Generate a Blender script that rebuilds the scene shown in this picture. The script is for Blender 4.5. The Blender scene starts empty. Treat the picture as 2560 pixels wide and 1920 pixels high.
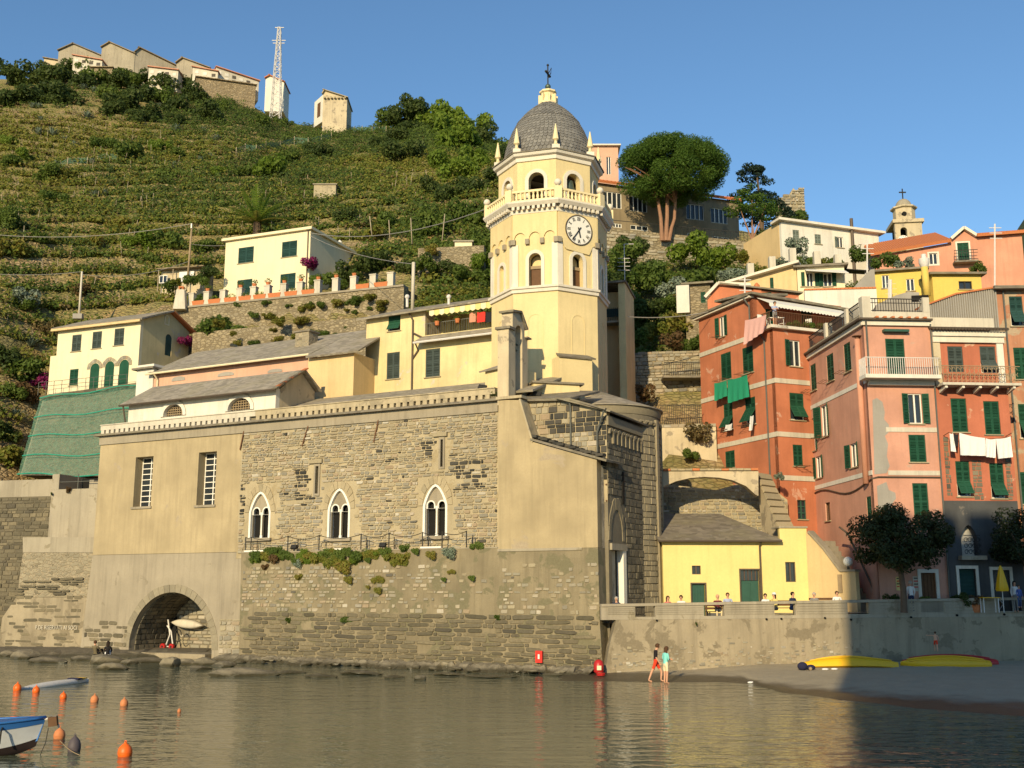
import bpy,bmesh,math,random
import numpy as np
from mathutils import Vector,Matrix
from mathutils.geometry import tessellate_polygon
random.seed(7)
rng=np.random.default_rng(7)
R=math.radians
C=bpy.context.scene.collection
# ------------------------------------------------------------------ camera, sky, sun
FPX,PITCH,EYE=2702.0,R(10.8),4.3
cp,sp=math.cos(PITCH),math.sin(PITCH)
cd=bpy.data.cameras.new('camera'); cam=bpy.data.objects.new('camera',cd); C.objects.link(cam)
cam.location=(0,0,EYE); cam.rotation_euler=(R(90)+PITCH,0,0)
cd.sensor_width=36; cd.lens=36*FPX/2560; cd.clip_start=.5; cd.clip_end=6000
bpy.context.scene.camera=cam
SUN_AZ,SUN_EL=R(180+19),R(20)
w=bpy.data.worlds.new('World'); bpy.context.scene.world=w; w.use_nodes=True
wn=w.node_tree; bg=wn.nodes['Background']
sk=wn.nodes.new('ShaderNodeTexSky'); sk.sky_type='NISHITA'; sk.sun_disc=False
sk.sun_elevation=SUN_EL; sk.sun_rotation=SUN_AZ; sk.altitude=0
sk.air_density=1.0; sk.dust_density=0.15; sk.ozone_density=2.0
tint=wn.nodes.new('ShaderNodeMix'); tint.data_type='RGBA'; tint.blend_type='MULTIPLY'; tint.inputs[0].default_value=1; tint.inputs[7].default_value=(.72,.92,1.03,1)
wn.links.new(sk.outputs[0],tint.inputs[6]); wn.links.new(tint.outputs[2],bg.inputs[0]); bg.inputs[1].default_value=.138
sd=bpy.data.lights.new('sun','SUN'); sd.energy=5.0; sd.angle=R(.5); sd.color=(1.0,.82,.50)
so=bpy.data.objects.new('sun',sd); C.objects.link(so)
SV=Vector((math.sin(SUN_AZ)*math.cos(SUN_EL),math.cos(SUN_AZ)*math.cos(SUN_EL),math.sin(SUN_EL)))
so.rotation_euler=SV.to_track_quat('Z','Y').to_euler(); so.location=(-60,-60,90)
sc=bpy.context.scene
sc.view_settings.view_transform='Standard'; sc.view_settings.look='None'
sc.view_settings.gamma=1; sc.view_settings.use_curve_mapping=False
sc.view_settings.exposure=0.16
sc.render.engine='CYCLES'; sc.cycles.use_denoising=True
sc.cycles.max_bounces=5; sc.cycles.diffuse_bounces=2; sc.cycles.glossy_bounces=3
sc.cycles.transmission_bounces=2; sc.cycles.transparent_max_bounces=6
# ------------------------------------------------------------------ measuring: a photo pixel and a real depth / wall plane give a point
def ray(px,py):
 u,v=(px-1280)/FPX,(960-py)/FPX
 return Vector((u,cp-v*sp,sp+v*cp))
def P(px,py,Y):
 r=ray(px,py); t=Y/r.y
 return Vector((r.x*t,Y,EYE+r.z*t))
def PZ(px,py,z):
 r=ray(px,py); t=(z-EYE)/r.z
 return Vector((r.x*t,r.y*t,z))
def px_m(Y):return Y/FPX
# ------------------------------------------------------------------ materials
def new_mat(name):
 m=bpy.data.materials.new(name); m.use_nodes=True
 nt=m.node_tree; b=nt.nodes['Principled BSDF']
 b.inputs['Specular IOR Level'].default_value=.25
 return m,N(nt),b
class N:
 def __init__(s,nt):s.nt=nt; s._pos=None
 def node(s,t,**kw):
  n=s.nt.nodes.new(t)
  for k,v in kw.items():setattr(n,k,v)
  return n
 def put(s,sock,v):
  if isinstance(v,bpy.types.NodeSocket):s.nt.links.new(v,sock)
  elif isinstance(v,(tuple,list))and len(v)==3 and sock.type=='RGBA':sock.default_value=(*v,1)
  else:sock.default_value=v
 def pos(s,scale=None,src='Position'):
  if s._pos is None:s._pos=s.node('ShaderNodeNewGeometry')
  o=s._pos.outputs[src]
  if scale is None:return o
  m=s.node('ShaderNodeVectorMath',operation='MULTIPLY'); s.put(m.inputs[0],o); m.inputs[1].default_value=scale
  return m.outputs[0]
 def obj(s,scale=(1,1,1)):
  t=s.node('ShaderNodeTexCoord')
  m=s.node('ShaderNodeVectorMath',operation='MULTIPLY'); s.put(m.inputs[0],t.outputs['Object']); m.inputs[1].default_value=scale
  return m.outputs[0]
 def noise(s,scale,detail=4,vec=None,rough=.55,dist=0):
  n=s.node('ShaderNodeTexNoise'); n.inputs['Scale'].default_value=scale; n.inputs['Detail'].default_value=detail
  n.inputs['Roughness'].default_value=rough; n.inputs['Distortion'].default_value=dist
  s.put(n.inputs['Vector'],vec if vec is not None else s.pos()); return n.outputs[0]
 def voro(s,scale,vec=None,feature='F1',out=0,rnd=1):
  n=s.node('ShaderNodeTexVoronoi',feature=feature); n.inputs['Scale'].default_value=scale
  n.inputs['Randomness'].default_value=rnd
  s.put(n.inputs['Vector'],vec if vec is not None else s.pos()); return n.outputs[out]
 def math(s,op,a,b=0,clamp=False):
  n=s.node('ShaderNodeMath',operation=op,use_clamp=clamp); s.put(n.inputs[0],a); s.put(n.inputs[1],b); return n.outputs[0]
 def ramp(s,f,stops,interp='LINEAR'):
  n=s.node('ShaderNodeValToRGB'); cr=n.color_ramp; cr.interpolation=interp
  while len(cr.elements)<len(stops):cr.elements.new(.5)
  for e,(p,c)in zip(cr.elements,stops):
   e.position=p; e.color=(c,c,c,1)if not isinstance(c,(tuple,list))else(*c,1)
  s.put(n.inputs[0],f); return n.outputs[0]
 def mix(s,f,a,b,mode='MIX'):
  n=s.node('ShaderNodeMix',data_type='RGBA',blend_type=mode)
  s.put(n.inputs[0],f); s.put(n.inputs[6],a); s.put(n.inputs[7],b); return n.outputs[2]
 def bump(s,h,strength=.3,dist=.05,b=None):
  n=s.node('ShaderNodeBump'); n.inputs['Strength'].default_value=strength; n.inputs['Distance'].default_value=dist
  s.put(n.inputs['Height'],h); return n.outputs[0]
 def rnd(s):
  oi=s.node('ShaderNodeObjectInfo'); g=s.pos(None,'Random Per Island')
  a=s.math('ADD',oi.outputs['Random'],g); return s.math('FRACT',a)
def vmul(c,k):return tuple(min(1,x*k)for x in c)
MATS={}
def plaster(name,col,var=.16,patch=None,pamt=.0,streak=.4,pscale=.5,bump=.25,dark=None):
 """painted render with cloudy wear, rain streaks and (patch) flaked places"""
 m,n,b=new_mat(name)
 big=n.noise(.45,5); fine=n.noise(9,3)
 c=n.mix(n.ramp(big,[(.3,0),(.7,1)]),vmul(col,1-var),vmul(col,1+var*.6))
 c=n.mix(n.math('MULTIPLY',n.ramp(fine,[(.35,0),(.75,1)]),.25),c,vmul(col,.72))
 st=n.math('ADD',n.math('MULTIPLY',n.noise(1.0,5,n.pos((3.2,3.2,.2)),.65),.7),n.math('MULTIPLY',n.noise(.35,4),.3))
 d=dark or vmul(col,.55)
 c=n.mix(n.math('MULTIPLY',n.ramp(st,[(.48,0),(.66,1)]),streak),c,d)
 if patch:
  pn=n.noise(pscale,7,None,.62,.4)
  pf=n.ramp(pn,[(1-pamt-.02,0),(1-pamt+.015,1)])
  c=n.mix(pf,c,n.mix(fine,vmul(patch,.75),vmul(patch,1.2)))
 n.put(b.inputs['Base Color'],c); b.inputs['Roughness'].default_value=.9
 h=n.math('ADD',n.noise(22,3),n.math('MULTIPLY',n.noise(2.2,4),1.5))
 n.put(b.inputs['Normal'],n.bump(h,bump,.03)); MATS[name]=m; return m
def simple(name,col,rough=.7,metal=0,var=.15,scale=6,bump=0,spec=None,vec=None):
 m,n,b=new_mat(name)
 v=n.noise(scale,4,vec)
 n.put(b.inputs['Base Color'],n.mix(v,vmul(col,1-var),vmul(col,1+var)))
 b.inputs['Roughness'].default_value=rough; b.inputs['Metallic'].default_value=metal
 if spec is not None:b.inputs['Specular IOR Level'].default_value=spec
 if bump:n.put(b.inputs['Normal'],n.bump(n.noise(scale*3,4),bump,.03))
 MATS[name]=m; return m
def varied(name,stops,rough=.9,dirt=.3,bump=.4,fine=7,mul=None):
 """each piece (object or island) takes its own tone from the stops"""
 m,n,b=new_mat(name)
 r=n.rnd(); c=n.ramp(r,stops,'LINEAR')
 f=n.noise(fine,5)
 c=n.mix(n.math('MULTIPLY',n.ramp(f,[(.35,0),(.7,1)]),dirt),c,n.mix(.6,c,(.03,.025,.02)))
 c=n.mix(n.ramp(n.noise(.35,3),[(.35,.0),(.75,.28)]),c,vmul(stops[len(stops)//2][1],.75))
 n.put(b.inputs['Base Color'],c); b.inputs['Roughness'].default_value=rough
 n.put(b.inputs['Normal'],n.bump(n.noise(fine*2.5,5),bump,.04)); MATS[name]=m; return m
def rubble(name,c1,c2,mortar,scale=2.2,zs=2.0,mwid=.06,bump=.8,plas=None,pamt=.4):
 """masonry too far off to tell the stones apart"""
 m,n,b=new_mat(name)
 wob=n.noise(1.3,3)
 v=n.pos((scale,scale,scale*zs))
 dist=n.node('ShaderNodeVectorMath',operation='ADD'); n.put(dist.inputs[0],v)
 wn_=n.node('ShaderNodeTexNoise'); wn_.inputs['Scale'].default_value=1.5; n.put(wn_.inputs['Vector'],v); n.put(dist.inputs[1],wn_.outputs[1])
 e=n.voro(1,dist.outputs[0],'DISTANCE_TO_EDGE'); col=n.node('ShaderNodeTexVoronoi'); col.inputs['Scale'].default_value=1
 n.put(col.inputs['Vector'],dist.outputs[0]); sep=n.node('ShaderNodeSeparateColor'); n.put(sep.inputs[0],col.outputs[1])
 c=n.mix(sep.outputs[0],c1,c2)
 c=n.mix(n.ramp(sep.outputs[1],[(.82,0),(.9,.7)]),c,vmul(c1,.4))
 c=n.mix(n.ramp(e,[(0,1),(mwid,1),(mwid+.05,0)]),c,mortar)
 c=n.mix(n.math('MULTIPLY',n.ramp(n.noise(.5,4),[(.4,0),(.7,1)]),.4),c,vmul(c1,.6))
 hh=n.ramp(e,[(0,0),(.16,1)])
 if plas:
  pf=n.ramp(n.noise(.45,6,None,.6),[(1-pamt-.05,0),(1-pamt+.04,1)])
  c=n.mix(pf,c,n.mix(n.noise(3,3),vmul(plas,.8),plas)); hh=n.mix(pf,hh,(.6,.6,.6))
 n.put(b.inputs['Base Color'],c); b.inputs['Roughness'].default_value=.95
 n.put(b.inputs['Normal'],n.bump(hh,bump,.06)); MATS[name]=m; return m
def slate(name,col,course=.32):
 m,n,b=new_mat(name)
 z=n.noise(3.0,3,n.pos((.5,.5,6)))
 v=n.pos((1.5,1.5,4.4)); vc=n.node('ShaderNodeTexVoronoi'); vc.inputs['Scale'].default_value=1.6; n.put(vc.inputs['Vector'],v)
 sep=n.node('ShaderNodeSeparateColor'); n.put(sep.inputs[0],vc.outputs[1])
 c=n.mix(sep.outputs[0],vmul(col,.72),vmul(col,1.22))
 c=n.mix(n.ramp(n.noise(.6,5),[(.45,0),(.75,.6)]),c,vmul((.24,.21,.12),1))
 c=n.mix(n.ramp(n.noise(1.6,6),[(.62,0),(.72,.7)]),c,(.30,.28,.25))
 n.put(b.inputs['Base Color'],c); b.inputs['Roughness'].default_value=.8
 n.put(b.inputs['Normal'],n.bump(n.math('ADD',sep.outputs[1],z),.5,.05)); MATS[name]=m; return m
def leafm(name,cols,trans=.5,rough=.6,clump=.8):
 """leaves: tone per leaf and a slow clump-to-clump drift of hue"""
 m,n,b=new_mat(name)
 r=n.pos(None,'Random Per Island'); oi=n.node('ShaderNodeObjectInfo')
 k=n.math('ADD',n.math('MULTIPLY',r,.55),n.math('MULTIPLY',n.noise(clump,2),.45))
 k=n.math('ADD',k,n.math('MULTIPLY',n.math('SUBTRACT',oi.outputs['Random'],.5),.25))
 c=n.ramp(k,[(i/(len(cols)-1)*.7+.15,q)for i,q in enumerate(cols)])
 n.put(b.inputs['Base Color'],c); b.inputs['Roughness'].default_value=rough
 tr=n.node('ShaderNodeBsdfTranslucent'); n.put(tr.inputs[0],n.mix(.5,c,vmul(cols[-1],1.1)))
 mx=n.node('ShaderNodeMixShader'); mx.inputs[0].default_value=trans
 n.put(mx.inputs[1],b.outputs[0]); n.put(mx.inputs[2],tr.outputs[0])
 n.put(n.nt.nodes['Material Output'].inputs[0],mx.outputs[0]); MATS[name]=m; return m
def glass(name,col=(.02,.025,.03),rough=.08):
 m,n,b=new_mat(name)
 n.put(b.inputs['Base Color'],n.mix(n.noise(1.2,3),vmul(col,.5),vmul(col,2)))
 b.inputs['Roughness'].default_value=rough; b.inputs['Specular IOR Level'].default_value=.5
 n.put(b.inputs['Normal'],n.bump(n.noise(.9,2),.06,.1)); MATS[name]=m; return m
def louvre(name,col):
 m,n,b=new_mat(name)
 wv=n.node('ShaderNodeTexWave',bands_direction='Z'); wv.inputs['Scale'].default_value=4.2; n.put(wv.inputs['Vector'],n.pos())
 c=n.mix(n.noise(1.2,4),vmul(col,.75),vmul(col,1.35)); c=n.mix(n.ramp(n.noise(14,4),[(.6,0),(.8,.35)]),c,vmul(col,2.2))
 n.put(b.inputs['Base Color'],c); b.inputs['Roughness'].default_value=.55
 n.put(b.inputs['Normal'],n.bump(wv.outputs[1],.6,.04)); MATS[name]=m; return m
 # ------------------------------------------------------------------ objects
WL={}
def tag(o,label=None,cat=None,group=None,kind=None):
 if label:o['label']=label
 if cat:o['category']=cat
 if group:o['group']=group
 if kind:o['kind']=kind
 return o
def empty(name,loc,label,cat,group=None,rz=0):
 o=bpy.data.objects.new(name,None); C.objects.link(o); o.location=loc; o.rotation_euler.z=rz
 o.empty_display_size=.3; WL[o.name]=Vector(loc); return tag(o,label,cat,group)
class MB:
 """collects shapes, then links them as one mesh object"""
 def __init__(s):s.v,s.f,s.mi,s.cur=[],[],[],0
 def add(s,vs,fs):
  b=len(s.v); s.v+=[tuple(p)for p in vs]
  for f in fs:s.f.append(tuple(b+i for i in f)); s.mi.append(s.cur)
  return s
 def quad(s,a,b,c,d):return s.add([a,b,c,d],[(0,1,2,3)])
 def hexa(s,p):
  return s.add(p,[(3,2,1,0),(4,5,6,7),(0,1,5,4),(1,2,6,5),(2,3,7,6),(3,0,4,7)])
 def box(s,c,d,ax=None,ay=None,az=None):
  c=Vector(c); ax=Vector(ax or(1,0,0)).normalized(); ay=Vector(ay or(0,1,0)).normalized()
  az=Vector(az).normalized()if az else ax.cross(ay)
  x,y,z=ax*d[0]/2,ay*d[1]/2,az*d[2]/2
  return s.hexa([c-x-y-z,c+x-y-z,c+x+y-z,c-x+y-z,c-x-y+z,c+x-y+z,c+x+y+z,c-x+y+z])
 def bar(s,a,b,wd,up=(0,0,1),h=None):
  a,b=Vector(a),Vector(b); d=(b-a); L=d.length
  if L<1e-6:return s
  d/=L; u=Vector(up); sx=d.cross(u)
  if sx.length<1e-3:sx=d.cross(Vector((0,1,0)))
  sx.normalize(); uu=sx.cross(d)
  return s.box((a+b)/2,(L,wd,h or wd),d,sx,uu)
 def tube(s,pts,r,n=6,cap=True):
  pts=[Vector(p)for p in pts]; rs=r if isinstance(r,(list,tuple))else[r]*len(pts)
  b=len(s.v); prev=None
  for i,p in enumerate(pts):
   d=(pts[min(i+1,len(pts)-1)]-pts[max(i-1,0)]).normalized()
   if prev is None:
    sx=d.cross(Vector((0,0,1))if abs(d.z)<.9 else Vector((0,1,0))).normalized()
   else:sx=(prev-d*prev.dot(d)).normalized()
   prev=sx; sy=d.cross(sx)
   for k in range(n):
    a=2*math.pi*k/n; s.v.append(tuple(p+(sx*math.cos(a)+sy*math.sin(a))*rs[i]))
  for i in range(len(pts)-1):
   for k in range(n):
    k2=(k+1)%n
    s.f.append((b+i*n+k,b+i*n+k2,b+(i+1)*n+k2,b+(i+1)*n+k)); s.mi.append(s.cur)
  if cap:
   s.f.append(tuple(b+k for k in reversed(range(n)))); s.mi.append(s.cur)
   e=b+(len(pts)-1)*n; s.f.append(tuple(e+k for k in range(n))); s.mi.append(s.cur)
  return s
 def lathe(s,c,prof,n=16,ph=0,sx=1,sy=1,cap=True,a0=0,a1=2*math.pi):
  c=Vector(c); b=len(s.v); full=abs(a1-a0-2*math.pi)<1e-6; m=n if full else n+1
  for r,z in prof:
   for k in range(m):
    a=ph+a0+(a1-a0)*k/n; s.v.append((c.x+r*sx*math.cos(a),c.y+r*sy*math.sin(a),c.z+z))
  for i in range(len(prof)-1):
   for k in range(n):
    k2=(k+1)%m
    s.f.append((b+i*m+k,b+i*m+k2,b+(i+1)*m+k2,b+(i+1)*m+k)); s.mi.append(s.cur)
  if cap and full:
   if prof[0][0]>1e-4:s.f.append(tuple(b+k for k in reversed(range(m)))); s.mi.append(s.cur)
   if prof[-1][0]>1e-4:e=b+(len(prof)-1)*m; s.f.append(tuple(e+k for k in range(m))); s.mi.append(s.cur)
  return s
 def prism(s,poly,fr,o0,o1,holes=(),back=True):
  """poly [(s,z)] in the wall frame fr, from offset o1 (front) to o0"""
  loops=[list(poly)]+[list(h)for h in holes]
  flat=[p for l in loops for p in l]
  tris=tessellate_polygon([[Vector((q[0],q[1],0))for q in l]for l in loops])
  def orient(t):
   a,b2,c2=(flat[i]for i in t)
   return t if(b2[0]-a[0])*(c2[1]-a[1])-(b2[1]-a[1])*(c2[0]-a[0])>0 else tuple(reversed(t))
  tris=[orient(t)for t in tris]
  b=len(s.v); n=len(flat)
  s.v+=[tuple(fr.pt(q[0],q[1],o1))for q in flat]+[tuple(fr.pt(q[0],q[1],o0))for q in flat]
  for t in tris:
   s.f.append(tuple(b+i for i in t)); s.mi.append(s.cur)
   if back:s.f.append(tuple(b+n+i for i in reversed(t))); s.mi.append(s.cur)
  k=0
  for li,l in enumerate(loops):
   m=len(l); area=sum(l[i][0]*l[(i+1)%m][1]-l[(i+1)%m][0]*l[i][1]for i in range(m))
   for i in range(m):
    i0,i1=b+k+i,b+k+(i+1)%m
    q=(i0,i0+n,i1+n,i1)
    if(area<0)!=(li>0):q=tuple(reversed(q))
    s.f.append(q); s.mi.append(s.cur)
   k+=m
  return s
 def ball(s,c,r,seg=10,rings=6,sc=(1,1,1)):
  pr=[(math.sin(math.pi*i/rings)*r,-math.cos(math.pi*i/rings)*r*sc[2])for i in range(rings+1)]
  pr[0]=(1e-5,pr[0][1]); pr[-1]=(1e-5,pr[-1][1]); return s.lathe(c,pr,seg,0,sc[0],sc[1],cap=False)
 def build(s,name,mats,parent=None,smooth=False,loc=None,local=False,link=True):
  me=bpy.data.meshes.new(name)
  base=Vector(loc)if loc is not None else(WL[parent.name]if parent is not None else Vector((0,0,0)))
  vs=s.v if local else[(x-base.x,y-base.y,z-base.z)for x,y,z in s.v]
  me.from_pydata(vs,[],s.f)
  mats=mats if isinstance(mats,(list,tuple))else[mats]
  for m in mats:me.materials.append(MATS[m]if isinstance(m,str)else m)
  if len(mats)>1:me.polygons.foreach_set('material_index',s.mi)
  if smooth:
   me.polygons.foreach_set('use_smooth',[True]*len(me.polygons))
   if smooth is not True:me.set_sharp_from_angle(angle=R(smooth))
  me.update()
  o=bpy.data.objects.new(name,me); C.objects.link(o)
  if parent is not None:
   o.parent=parent; WL[o.name]=base
   if loc is not None and not local:o.location=base-WL[parent.name]
  else:
   o.location=base; WL[o.name]=base
  return o
def copy_tree(o,parent=None,loc=None,rz=None,label=None):
 c=o.copy(); C.objects.link(c)
 if parent is not None:c.parent=parent
 if loc is not None:c.location=loc; WL[c.name]=Vector(loc)
 else:WL[c.name]=WL.get(o.name,Vector())
 if rz is not None:c.rotation_euler.z=rz
 if label:c['label']=label
 for ch in list(o.children):copy_tree(ch,c)
 return c
class Wall:
 """a vertical wall plane from plan point A to B (left to right seen from outside)"""
 def __init__(s,A,B):
  s.A=Vector((A[0],A[1],0)); s.B=Vector((B[0],B[1],0)); s.d=(s.B-s.A); s.L=s.d.length; s.d.normalize()
  s.n=Vector((s.d.y,-s.d.x,0))
 def pt(s,a,z,off=0):return s.A+s.d*a+s.n*off+Vector((0,0,z))
 def hit(s,px,py,off=0):
  r=ray(px,py); o=Vector((0,0,EYE)); q=s.A+s.n*off
  t=(q-o).dot(s.n)/r.dot(s.n); h=o+r*t
  return((h-s.A).dot(s.d),h.z)
 def S(s,px,py,off=0):return s.hit(px,py,off)[0]
 def Z(s,px,py,off=0):return s.hit(px,py,off)[1]
 def rect(s,x0,y0,x1,y1,off=0):
  xm,ym=(x0+x1)/2,(y0+y1)/2
  return(s.S(x0,ym,off),s.Z(xm,y1,off),s.S(x1,ym,off),s.Z(xm,y0,off))
 def shift(s,off):return Wall((s.A+s.n*off)[:2],(s.B+s.n*off)[:2])
 def side(s,a,depth,right=True):
  """the wall that runs back from this one at position a"""
  p=s.pt(a,0); q=p-s.n*depth
  return Wall(p[:2],q[:2])if right else Wall(q[:2],p[:2])
 def boxes(s,mb,s0,s1,z0,z1,o0,o1):
  pts=[s.pt(s0,z0,o1),s.pt(s1,z0,o1),s.pt(s1,z0,o0),s.pt(s0,z0,o0),s.pt(s0,z1,o1),s.pt(s1,z1,o1),s.pt(s1,z1,o0),s.pt(s0,z1,o0)]
  return mb.hexa(pts)
def rectp(q):return[(q[0],q[1]),(q[2],q[1]),(q[2],q[3]),(q[0],q[3])]
def archp(q,rise=None,n=10,pointed=False):
 s0,z0,s1,z1=q; r=(s1-s0)/2; rise=rise if rise is not None else r; zs=z1-rise; c=(s0+s1)/2
 pts=[(s0,z0),(s1,z0)]
 for i in range(n+1):
  a=math.pi*i/n
  x,z=math.cos(a),math.sin(a)
  if pointed:z=(1-abs(x)**1.6)**.8
  pts.append((c+r*x,zs+rise*z))
 return pts
def polyw(W,pts,off=0):return[W.hit(x,y,off)for x,y in pts]
# ------------------------------------------------------------------ materials of the place
plaster('church_plaster',(.41,.325,.195),.2,(.36,.29,.20),.36,.4)
plaster('grey_render',(.33,.28,.205),.16,(.25,.21,.15),.36,.5,.7)
plaster('bastion_render',(.25,.205,.13),.25,(.17,.15,.09),.45,.6,.8,.5)
plaster('parapet_white',(.58,.52,.42),.12,(.45,.38,.28),.3,.5)
plaster('parapet_stone',(.46,.38,.25),.2,(.30,.25,.17),.42,.7,1.2)
plaster('tower_yellow',(.72,.57,.30),.1,None,0,.3)
plaster('trim_white',(.70,.63,.52),.1,None,0,.3)
plaster('old_yellow',(.68,.55,.29),.2,(.55,.47,.36),.38,.35,.6)
plaster('ochre',(.66,.48,.25),.1,None,0,.3)
plaster('pink_pale',(.62,.36,.25),.1,None,0,.3)
plaster('cream',(.76,.66,.44),.05,None,0,.22)
plaster('white_wash',(.70,.65,.56),.1,(.5,.45,.36),.3,.4)
plaster('old_plaster',(.55,.45,.30),.15,(.33,.27,.19),.42,.5,1.1)
plaster('bright_yellow',(.74,.60,.24),.07,None,0,.2)
plaster('upper_yellow',(.68,.49,.12),.07,None,0,.25)
plaster('orange',(.50,.175,.09),.24,(.54,.30,.21),.35,.3,.8)
plaster('pink',(.57,.29,.205),.2,(.50,.31,.23),.36,.3,.6)
plaster('red',(.46,.15,.085),.22,(.55,.33,.22),.30,.3,.8)
plaster('rose',(.60,.28,.18),.2,(.60,.38,.26),.3,.35,.7)
plaster('brown_red',(.45,.21,.12),.2,(.40,.30,.20),.42,.5,.7)
plaster('brown_render',(.27,.21,.13),.25,(.17,.14,.10),.4,.6,.5)
plaster('soot_render',(.085,.085,.085),.3,(.16,.14,.12),.35,.5,.6)
plaster('concrete',(.36,.31,.23),.15,(.26,.22,.15),.38,.6,.9)
plaster('seawall_render',(.34,.28,.19),.2,(.22,.18,.12),.45,.6,.7,.5)
plaster('mortar',(.42,.345,.22),.2,(.34,.27,.16),.4,.3,.8,.5)
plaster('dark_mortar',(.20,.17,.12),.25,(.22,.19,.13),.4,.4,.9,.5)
plaster('patch_grey',(.34,.31,.27),.15,None,0,.3)
varied('tan_stone',[(0,(.27,.22,.14)),(.2,(.38,.32,.21)),(.4,(.31,.28,.21)),(.6,(.21,.19,.15)),(.75,(.41,.35,.255)),(.88,(.32,.235,.15)),(.95,(.52,.47,.38)),(1,(.08,.075,.065))])
varied('slate_stone',[(0,(.085,.075,.05)),(.3,(.17,.145,.095)),(.55,(.115,.10,.07)),(.75,(.23,.19,.12)),(.9,(.15,.125,.08)),(1,(.06,.055,.045))],dirt=.6)
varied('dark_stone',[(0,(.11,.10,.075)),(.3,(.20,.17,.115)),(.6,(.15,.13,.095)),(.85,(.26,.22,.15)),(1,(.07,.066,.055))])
varied('apse_stone',[(0,(.20,.17,.115)),(.4,(.30,.25,.165)),(.7,(.24,.205,.14)),(1,(.36,.30,.20))])
varied('arch_grey',[(0,(.25,.215,.15)),(.5,(.31,.265,.185)),(1,(.22,.19,.135))])
varied('black_stone',[(0,(.03,.03,.028)),(.5,(.055,.052,.045)),(1,(.09,.08,.065))])
varied('voussoir_stone',[(0,(.36,.29,.18)),(.5,(.43,.35,.22)),(1,(.31,.26,.17))])
varied('rock',[(0,(.12,.10,.07)),(.4,(.27,.23,.155)),(.7,(.20,.17,.12)),(1,(.34,.29,.20))],dirt=.6,bump=.9,fine=2.5)
varied('scale_slate',[(0,(.15,.14,.13)),(.5,(.20,.19,.175)),(1,(.25,.235,.215))],dirt=.15)
slate('slate_roof',(.29,.25,.195)); slate('slate_dark',(.20,.17,.13))
def wet_rock():
 m=MATS['rock']; nt=m.node_tree; n=N(nt); b=nt.nodes['Principled BSDF']; l=b.inputs['Base Color'].links[0].from_socket
 z=n.node('ShaderNodeSeparateXYZ'); n.put(z.inputs[0],n.pos()); w_=n.ramp(n.math('ADD',z.outputs[2],n.math('MULTIPLY',n.math('SUBTRACT',n.noise(1.5,4),.5),.3)),[(.10,1),(.26,0)])
 n.put(b.inputs['Base Color'],n.mix(n.math('MULTIPLY',w_,.8),l,(.035,.032,.018))); n.put(b.inputs['Roughness'],n.ramp(w_,[(0,.9),(1,.3)]))
wet_rock()
rubble('hill_stone',(.42,.32,.19),(.30,.24,.16),(.20,.15,.09),1.8,2.2)
rubble('terrace_stone',(.36,.29,.18),(.26,.215,.145),(.21,.165,.10),2.2,1.9,plas=(.34,.28,.18),pamt=.25)
rubble('grey_rubble',(.34,.29,.20),(.24,.21,.15),(.38,.31,.21),2.4,1.8,plas=(.40,.33,.23),pamt=.35)
simple('white_paint',(.76,.72,.64),.5,0,.08); simple('white_metal',(.62,.58,.54),.45,.0,.2,9)
simple('dark_metal',(.035,.033,.03),.6,.3,.4); simple('rust_metal',(.15,.075,.04),.8,.2,.5)
simple('pipe_brown',(.10,.075,.055),.6,.2,.3); simple('pipe_grey',(.12,.12,.105),.6,.2,.3)
simple('wood_brown',(.12,.06,.028),.7,0,.35,5); simple('wood_pale',(.30,.22,.13),.8,0,.3,4)
simple('terracotta',(.50,.17,.065),.8,0,.2,8); simple('bronze',(.10,.13,.10),.5,.6,.4,5)
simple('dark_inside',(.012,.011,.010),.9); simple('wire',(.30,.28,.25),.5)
simple('gold_yellow',(.76,.62,.36),.7,0,.08)
glass('window_glass'); louvre('green_shutter',(.016,.075,.042)); louvre('grey_shutter',(.06,.078,.072)); louvre('teal_shutter',(.022,.065,.058))
louvre('pale_shutter',(.20,.23,.19))
simple('green_door',(.03,.085,.06),.5,0,.25,3); simple('curtain',(.55,.54,.52),.9,0,.1)
# ------------------------------------------------------------------ stonework
def stone_variants(name,mat,irregular,n=10):
 out=[]
 for k in range(n):
  if irregular:
   pts=[]
   for sx,sz in((-1,-1),(1,-1),(1,1),(-1,1)):
    a,b_=random.uniform(.02,.16),random.uniform(.04,.26); ex,ez=random.uniform(.42,.5),random.uniform(.38,.5)
    q=[(sx*(ex-a),sz*ez),(sx*ex,sz*(ez-b_))]; pts+=q if sx*sz<0 else q[::-1]
  else:
   e=.04
   pts=[(x*(.5-random.uniform(0,e)),z*(.5-random.uniform(0,e)))for x,z in((-1,-1),(1,-1),(1,1),(-1,1))]
  m=len(pts); ins=.84 if irregular else .92
  tx,tz=random.uniform(-.25,.25),random.uniform(-.25,.25)
  vs=[(x,.5,z)for x,z in pts]+[(x,-.25,z)for x,z in pts]+[(x*ins,-.5+tx*x+tz*z,z*ins)for x,z in pts]
  fs=[]
  for r_ in(0,1):
   for i in range(m):j=(i+1)%m; fs.append((r_*m+j,r_*m+i,(r_+1)*m+i,(r_+1)*m+j)[::-1])
  fs.append(tuple(2*m+i for i in range(m)))
  me=bpy.data.meshes.new(name); me.from_pydata(vs,[],fs); me.materials.append(MATS[mat]); me.update()
  out.append((me,np.array(vs),fs))
 return out
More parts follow.
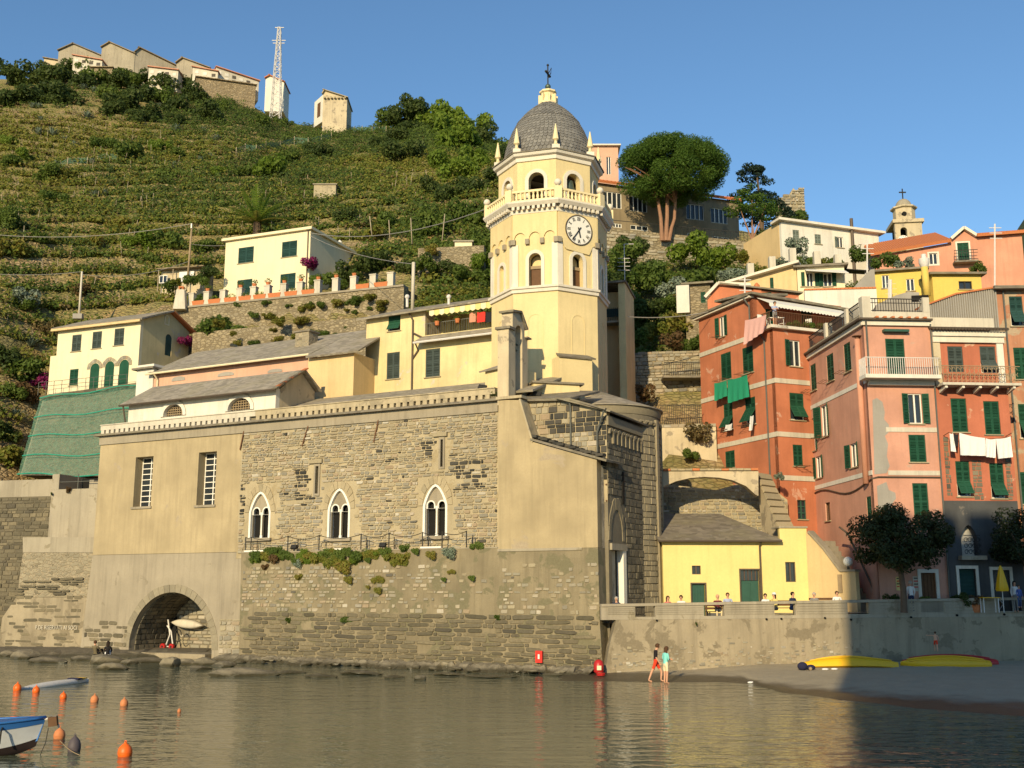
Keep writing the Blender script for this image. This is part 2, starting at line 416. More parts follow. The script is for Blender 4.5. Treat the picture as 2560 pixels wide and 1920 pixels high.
def place_stones(parent,W,items,mat,depth=.12,name='stone',parts=300,irregular=True,proud=.5):
 """items (s, z, w, h); the largest ones are parts, the rest one joined part"""
 if not items:return
 var=stone_variants(name,mat,irregular)
 items=sorted(items,key=lambda q:-q[2]*q[3]); base=WL[parent.name]
 V,F=[],[]
 for i,it in enumerate(items):
  s,z,wd,h=it[:4]; d=depth*random.uniform(.7,1.2)
  p=W.pt(s,z,d*(proud-.5)+random.uniform(-.01,.015)); ex=(W.pt(s+.05,z)-W.pt(s-.05,z)).normalized(); ez=Vector((0,0,1)); ny=ex.cross(ez)*-1
  rot=it[4]if len(it)>4 else random.uniform(-.05,.05)if irregular else 0
  if rot:ex,ez=ex*math.cos(rot)+ez*math.sin(rot),ez*math.cos(rot)-ex*math.sin(rot)
  M=Matrix(((ex.x*wd,ny.x*d,ez.x*h,p.x),(ex.y*wd,ny.y*d,ez.y*h,p.y),(ex.z*wd,ny.z*d,ez.z*h,p.z),(0,0,0,1)))
  me,vs,fs=random.choice(var)
  if i<parts:
   o=bpy.data.objects.new(name,me); C.objects.link(o); o.parent=parent
   o.matrix_basis=Matrix.Translation(-base)@M
  else:
   A=np.array(M); b=len(V)
   q=vs@A[:3,:3].T+A[:3,3]; V.extend(map(tuple,q)); F.extend(tuple(b+j for j in f)for f in fs)
 if V:
  mb=MB(); mb.v,mb.f,mb.mi=V,F,[0]*len(F)
  o=mb.build(name+'s',mat,parent); o['kind']='stuff'
def courses(s0,s1,z0,z1,cw,ch,ok=None,joint=.03,wr=(.5,1.6),hr=(.65,1.35),prob=1):
 items=[]; z=z0
 while z<z1-ch*.3:
  h=min(ch*random.uniform(*hr),z1-z); s=s0-random.uniform(0,cw)*.6
  while s<s1:
   wd=cw*random.uniform(*wr); a,b=max(s,s0),min(s+wd,s1)
   if b-a>.08 and random.random()<prob:
    c,zc=(a+b)/2,z+h/2
    if ok is None or ok(a,b,z,z+h):items.append((c,zc,b-a-joint,h-joint))
   s+=wd
  z+=h
 return items
def clear_of(rects,m=.05):
 def ok(a,b,z0,z1):
  return not any(a<r[2]+m and b>r[0]-m and z0<r[3]+m and z1>r[1]-m for r in rects)
 return ok
def inside(poly,x,y):
 c=False; j=len(poly)-1
 for i in range(len(poly)):
  if(poly[i][1]>y)!=(poly[j][1]>y)and x<(poly[j][0]-poly[i][0])*(y-poly[i][1])/(poly[j][1]-poly[i][1])+poly[i][0]:c=not c
  j=i
 return c
def in_poly(poly,rects=(),m=.05):
 cl=clear_of(rects,m)
 return lambda a,b,z0,z1:all(inside(poly,x,z)for x,z in((a+.03,z0+.03),(b-.03,z0+.03),(b-.03,z1-.03),(a+.03,z1-.03)))and cl(a,b,z0,z1)
def voussoirs(parent,W,c,zs,r0,r1,n,mat,name='voussoir',a0=0,a1=math.pi,o0=-.1,o1=.05,sq=1.0):
 for i in range(n):
  mb=MB(); t0=a0+(a1-a0)*(i+.03)/n; t1=a0+(a1-a0)*(i+.97)/n; e=random.uniform(-.03,.03)
  ps=[(c+r*math.cos(t),zs+r*math.sin(t)*sq)for r,t in((r0,t0),(r1+e,t0),(r1+e,(t0+t1)/2),(r1+e,t1),(r0,t1),(r0,(t0+t1)/2))]
  mb.prism(ps,W,o0,o1+random.uniform(-.012,.012)); mb.build(name,mat,parent)
def slab(mb,pts,t):
 pts=[Vector(p)for p in pts]; n=(pts[1]-pts[0]).cross(pts[2]-pts[1]).normalized()
 if n.z<0:pts.reverse(); n=-n
 lo=[p-n*t for p in pts]; m=len(pts); b=len(mb.v)
 mb.v+=[tuple(p)for p in lo]+[tuple(p)for p in pts]
 fs=[tuple(b+i for i in reversed(range(m))),tuple(b+m+i for i in range(m))]+[(b+i,b+(i+1)%m,b+m+(i+1)%m,b+m+i)for i in range(m)]
 mb.f+=fs; mb.mi+=[mb.cur]*len(fs); return mb
 # ------------------------------------------------------------------ windows
def leaf(mb,O,ax,az,wd,h,slats=10,th=.045):
 ax,az=Vector(ax).normalized(),Vector(az).normalized(); n=ax.cross(az); st=min(.07,wd*.16)
 def bx(u0,u1,v0,v1,t=th,o=0):
  c=O+ax*(u0+u1)/2+az*(v0+v1)/2+n*o; mb.box(c,(u1-u0,t,v1-v0),ax,n*-1,az)
 bx(0,st,0,h); bx(wd-st,wd,0,h)
 for v in(0,h/2-st*.5,h-st):bx(st,wd-st,v,v+st*(1.0))
 for half in(0,1):
  a=st if half==0 else h/2+st*.5; e=h/2-st*.5 if half==0 else h-st
  k=max(2,int(slats/2)); dz=(e-a)/k
  tl=(az*.8+n*.55).normalized()
  for i in range(k):
   c=O+ax*wd/2+az*(a+dz*(i+.5)); mb.box(c,(wd-2*st,.012,dz*1.0),ax,ax.cross(tl)*-1,tl)
 return mb
def window(parent,W,q,kind='closed',depth=.14,sh='green_shutter',fr='white_paint',sill=True,cols=2,rows=2,name='window',surround=None,arch=False,flap=.5,single=False):
 """q = (s0, z0, s1, z1) on wall W; returns the window part"""
 s0,z0,s1,z1=q; wd,h=s1-s0,z1-z0
 mb=MB(); t=min(.06,wd*.08)
 o0,o1=-depth,-depth+.06
 if arch:mb.prism(archp(q),W,o0,o1,[archp((s0+t,z0+t,s1-t,z1-t))])
 else:mb.prism(rectp(q),W,o0,o1,[rectp((s0+t,z0+t,s1-t,z1-t))])
 if kind in('glass','open','grid','half'):
  tm=.035 if kind=='grid' else .045
  for i in range(1,cols):x=s0+wd*i/cols; W.boxes(mb,x-tm,x+tm,z0+t,z1-t-(wd*.12 if arch else 0),o0+.004,o1-.004)
  if kind=='grid' or rows>2:
   for j in range(1,rows):z=z0+h*j/rows; W.boxes(mb,s0+t,s1-t,z-tm*.8,z+tm*.8,o0+.008,o1-.008)
 win=mb.build(name,fr if kind!='closed' or surround else sh,parent)
 pn=MB()
 pn.prism(archp((s0+.01,z0+.01,s1-.01,z1-.01))if arch else rectp((s0+.01,z0+.01,s1-.01,z1-.01)),W,o0-.06,o0-.03)
 pn.build('pane','window_glass',win)
 if sill and not arch:
  sl=MB(); W.boxes(sl,s0-.1,s1+.1,z0-.07,z0-.005,-depth*.8,.09); sl.build('sill','voussoir_stone',win)
 if surround:
  sm=MB(); b=.13
  if arch:sm.prism(archp((s0-b,z0,s1+b,z1+b),wd/2+b),W,-.03,.05,[archp((s0,z0+.01,s1,z1))])
  else:sm.prism(rectp((s0-b,z0-b,s1+b,z1+b)),W,-.03,.035,[rectp((s0,z0,s1,z1))])
  sm.build('surround',surround,win)
 up=Vector((0,0,1))
 if kind in('closed','flap'):
  n_l=1 if single else 2
  for k in range(n_l):
   lm=MB(); a=s0+.01+(wd-.02)/n_l*k; lw=(wd-.02)/n_l-.008
   O=W.pt(a,z0+.01,-.05)
   if arch:
    lm.prism([p for p in([(max(a,min(a+lw,x)),z)for x,z in archp((s0+.01,z0+.01,s1-.01,z1-.01))])],W,-.08,-.04)
    for i in range(8):z=z0+(h-wd/2)*(i+.5)/8; W.boxes(lm,a+.06,a+lw-.06,z-.05,z+.05,-.05,-.03)
   elif kind=='closed':leaf(lm,O,W.d,up,lw,h-.02,max(6,int(h/.14)))
   else:
    hh=h*flap; leaf(lm,W.pt(a,z0+hh,-.05),W.d,up,lw,h-hh-.01,8)
    ang=R(32); az=(up*math.cos(ang)-W.n*math.sin(ang)); P0=W.pt(a,z0+hh,-.03)-az*(hh-.02)
    leaf(lm,P0,W.d,az,lw,hh-.02,6)
   lm.build('shutter',sh,win)
 if kind in('open','half'):
  for k in(0,1):
   if kind=='half' and k==1:continue
   lm=MB(); lw=wd/2-.01; a=R(random.uniform(8,30))
   if k==0:d=(-W.d*math.cos(a)+W.n*math.sin(a)); O=W.pt(s0-.01,z0+.01,.03)+d*lw; leaf(lm,O,-d,up,lw,h-.02,12)
   else:d=(W.d*math.cos(a)+W.n*math.sin(a)); O=W.pt(s1+.01,z0+.01,.03); leaf(lm,O,d,up,lw,h-.02,12)
   lm.build('shutter',sh,win)
 return win
def facade(parent,W,poly,holes,mat,thick=.35,name='wall'):
 mb=MB(); mb.prism(poly,W,-thick,0,holes); return mb.build(name,mat,parent)
def holes_of(wins):return[archp(w_[0])if w_[1].get('arch')else rectp(w_[0])for w_ in wins]
def block(parent,W,s0,s1,z0,z1,depth,mat,wins=(),lwins=(),rwins=(),side_mat=None,top=True,thick=.3):
 """a box of walls with windows: front W, and the two sides that run back"""
 facade(parent,W,[(s0,z0),(s1,z0),(s1,z1),(s0,z1)],holes_of(wins),mat,thick)
 for q,k in wins:window(parent,W,q,**k)
 RW=W.side(s1,depth,True); LW=W.side(s0,depth,False)
 sm=side_mat or mat
 facade(parent,RW,rectp((thick+.002,z0,depth,z1)),holes_of(rwins),sm,thick)
 for q,k in rwins:window(parent,RW,q,**k)
 facade(parent,LW,rectp((0,z0,depth-thick-.002,z1)),holes_of(lwins),sm,thick)
 for q,k in lwins:window(parent,LW,q,**k)
 mb=MB(); W.boxes(mb,s0+thick+.002,s1-thick-.002,z0,z1,-depth,-depth+thick); mb.build('wall',sm,parent)
 if top:
  mb=MB(); W.boxes(mb,s0+.05,s1-.05,z1-.2,z1-.004,-depth+.05,-.05); mb.build('roof','slate_roof',parent)
 return RW,LW
def win(W,x0,y0,x1,y1,off=0,**k):return(W.rect(x0,y0,x1,y1,off),k)
# ------------------------------------------------------------------ church by the water
L=Wall(P(232,1385,76.5)[:2],P(1500,1500,58.9)[:2])
LB=L.shift(1.0)
ZL,ZC=6.6,15.05
church=empty('church',L.pt(16,0),'long old stone church by the water with an ochre plastered end and slate roofs','church')
sJ,sE=L.S(595,1300),L.S(1516,1100)
# plastered end with two deep barred windows, above the grey base with the boat tunnel
wa,wb=L.rect(336,1142,380,1266),L.rect(494,1130,539,1262)
facade(church,L,rectp((0,ZL+.12,sJ,ZC)),[rectp(wa),rectp(wb)],'church_plaster',.9)
for q in(wa,wb):
 wr=window(church,L,q,'grid',depth=.72,sill=False,cols=2,rows=9,fr='white_paint')
 mb=MB(); L.boxes(mb,q[0]-.12,q[2]+.12,q[1]-.16,q[1]-.01,-.3,.1); mb.build('sill','grey_render',wr)
tun=L.rect(326,1480,533,1626)
tc,tr=(tun[0]+tun[2])/2,(tun[2]-tun[0])/2
tzs=tun[3]-tr
def arc(c,zs,r,n=18,zb=.1):return[(c-r,zb),(c+r,zb)]+[(c+r*math.cos(math.pi*i/n),zs+r*math.sin(math.pi*i/n))for i in range(n+1)]
base_poly=[(L.S(196,1650),-1.2),(sJ+1.6,-1.2),(sJ+1.6,ZL-.31),(sJ,ZL-.31),(sJ,ZL+.1),(0,ZL+.1),(L.S(214,1520),3.2)]
facade(church,L,base_poly,[arc(tc,tzs,tr,zb=-1)],'grey_render',.5,'base_wall')
tb=empty('tunnel_arch',L.pt(tc,0),None,None); del_keys=None
tb.parent=church; tb.location=L.pt(tc,0)-WL[church.name]
voussoirs(tb,L,tc,tzs,tr-.02,tr+.5,25,'arch_grey',o1=.03)
TD=3.5
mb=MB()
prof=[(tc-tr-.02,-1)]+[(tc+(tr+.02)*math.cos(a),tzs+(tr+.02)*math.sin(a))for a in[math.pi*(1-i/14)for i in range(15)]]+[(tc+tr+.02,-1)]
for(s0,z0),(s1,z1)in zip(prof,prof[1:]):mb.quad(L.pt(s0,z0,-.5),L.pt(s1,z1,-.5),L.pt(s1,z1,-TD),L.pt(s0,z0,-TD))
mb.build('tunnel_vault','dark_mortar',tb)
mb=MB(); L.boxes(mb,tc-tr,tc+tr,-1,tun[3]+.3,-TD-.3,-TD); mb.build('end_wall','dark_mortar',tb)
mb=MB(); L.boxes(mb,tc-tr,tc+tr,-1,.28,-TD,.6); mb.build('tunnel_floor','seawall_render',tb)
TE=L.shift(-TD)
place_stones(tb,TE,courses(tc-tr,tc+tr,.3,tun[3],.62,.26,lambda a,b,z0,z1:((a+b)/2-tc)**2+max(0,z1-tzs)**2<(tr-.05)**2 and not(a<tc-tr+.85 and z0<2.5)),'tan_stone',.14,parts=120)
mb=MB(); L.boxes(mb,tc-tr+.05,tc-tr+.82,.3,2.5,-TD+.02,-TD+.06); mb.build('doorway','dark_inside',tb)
TL=Wall((L.pt(tc-tr+.01,0,-.4))[:2],(L.pt(tc-tr+.01,0,-TD))[:2])
class Barrel:
 def pt(s,a,z,off=0):
  if z<=tzs:q,r,h=math.pi,tr-off,z
  else:q=math.pi-(z-tzs)/tr; r=tr-off; h=tzs+r*math.sin(q)
  return L.pt(tc+r*math.cos(q),h,-a)
bar=Barrel()
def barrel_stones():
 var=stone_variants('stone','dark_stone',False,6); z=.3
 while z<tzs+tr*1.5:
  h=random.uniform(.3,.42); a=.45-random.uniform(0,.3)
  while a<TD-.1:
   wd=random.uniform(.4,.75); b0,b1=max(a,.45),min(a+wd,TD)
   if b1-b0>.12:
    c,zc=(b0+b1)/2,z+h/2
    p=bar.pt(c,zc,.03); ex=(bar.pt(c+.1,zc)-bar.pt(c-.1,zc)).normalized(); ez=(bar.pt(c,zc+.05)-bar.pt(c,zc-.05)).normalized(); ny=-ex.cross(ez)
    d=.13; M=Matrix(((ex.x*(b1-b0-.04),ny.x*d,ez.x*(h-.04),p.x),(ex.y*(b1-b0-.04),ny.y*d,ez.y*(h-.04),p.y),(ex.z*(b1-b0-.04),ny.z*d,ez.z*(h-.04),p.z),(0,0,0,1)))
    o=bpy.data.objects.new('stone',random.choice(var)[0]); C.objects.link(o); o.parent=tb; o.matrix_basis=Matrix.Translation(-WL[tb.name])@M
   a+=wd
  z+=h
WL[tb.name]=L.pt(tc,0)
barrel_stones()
# patches of blocks where the render has come off
place_stones(church,L,courses(L.S(548,1600),L.S(606,1600),.3,2.5,.55,.3,None),'tan_stone',.12,parts=60)
place_stones(church,L,courses(L.S(210,1600),L.S(318,1600),.2,2.3,.7,.26,lambda a,b,z0,z1:z1<2.4-(a-1)*.1 and random.random()<.6),'slate_stone',.1,parts=60)
# stone nave wall
sN=L.S(1246,1200)
bif=[L.rect(623.6,1229,677,1345),L.rect(820,1221,876,1345),L.rect(1058,1210,1119,1340)]
slits=[L.rect(789,1165.6,796.5,1234),L.rect(1102,1098.7,1108,1167)]
nave=facade(church,L,rectp((sJ+.003,ZL-.3,sN+1.2,ZC)),[archp(q,(q[2]-q[0])*.75,pointed=True)for q in bif]+[rectp(q)for q in slits],'mortar',.6,'stone_wall')
ringed=[(q[0]-.32,q[1]-.1,q[2]+.32,q[3]+.4)for q in bif]+[(q[0]-.22,q[1]-.1,q[2]+.22,q[3]+.3)for q in slits]
it=courses(sJ+.1,sN-.05,ZL,ZC-.62,.36,.165,clear_of(ringed,0),.03,(.35,1.9),(.5,1.6),.94)
dk=[(slits[0][0]-1.6,slits[0][1]-.4,slits[0][0]-.1,slits[0][3]),(L.S(1130,1170),L.Z(1180,1222),L.S(1215,1170),L.Z(1180,1150)),(slits[1][0]-1.3,slits[1][1]+.6,slits[1][0]-.3,slits[1][3]),(sJ,L.Z(620,1290),sJ+.8,L.Z(620,1210))]
blk,rest=[],[]
for q in it:(blk if any(r[0]<q[0]<r[2]and r[1]<q[1]<r[3]for r in dk)and random.random()<.62 or random.random()<.012 else rest).append(q)
place_stones(nave,L,rest,'tan_stone',.12,parts=255)
place_stones(nave,L,blk,'black_stone',.13,parts=45)
for q in bif:
 s0,z0,s1,z1=q; wd=s1-s0; rise=wd*.75; zs=z1-rise; c=(s0+s1)/2
 wn_=MB(); t=.14
 outer=archp(q,rise,14,True); inner=archp((s0+t,z0,s1-t,z1-t),rise-t*.6,14,True)
 wn_.prism(outer,L,-.5,.04,[[(x,max(z,z0+.01))for x,z in inner]])
 wo=wn_.build('window','white_paint',church)
 iw=(wd-2*t-.16)/2; zl=zs-.02
 ins=[(s0+t+.02,z0+.01,s0+t+iw,zl+iw*.55),(s1-t-iw,z0+.01,s1-t-.02,zl+iw*.55)]
 ty=MB(); ty.prism(inner,L,-.34,-.16,[archp(i_,None,10)for i_ in ins]); ty.build('tympanum','grey_render',wo)
 for i_ in ins:
  e=.075; rg=MB(); rg.prism([(x,z)for x,z in archp((i_[0]-.0,zl-.15,i_[2]+.0,i_[3]+.0),None,10)],L,-.2,-.11,[archp((i_[0]+e,zl-.14,i_[2]-e,i_[3]-e),None,10)])
  rg.build('trefoil','white_paint',wo)
 co=MB(); pc=L.pt(c,0,-.2); co.lathe((pc.x,pc.y,0),[(.1,z0),(.1,z0+.15),(.065,z0+.2),(.06,zl-.3),(.11,zl-.08),(.11,zl)],8); co.build('column','white_paint',wo,40)
 pn=MB(); pn.prism(rectp((s0+.02,z0,s1-.02,z1-rise*.7)),L,-.48,-.44); pn.build('pane','dark_inside',wo)
 sl=MB(); L.boxes(sl,s0-.15,s1+.15,z0-.2,z0-.005,-.4,.2); sl.build('sill','grey_render',wo)
 voussoirs(wo,L,c,zs,wd/2+.02,wd/2+.34,11,'voussoir_stone',sq=rise/(wd/2)*.98)
for q in slits:
 m=MB(); m.prism(rectp((q[0]-.12,q[1]-.12,q[2]+.12,q[3]+.15)),L,-.3,.06,[rectp(q)]); wo=m.build('slit_window','grey_render',church)
 m=MB(); L.boxes(m,q[0],q[2],q[1],q[3],-.4,-.3); m.build('pane','dark_inside',wo)
 m=MB(); L.boxes(m,q[0]-.5,q[2]+.3,q[3]+.18,q[3]+.42,-.1,.16); m.build('lintel','voussoir_stone',wo)
for x0,y0,x1,y1 in((612,1078,602,1125),(773,1065,757,1116),(948,1050,936,1107)):
 m=MB(); m.bar(L.pt(*L.hit(x0,y0),.08),L.pt(*L.hit(x1,y1),.08),.07); m.build('iron_tie','rust_metal',church)
 # frieze, cornice, parapet with its row of little openings
m=MB(); L.boxes(m,-.05,sN-.01,ZC-.6,ZC-.004,-.3,.1); m.build('frieze','grey_render',church)
m=MB(); L.boxes(m,-.35,sN+.1,ZC,ZC+.14,-.5,.38); m.build('cornice','slate_dark',church)
sW=L.S(640,1050)
for a,b,mt in((0,sW,'parapet_white'),(sW+.01,sN-.2,'parapet_stone')):
 m=MB(); L.boxes(m,a,b,ZC+.45,ZC+.78,-.35,.1); m.build('parapet',mt,church)
 m=MB(); L.boxes(m,a,b,ZC+.14,ZC+.448,-.35,-.12); m.build('parapet_back','dark_mortar',church)
 m=MB(); L.boxes(m,a-.03,b,ZC+.78,ZC+.84,-.4,.16); m.build('coping',mt,church)
 n=int((b-a)/.475); dt=None
 for i in range(n):
  if dt is None:
   m=MB(); m.box((0,0,0),(.30,.24,.304)); dt=m.build('dentil',mt,church,local=True)
   o=dt
  else:o=dt.copy(); C.objects.link(o)
  p=L.pt(a+.2+i*.475,ZC+.297,-.03); o.location=p-WL[church.name]; o.rotation_euler.z=math.atan2(L.d.y,L.d.x)
  # aisle roof
def roofquad(parent,pts,mat='slate_roof',t=.12,name='roof'):
 m=MB(); slab(m,pts,t); return m.build(name,mat,parent)
zr=L.Z(1000,977,-5.6)
roofquad(church,[L.pt(sW-3,ZC+.6,-.42),L.pt(sN+2.0,ZC+.6,-.42),L.pt(sN+2.0,zr,-5.6),L.pt(sW-3,zr,-5.6)])
m=MB(); L.boxes(m,.2,sN+2,3,ZC+.6,-9.5,-9.2); L.boxes(m,.2,.5,6,ZC+.6,-9.2,-.95); m.build('back_wall','old_plaster',church)
# clerestory with two lunettes under its own gabled roof
K=L.shift(-1.3)
k0,k1=K.S(322,1020),K.S(689,1000); ke=K.Z(500,990)
KG=K.side(k1,8,True)
rs,rz=KG.hit(753,925); es,ez_=KG.hit(787,976)
lun=[K.rect(411,1011,459,1040),K.rect(572,995,628,1026)]
def seg(q,n=10):
 s0,z0,s1,z1=q; c=(s0+s1)/2; return[(s0,z0),(s1,z0)]+[(c+(s1-s0)/2*math.cos(math.pi*i/n),z0+.12+(z1-z0-.12)*math.sin(math.pi*i/n))for i in range(n+1)]
facade(church,K,rectp((k0,ZC+.3,k1,ke)),[seg(q)for q in lun],'white_wash',.4,'clerestory_wall')
for q in lun:
 m=MB(); m.prism(seg(q),K,-.36,-.28); lw=m.build('lunette_window','dark_inside',church)
 for i in range(1,9):
  x=q[0]+(q[2]-q[0])*i/9; g=MB(); hh=.12+(q[3]-q[1]-.12)*math.sqrt(max(0,1-((i/9-.5)*2)**2)); K.boxes(g,x-.025,x+.025,q[1],q[1]+hh,-.27,-.22); g.build('bar','wood_pale',lw)
 for j in range(1,5):
  z=q[1]+(q[3]-q[1])*j/5; hw=(q[2]-q[0])/2*math.sqrt(max(.02,1-max(0,(z-q[1]-.12)/(q[3]-q[1]-.12))**2)); c=(q[0]+q[2])/2
  g=MB(); K.boxes(g,c-hw,c+hw,z-.025,z+.025,-.25,-.2); g.build('bar','wood_pale',lw)
 g=MB(); e=.28; big=seg((q[0]-e,q[1],q[2]+e,q[3]+e)); g.prism(big,K,0,.1,[[(x,z+.003)for x,z in seg(q)]]); g.build('surround','white_wash',lw)
KB=KG
facade(church,KG,[(0.41,ZC-1),(es,ZC-1),(es,ez_-.1),(rs,rz-.1),(0.41,ke)],[],'old_plaster',.35,'gable_wall')
ov=.4
def kp(s,z,d):return K.pt(s,z,-d)
roofquad(church,[kp(k0-.4,ke-.12,-.5),kp(k1+ov,ke-.12,-.5),kp(k1+ov,rz,rs),kp(k0-.4,rz,rs)])
roofquad(church,[kp(k0-.4,rz,rs+.002),kp(k1+ov,rz,rs+.002),kp(k1+ov,ez_,es+.3),kp(k0-.4,ez_,es+.3)])
m=MB(); m.tube([kp(k0-.4,ke-.22,-.56),kp(k1+ov,ke-.22,-.56)],.07,6); m.tube([kp(k0-.05,ke-.25,-.5),kp(k0-.05,ZC+1,-.15)],.06,6); m.build('gutter','pipe_brown',church)
for i in range(14):
 t=i/14; m=MB(); a,b=kp(k1+ov,ke-.08,-.5),kp(k1+ov,rz+.04,rs); p=a.lerp(b,t+.03); m.box(p,(.34,.5,.07),K.d,(b-a)); m.build('verge_slate','terracotta' if i%3==1 else 'slate_dark',church)
m=MB(); L.boxes(m,.1,k0+.3,9,ZC+.7,-8,-.95); m.build('left_end','old_plaster',church)
# presbytery: upper south face, dark east wall, round apse
sP0,sP1=L.S(1303,1005),L.S(1516,1040)
zb_=9.0
pp=[(sP0,zb_),(sP1,zb_),(sP1,L.Z(1517,1026)),(L.S(1428,1001),L.Z(1428,1001)),(sP0,L.Z(1303,1003))]
ps=facade(church,L,pp,[],'mortar',.5,'south_wall')
it=courses(sP0+.6,sP1,zb_+1.2,pp[3][1],.42,.3,in_poly(pp))
za,zb2=L.Z(1450,1018),L.Z(1450,1075)
bl,rs_=[],[]
for q in it:(bl if(zb2<q[1]<za and q[0]>L.S(1370,1040))and random.random()<.8 or(q[0]>sP1-.6)else rs_).append(q)
place_stones(ps,L,rs_,'tan_stone',.12,parts=120,irregular=False); place_stones(ps,L,bl,'black_stone',.13,parts=110,irregular=False)
EW=L.side(sP1,8,True)
zT=L.Z(1517,1026)
door=EW.rect(1530,1376,1556,1500); door=(door[0],2.6,door[2],door[3])
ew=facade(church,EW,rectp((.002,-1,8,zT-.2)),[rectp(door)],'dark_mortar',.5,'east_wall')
e0,e1=0,EW.S(1612,1200)+1.2
lows=in_poly(rectp((0,0,13,zT)),[(door[0]-.4,2,door[2]+.35,door[3]+2.6)])
it=courses(.05,e1+1.0,2.6,zT-1.7,.62,.34,lows,wr=(.6,1.4))
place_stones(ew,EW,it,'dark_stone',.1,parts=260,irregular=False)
for i in range(9):
 a=.5+i*.62
 voussoirs(ew,EW,a,zT-1.25,.18,.33,5,'apse_stone','arch_stone',o0=-.1,o1=.12)
 m=MB(); EW.boxes(m,a+.19,a+.43,zT-1.75,zT-1.25,-.05,.12); m.build('corbel','apse_stone',ew)
m=MB(); EW.boxes(m,.0,6.3,zT-.8,zT-.3,-.1,.11); m.build('eave_band','apse_stone',ew)
slab(mb:=MB(),[EW.pt(-.2,zT-.05,.32),EW.pt(6.6,zT-.05,.32),EW.pt(6.6,zT+.9,-2.8),EW.pt(-.5,zT+.9,-2.8)],.09); mb.build('roof','slate_dark',church)
roofquad(church,[L.pt(sP0-.2,pp[4][1]+.1,.35),L.pt(L.S(1430,1000),pp[3][1]+.08,.35),L.pt(L.S(1430,1000),pp[3][1]+1.2,-4),L.pt(sP0-.2,pp[4][1]+1.3,-4)],'slate_dark',.14)
m=MB(); a=L.pt(L.S(1430,1000),pp[3][1]+.02,.3); b=L.pt(sP1+.1,zT+.03,.3); m.bar(a,b,.2,h=.1); m.build('verge','slate_dark',church)
pipe=lambda pts,r=.055,mat='pipe_grey':MB().tube(pts,r,6).build('drainpipe',mat,church,40)
s_=L.S(1429,1060); pipe([L.pt(s_,pp[3][1]-.05,.3),L.pt(s_,pp[3][1]-.4,.14),L.pt(s_,11.4,.14)])
pipe([L.pt(sP1+.05,zT-.1,.5),L.pt(sP1-.5,zT-1.2,.16),L.pt(sP1-.5,10.5,.16)])
# door with white jamb under a pointed arch
dr=MB(); EW.boxes(dr,door[2]-.02,door[2]+.42,2.6,door[3],-.3,.09); do_=dr.build('door','white_paint',church)
m=MB(); EW.boxes(m,door[0]-.25,door[2]+.5,door[3],door[3]+.35,-.2,.14); m.build('lintel','concrete',do_)
m=MB(); EW.boxes(m,door[0],door[2],2.6,door[3],-.46,-.4); m.build('panel','dark_inside',do_)
dc,dw=(door[0]+door[2])/2,(door[2]-door[0])/2
voussoirs(do_,EW,dc,door[3]+.5,dw+.1,dw+.42,9,'apse_stone',sq=2.0)
sl_=EW.rect(1553,1180,1557,1260)
m=MB(); EW.boxes(m,sl_[0],sl_[2],sl_[1],sl_[3],.02,.1); m.build('slit_window','dark_inside',church)
# apse
AX,AY,AR=5.55,66.2,3.55
class Cyl:
 def __init__(s,cx,cy,r):s.c,s.r=Vector((cx,cy,0)),r
 def pt(s,a,z,off=0):
  t=a/s.r; return s.c+Vector((math.sin(t),-math.cos(t),0))*(s.r+off)+Vector((0,0,z))
cy=Cyl(AX,AY,AR)
zA=P(1640,1030,65.5).z
m=MB(); m.lathe((AX,AY,0),[(AR,-1),(AR,zA)],48); ap=m.build('apse_wall','dark_mortar',church,40)
a0,a1=R(10)*AR,R(115)*AR
place_stones(ap,cy,courses(a0,a1,2.4,zA-1.2,.5,.33,wr=(.6,1.3)),'apse_stone',.1,parts=300,irregular=False)
for t in(60,92):
 m=MB(); s_=R(t)*AR
 m.hexa([cy.pt(s_-.16,2.4,.16),cy.pt(s_+.16,2.4,.16),cy.pt(s_+.16,2.4,0),cy.pt(s_-.16,2.4,0),cy.pt(s_-.16,zA-.7,.16),cy.pt(s_+.16,zA-.7,.16),cy.pt(s_+.16,zA-.7,0),cy.pt(s_-.16,zA-.7,0)]); m.build('pilaster','apse_stone',ap)
for i in range(13):
 s_=R(20+i*8)*AR; q=.2
 for j in range(5):
  m=MB(); t0,t1=math.pi*j/5,math.pi*(j+.94)/5
  pr=[(s_+r_*math.cos(t),zA-1.05+r_*math.sin(t))for r_,t in((.13,t0),(.25,t0),(.25,t1),(.13,t1))]
  m.hexa([cy.pt(*pr[0],.14),cy.pt(*pr[1],.14),cy.pt(*pr[1],0),cy.pt(*pr[0],0),cy.pt(*pr[3],.14),cy.pt(*pr[2],.14),cy.pt(*pr[2],0),cy.pt(*pr[3],0)]); m.build('arch_stone','apse_stone',ap)
m=MB(); m.lathe((AX,AY,0),[(AR+.04,zA-.5),(AR+.12,zA-.2),(AR+.12,zA-.02)],48,cap=False); m.build('eave_band','apse_stone',church,40)
za_=P(1513,980,66.2).z
m=MB(); m.lathe((AX,AY,0),[(AR+.24,zA-.04),(AR+.24,zA+.02),(2.2,zA+(za_-zA)*.42),(.05,za_)],48); m.build('apse_roof','slate_roof',church,40)
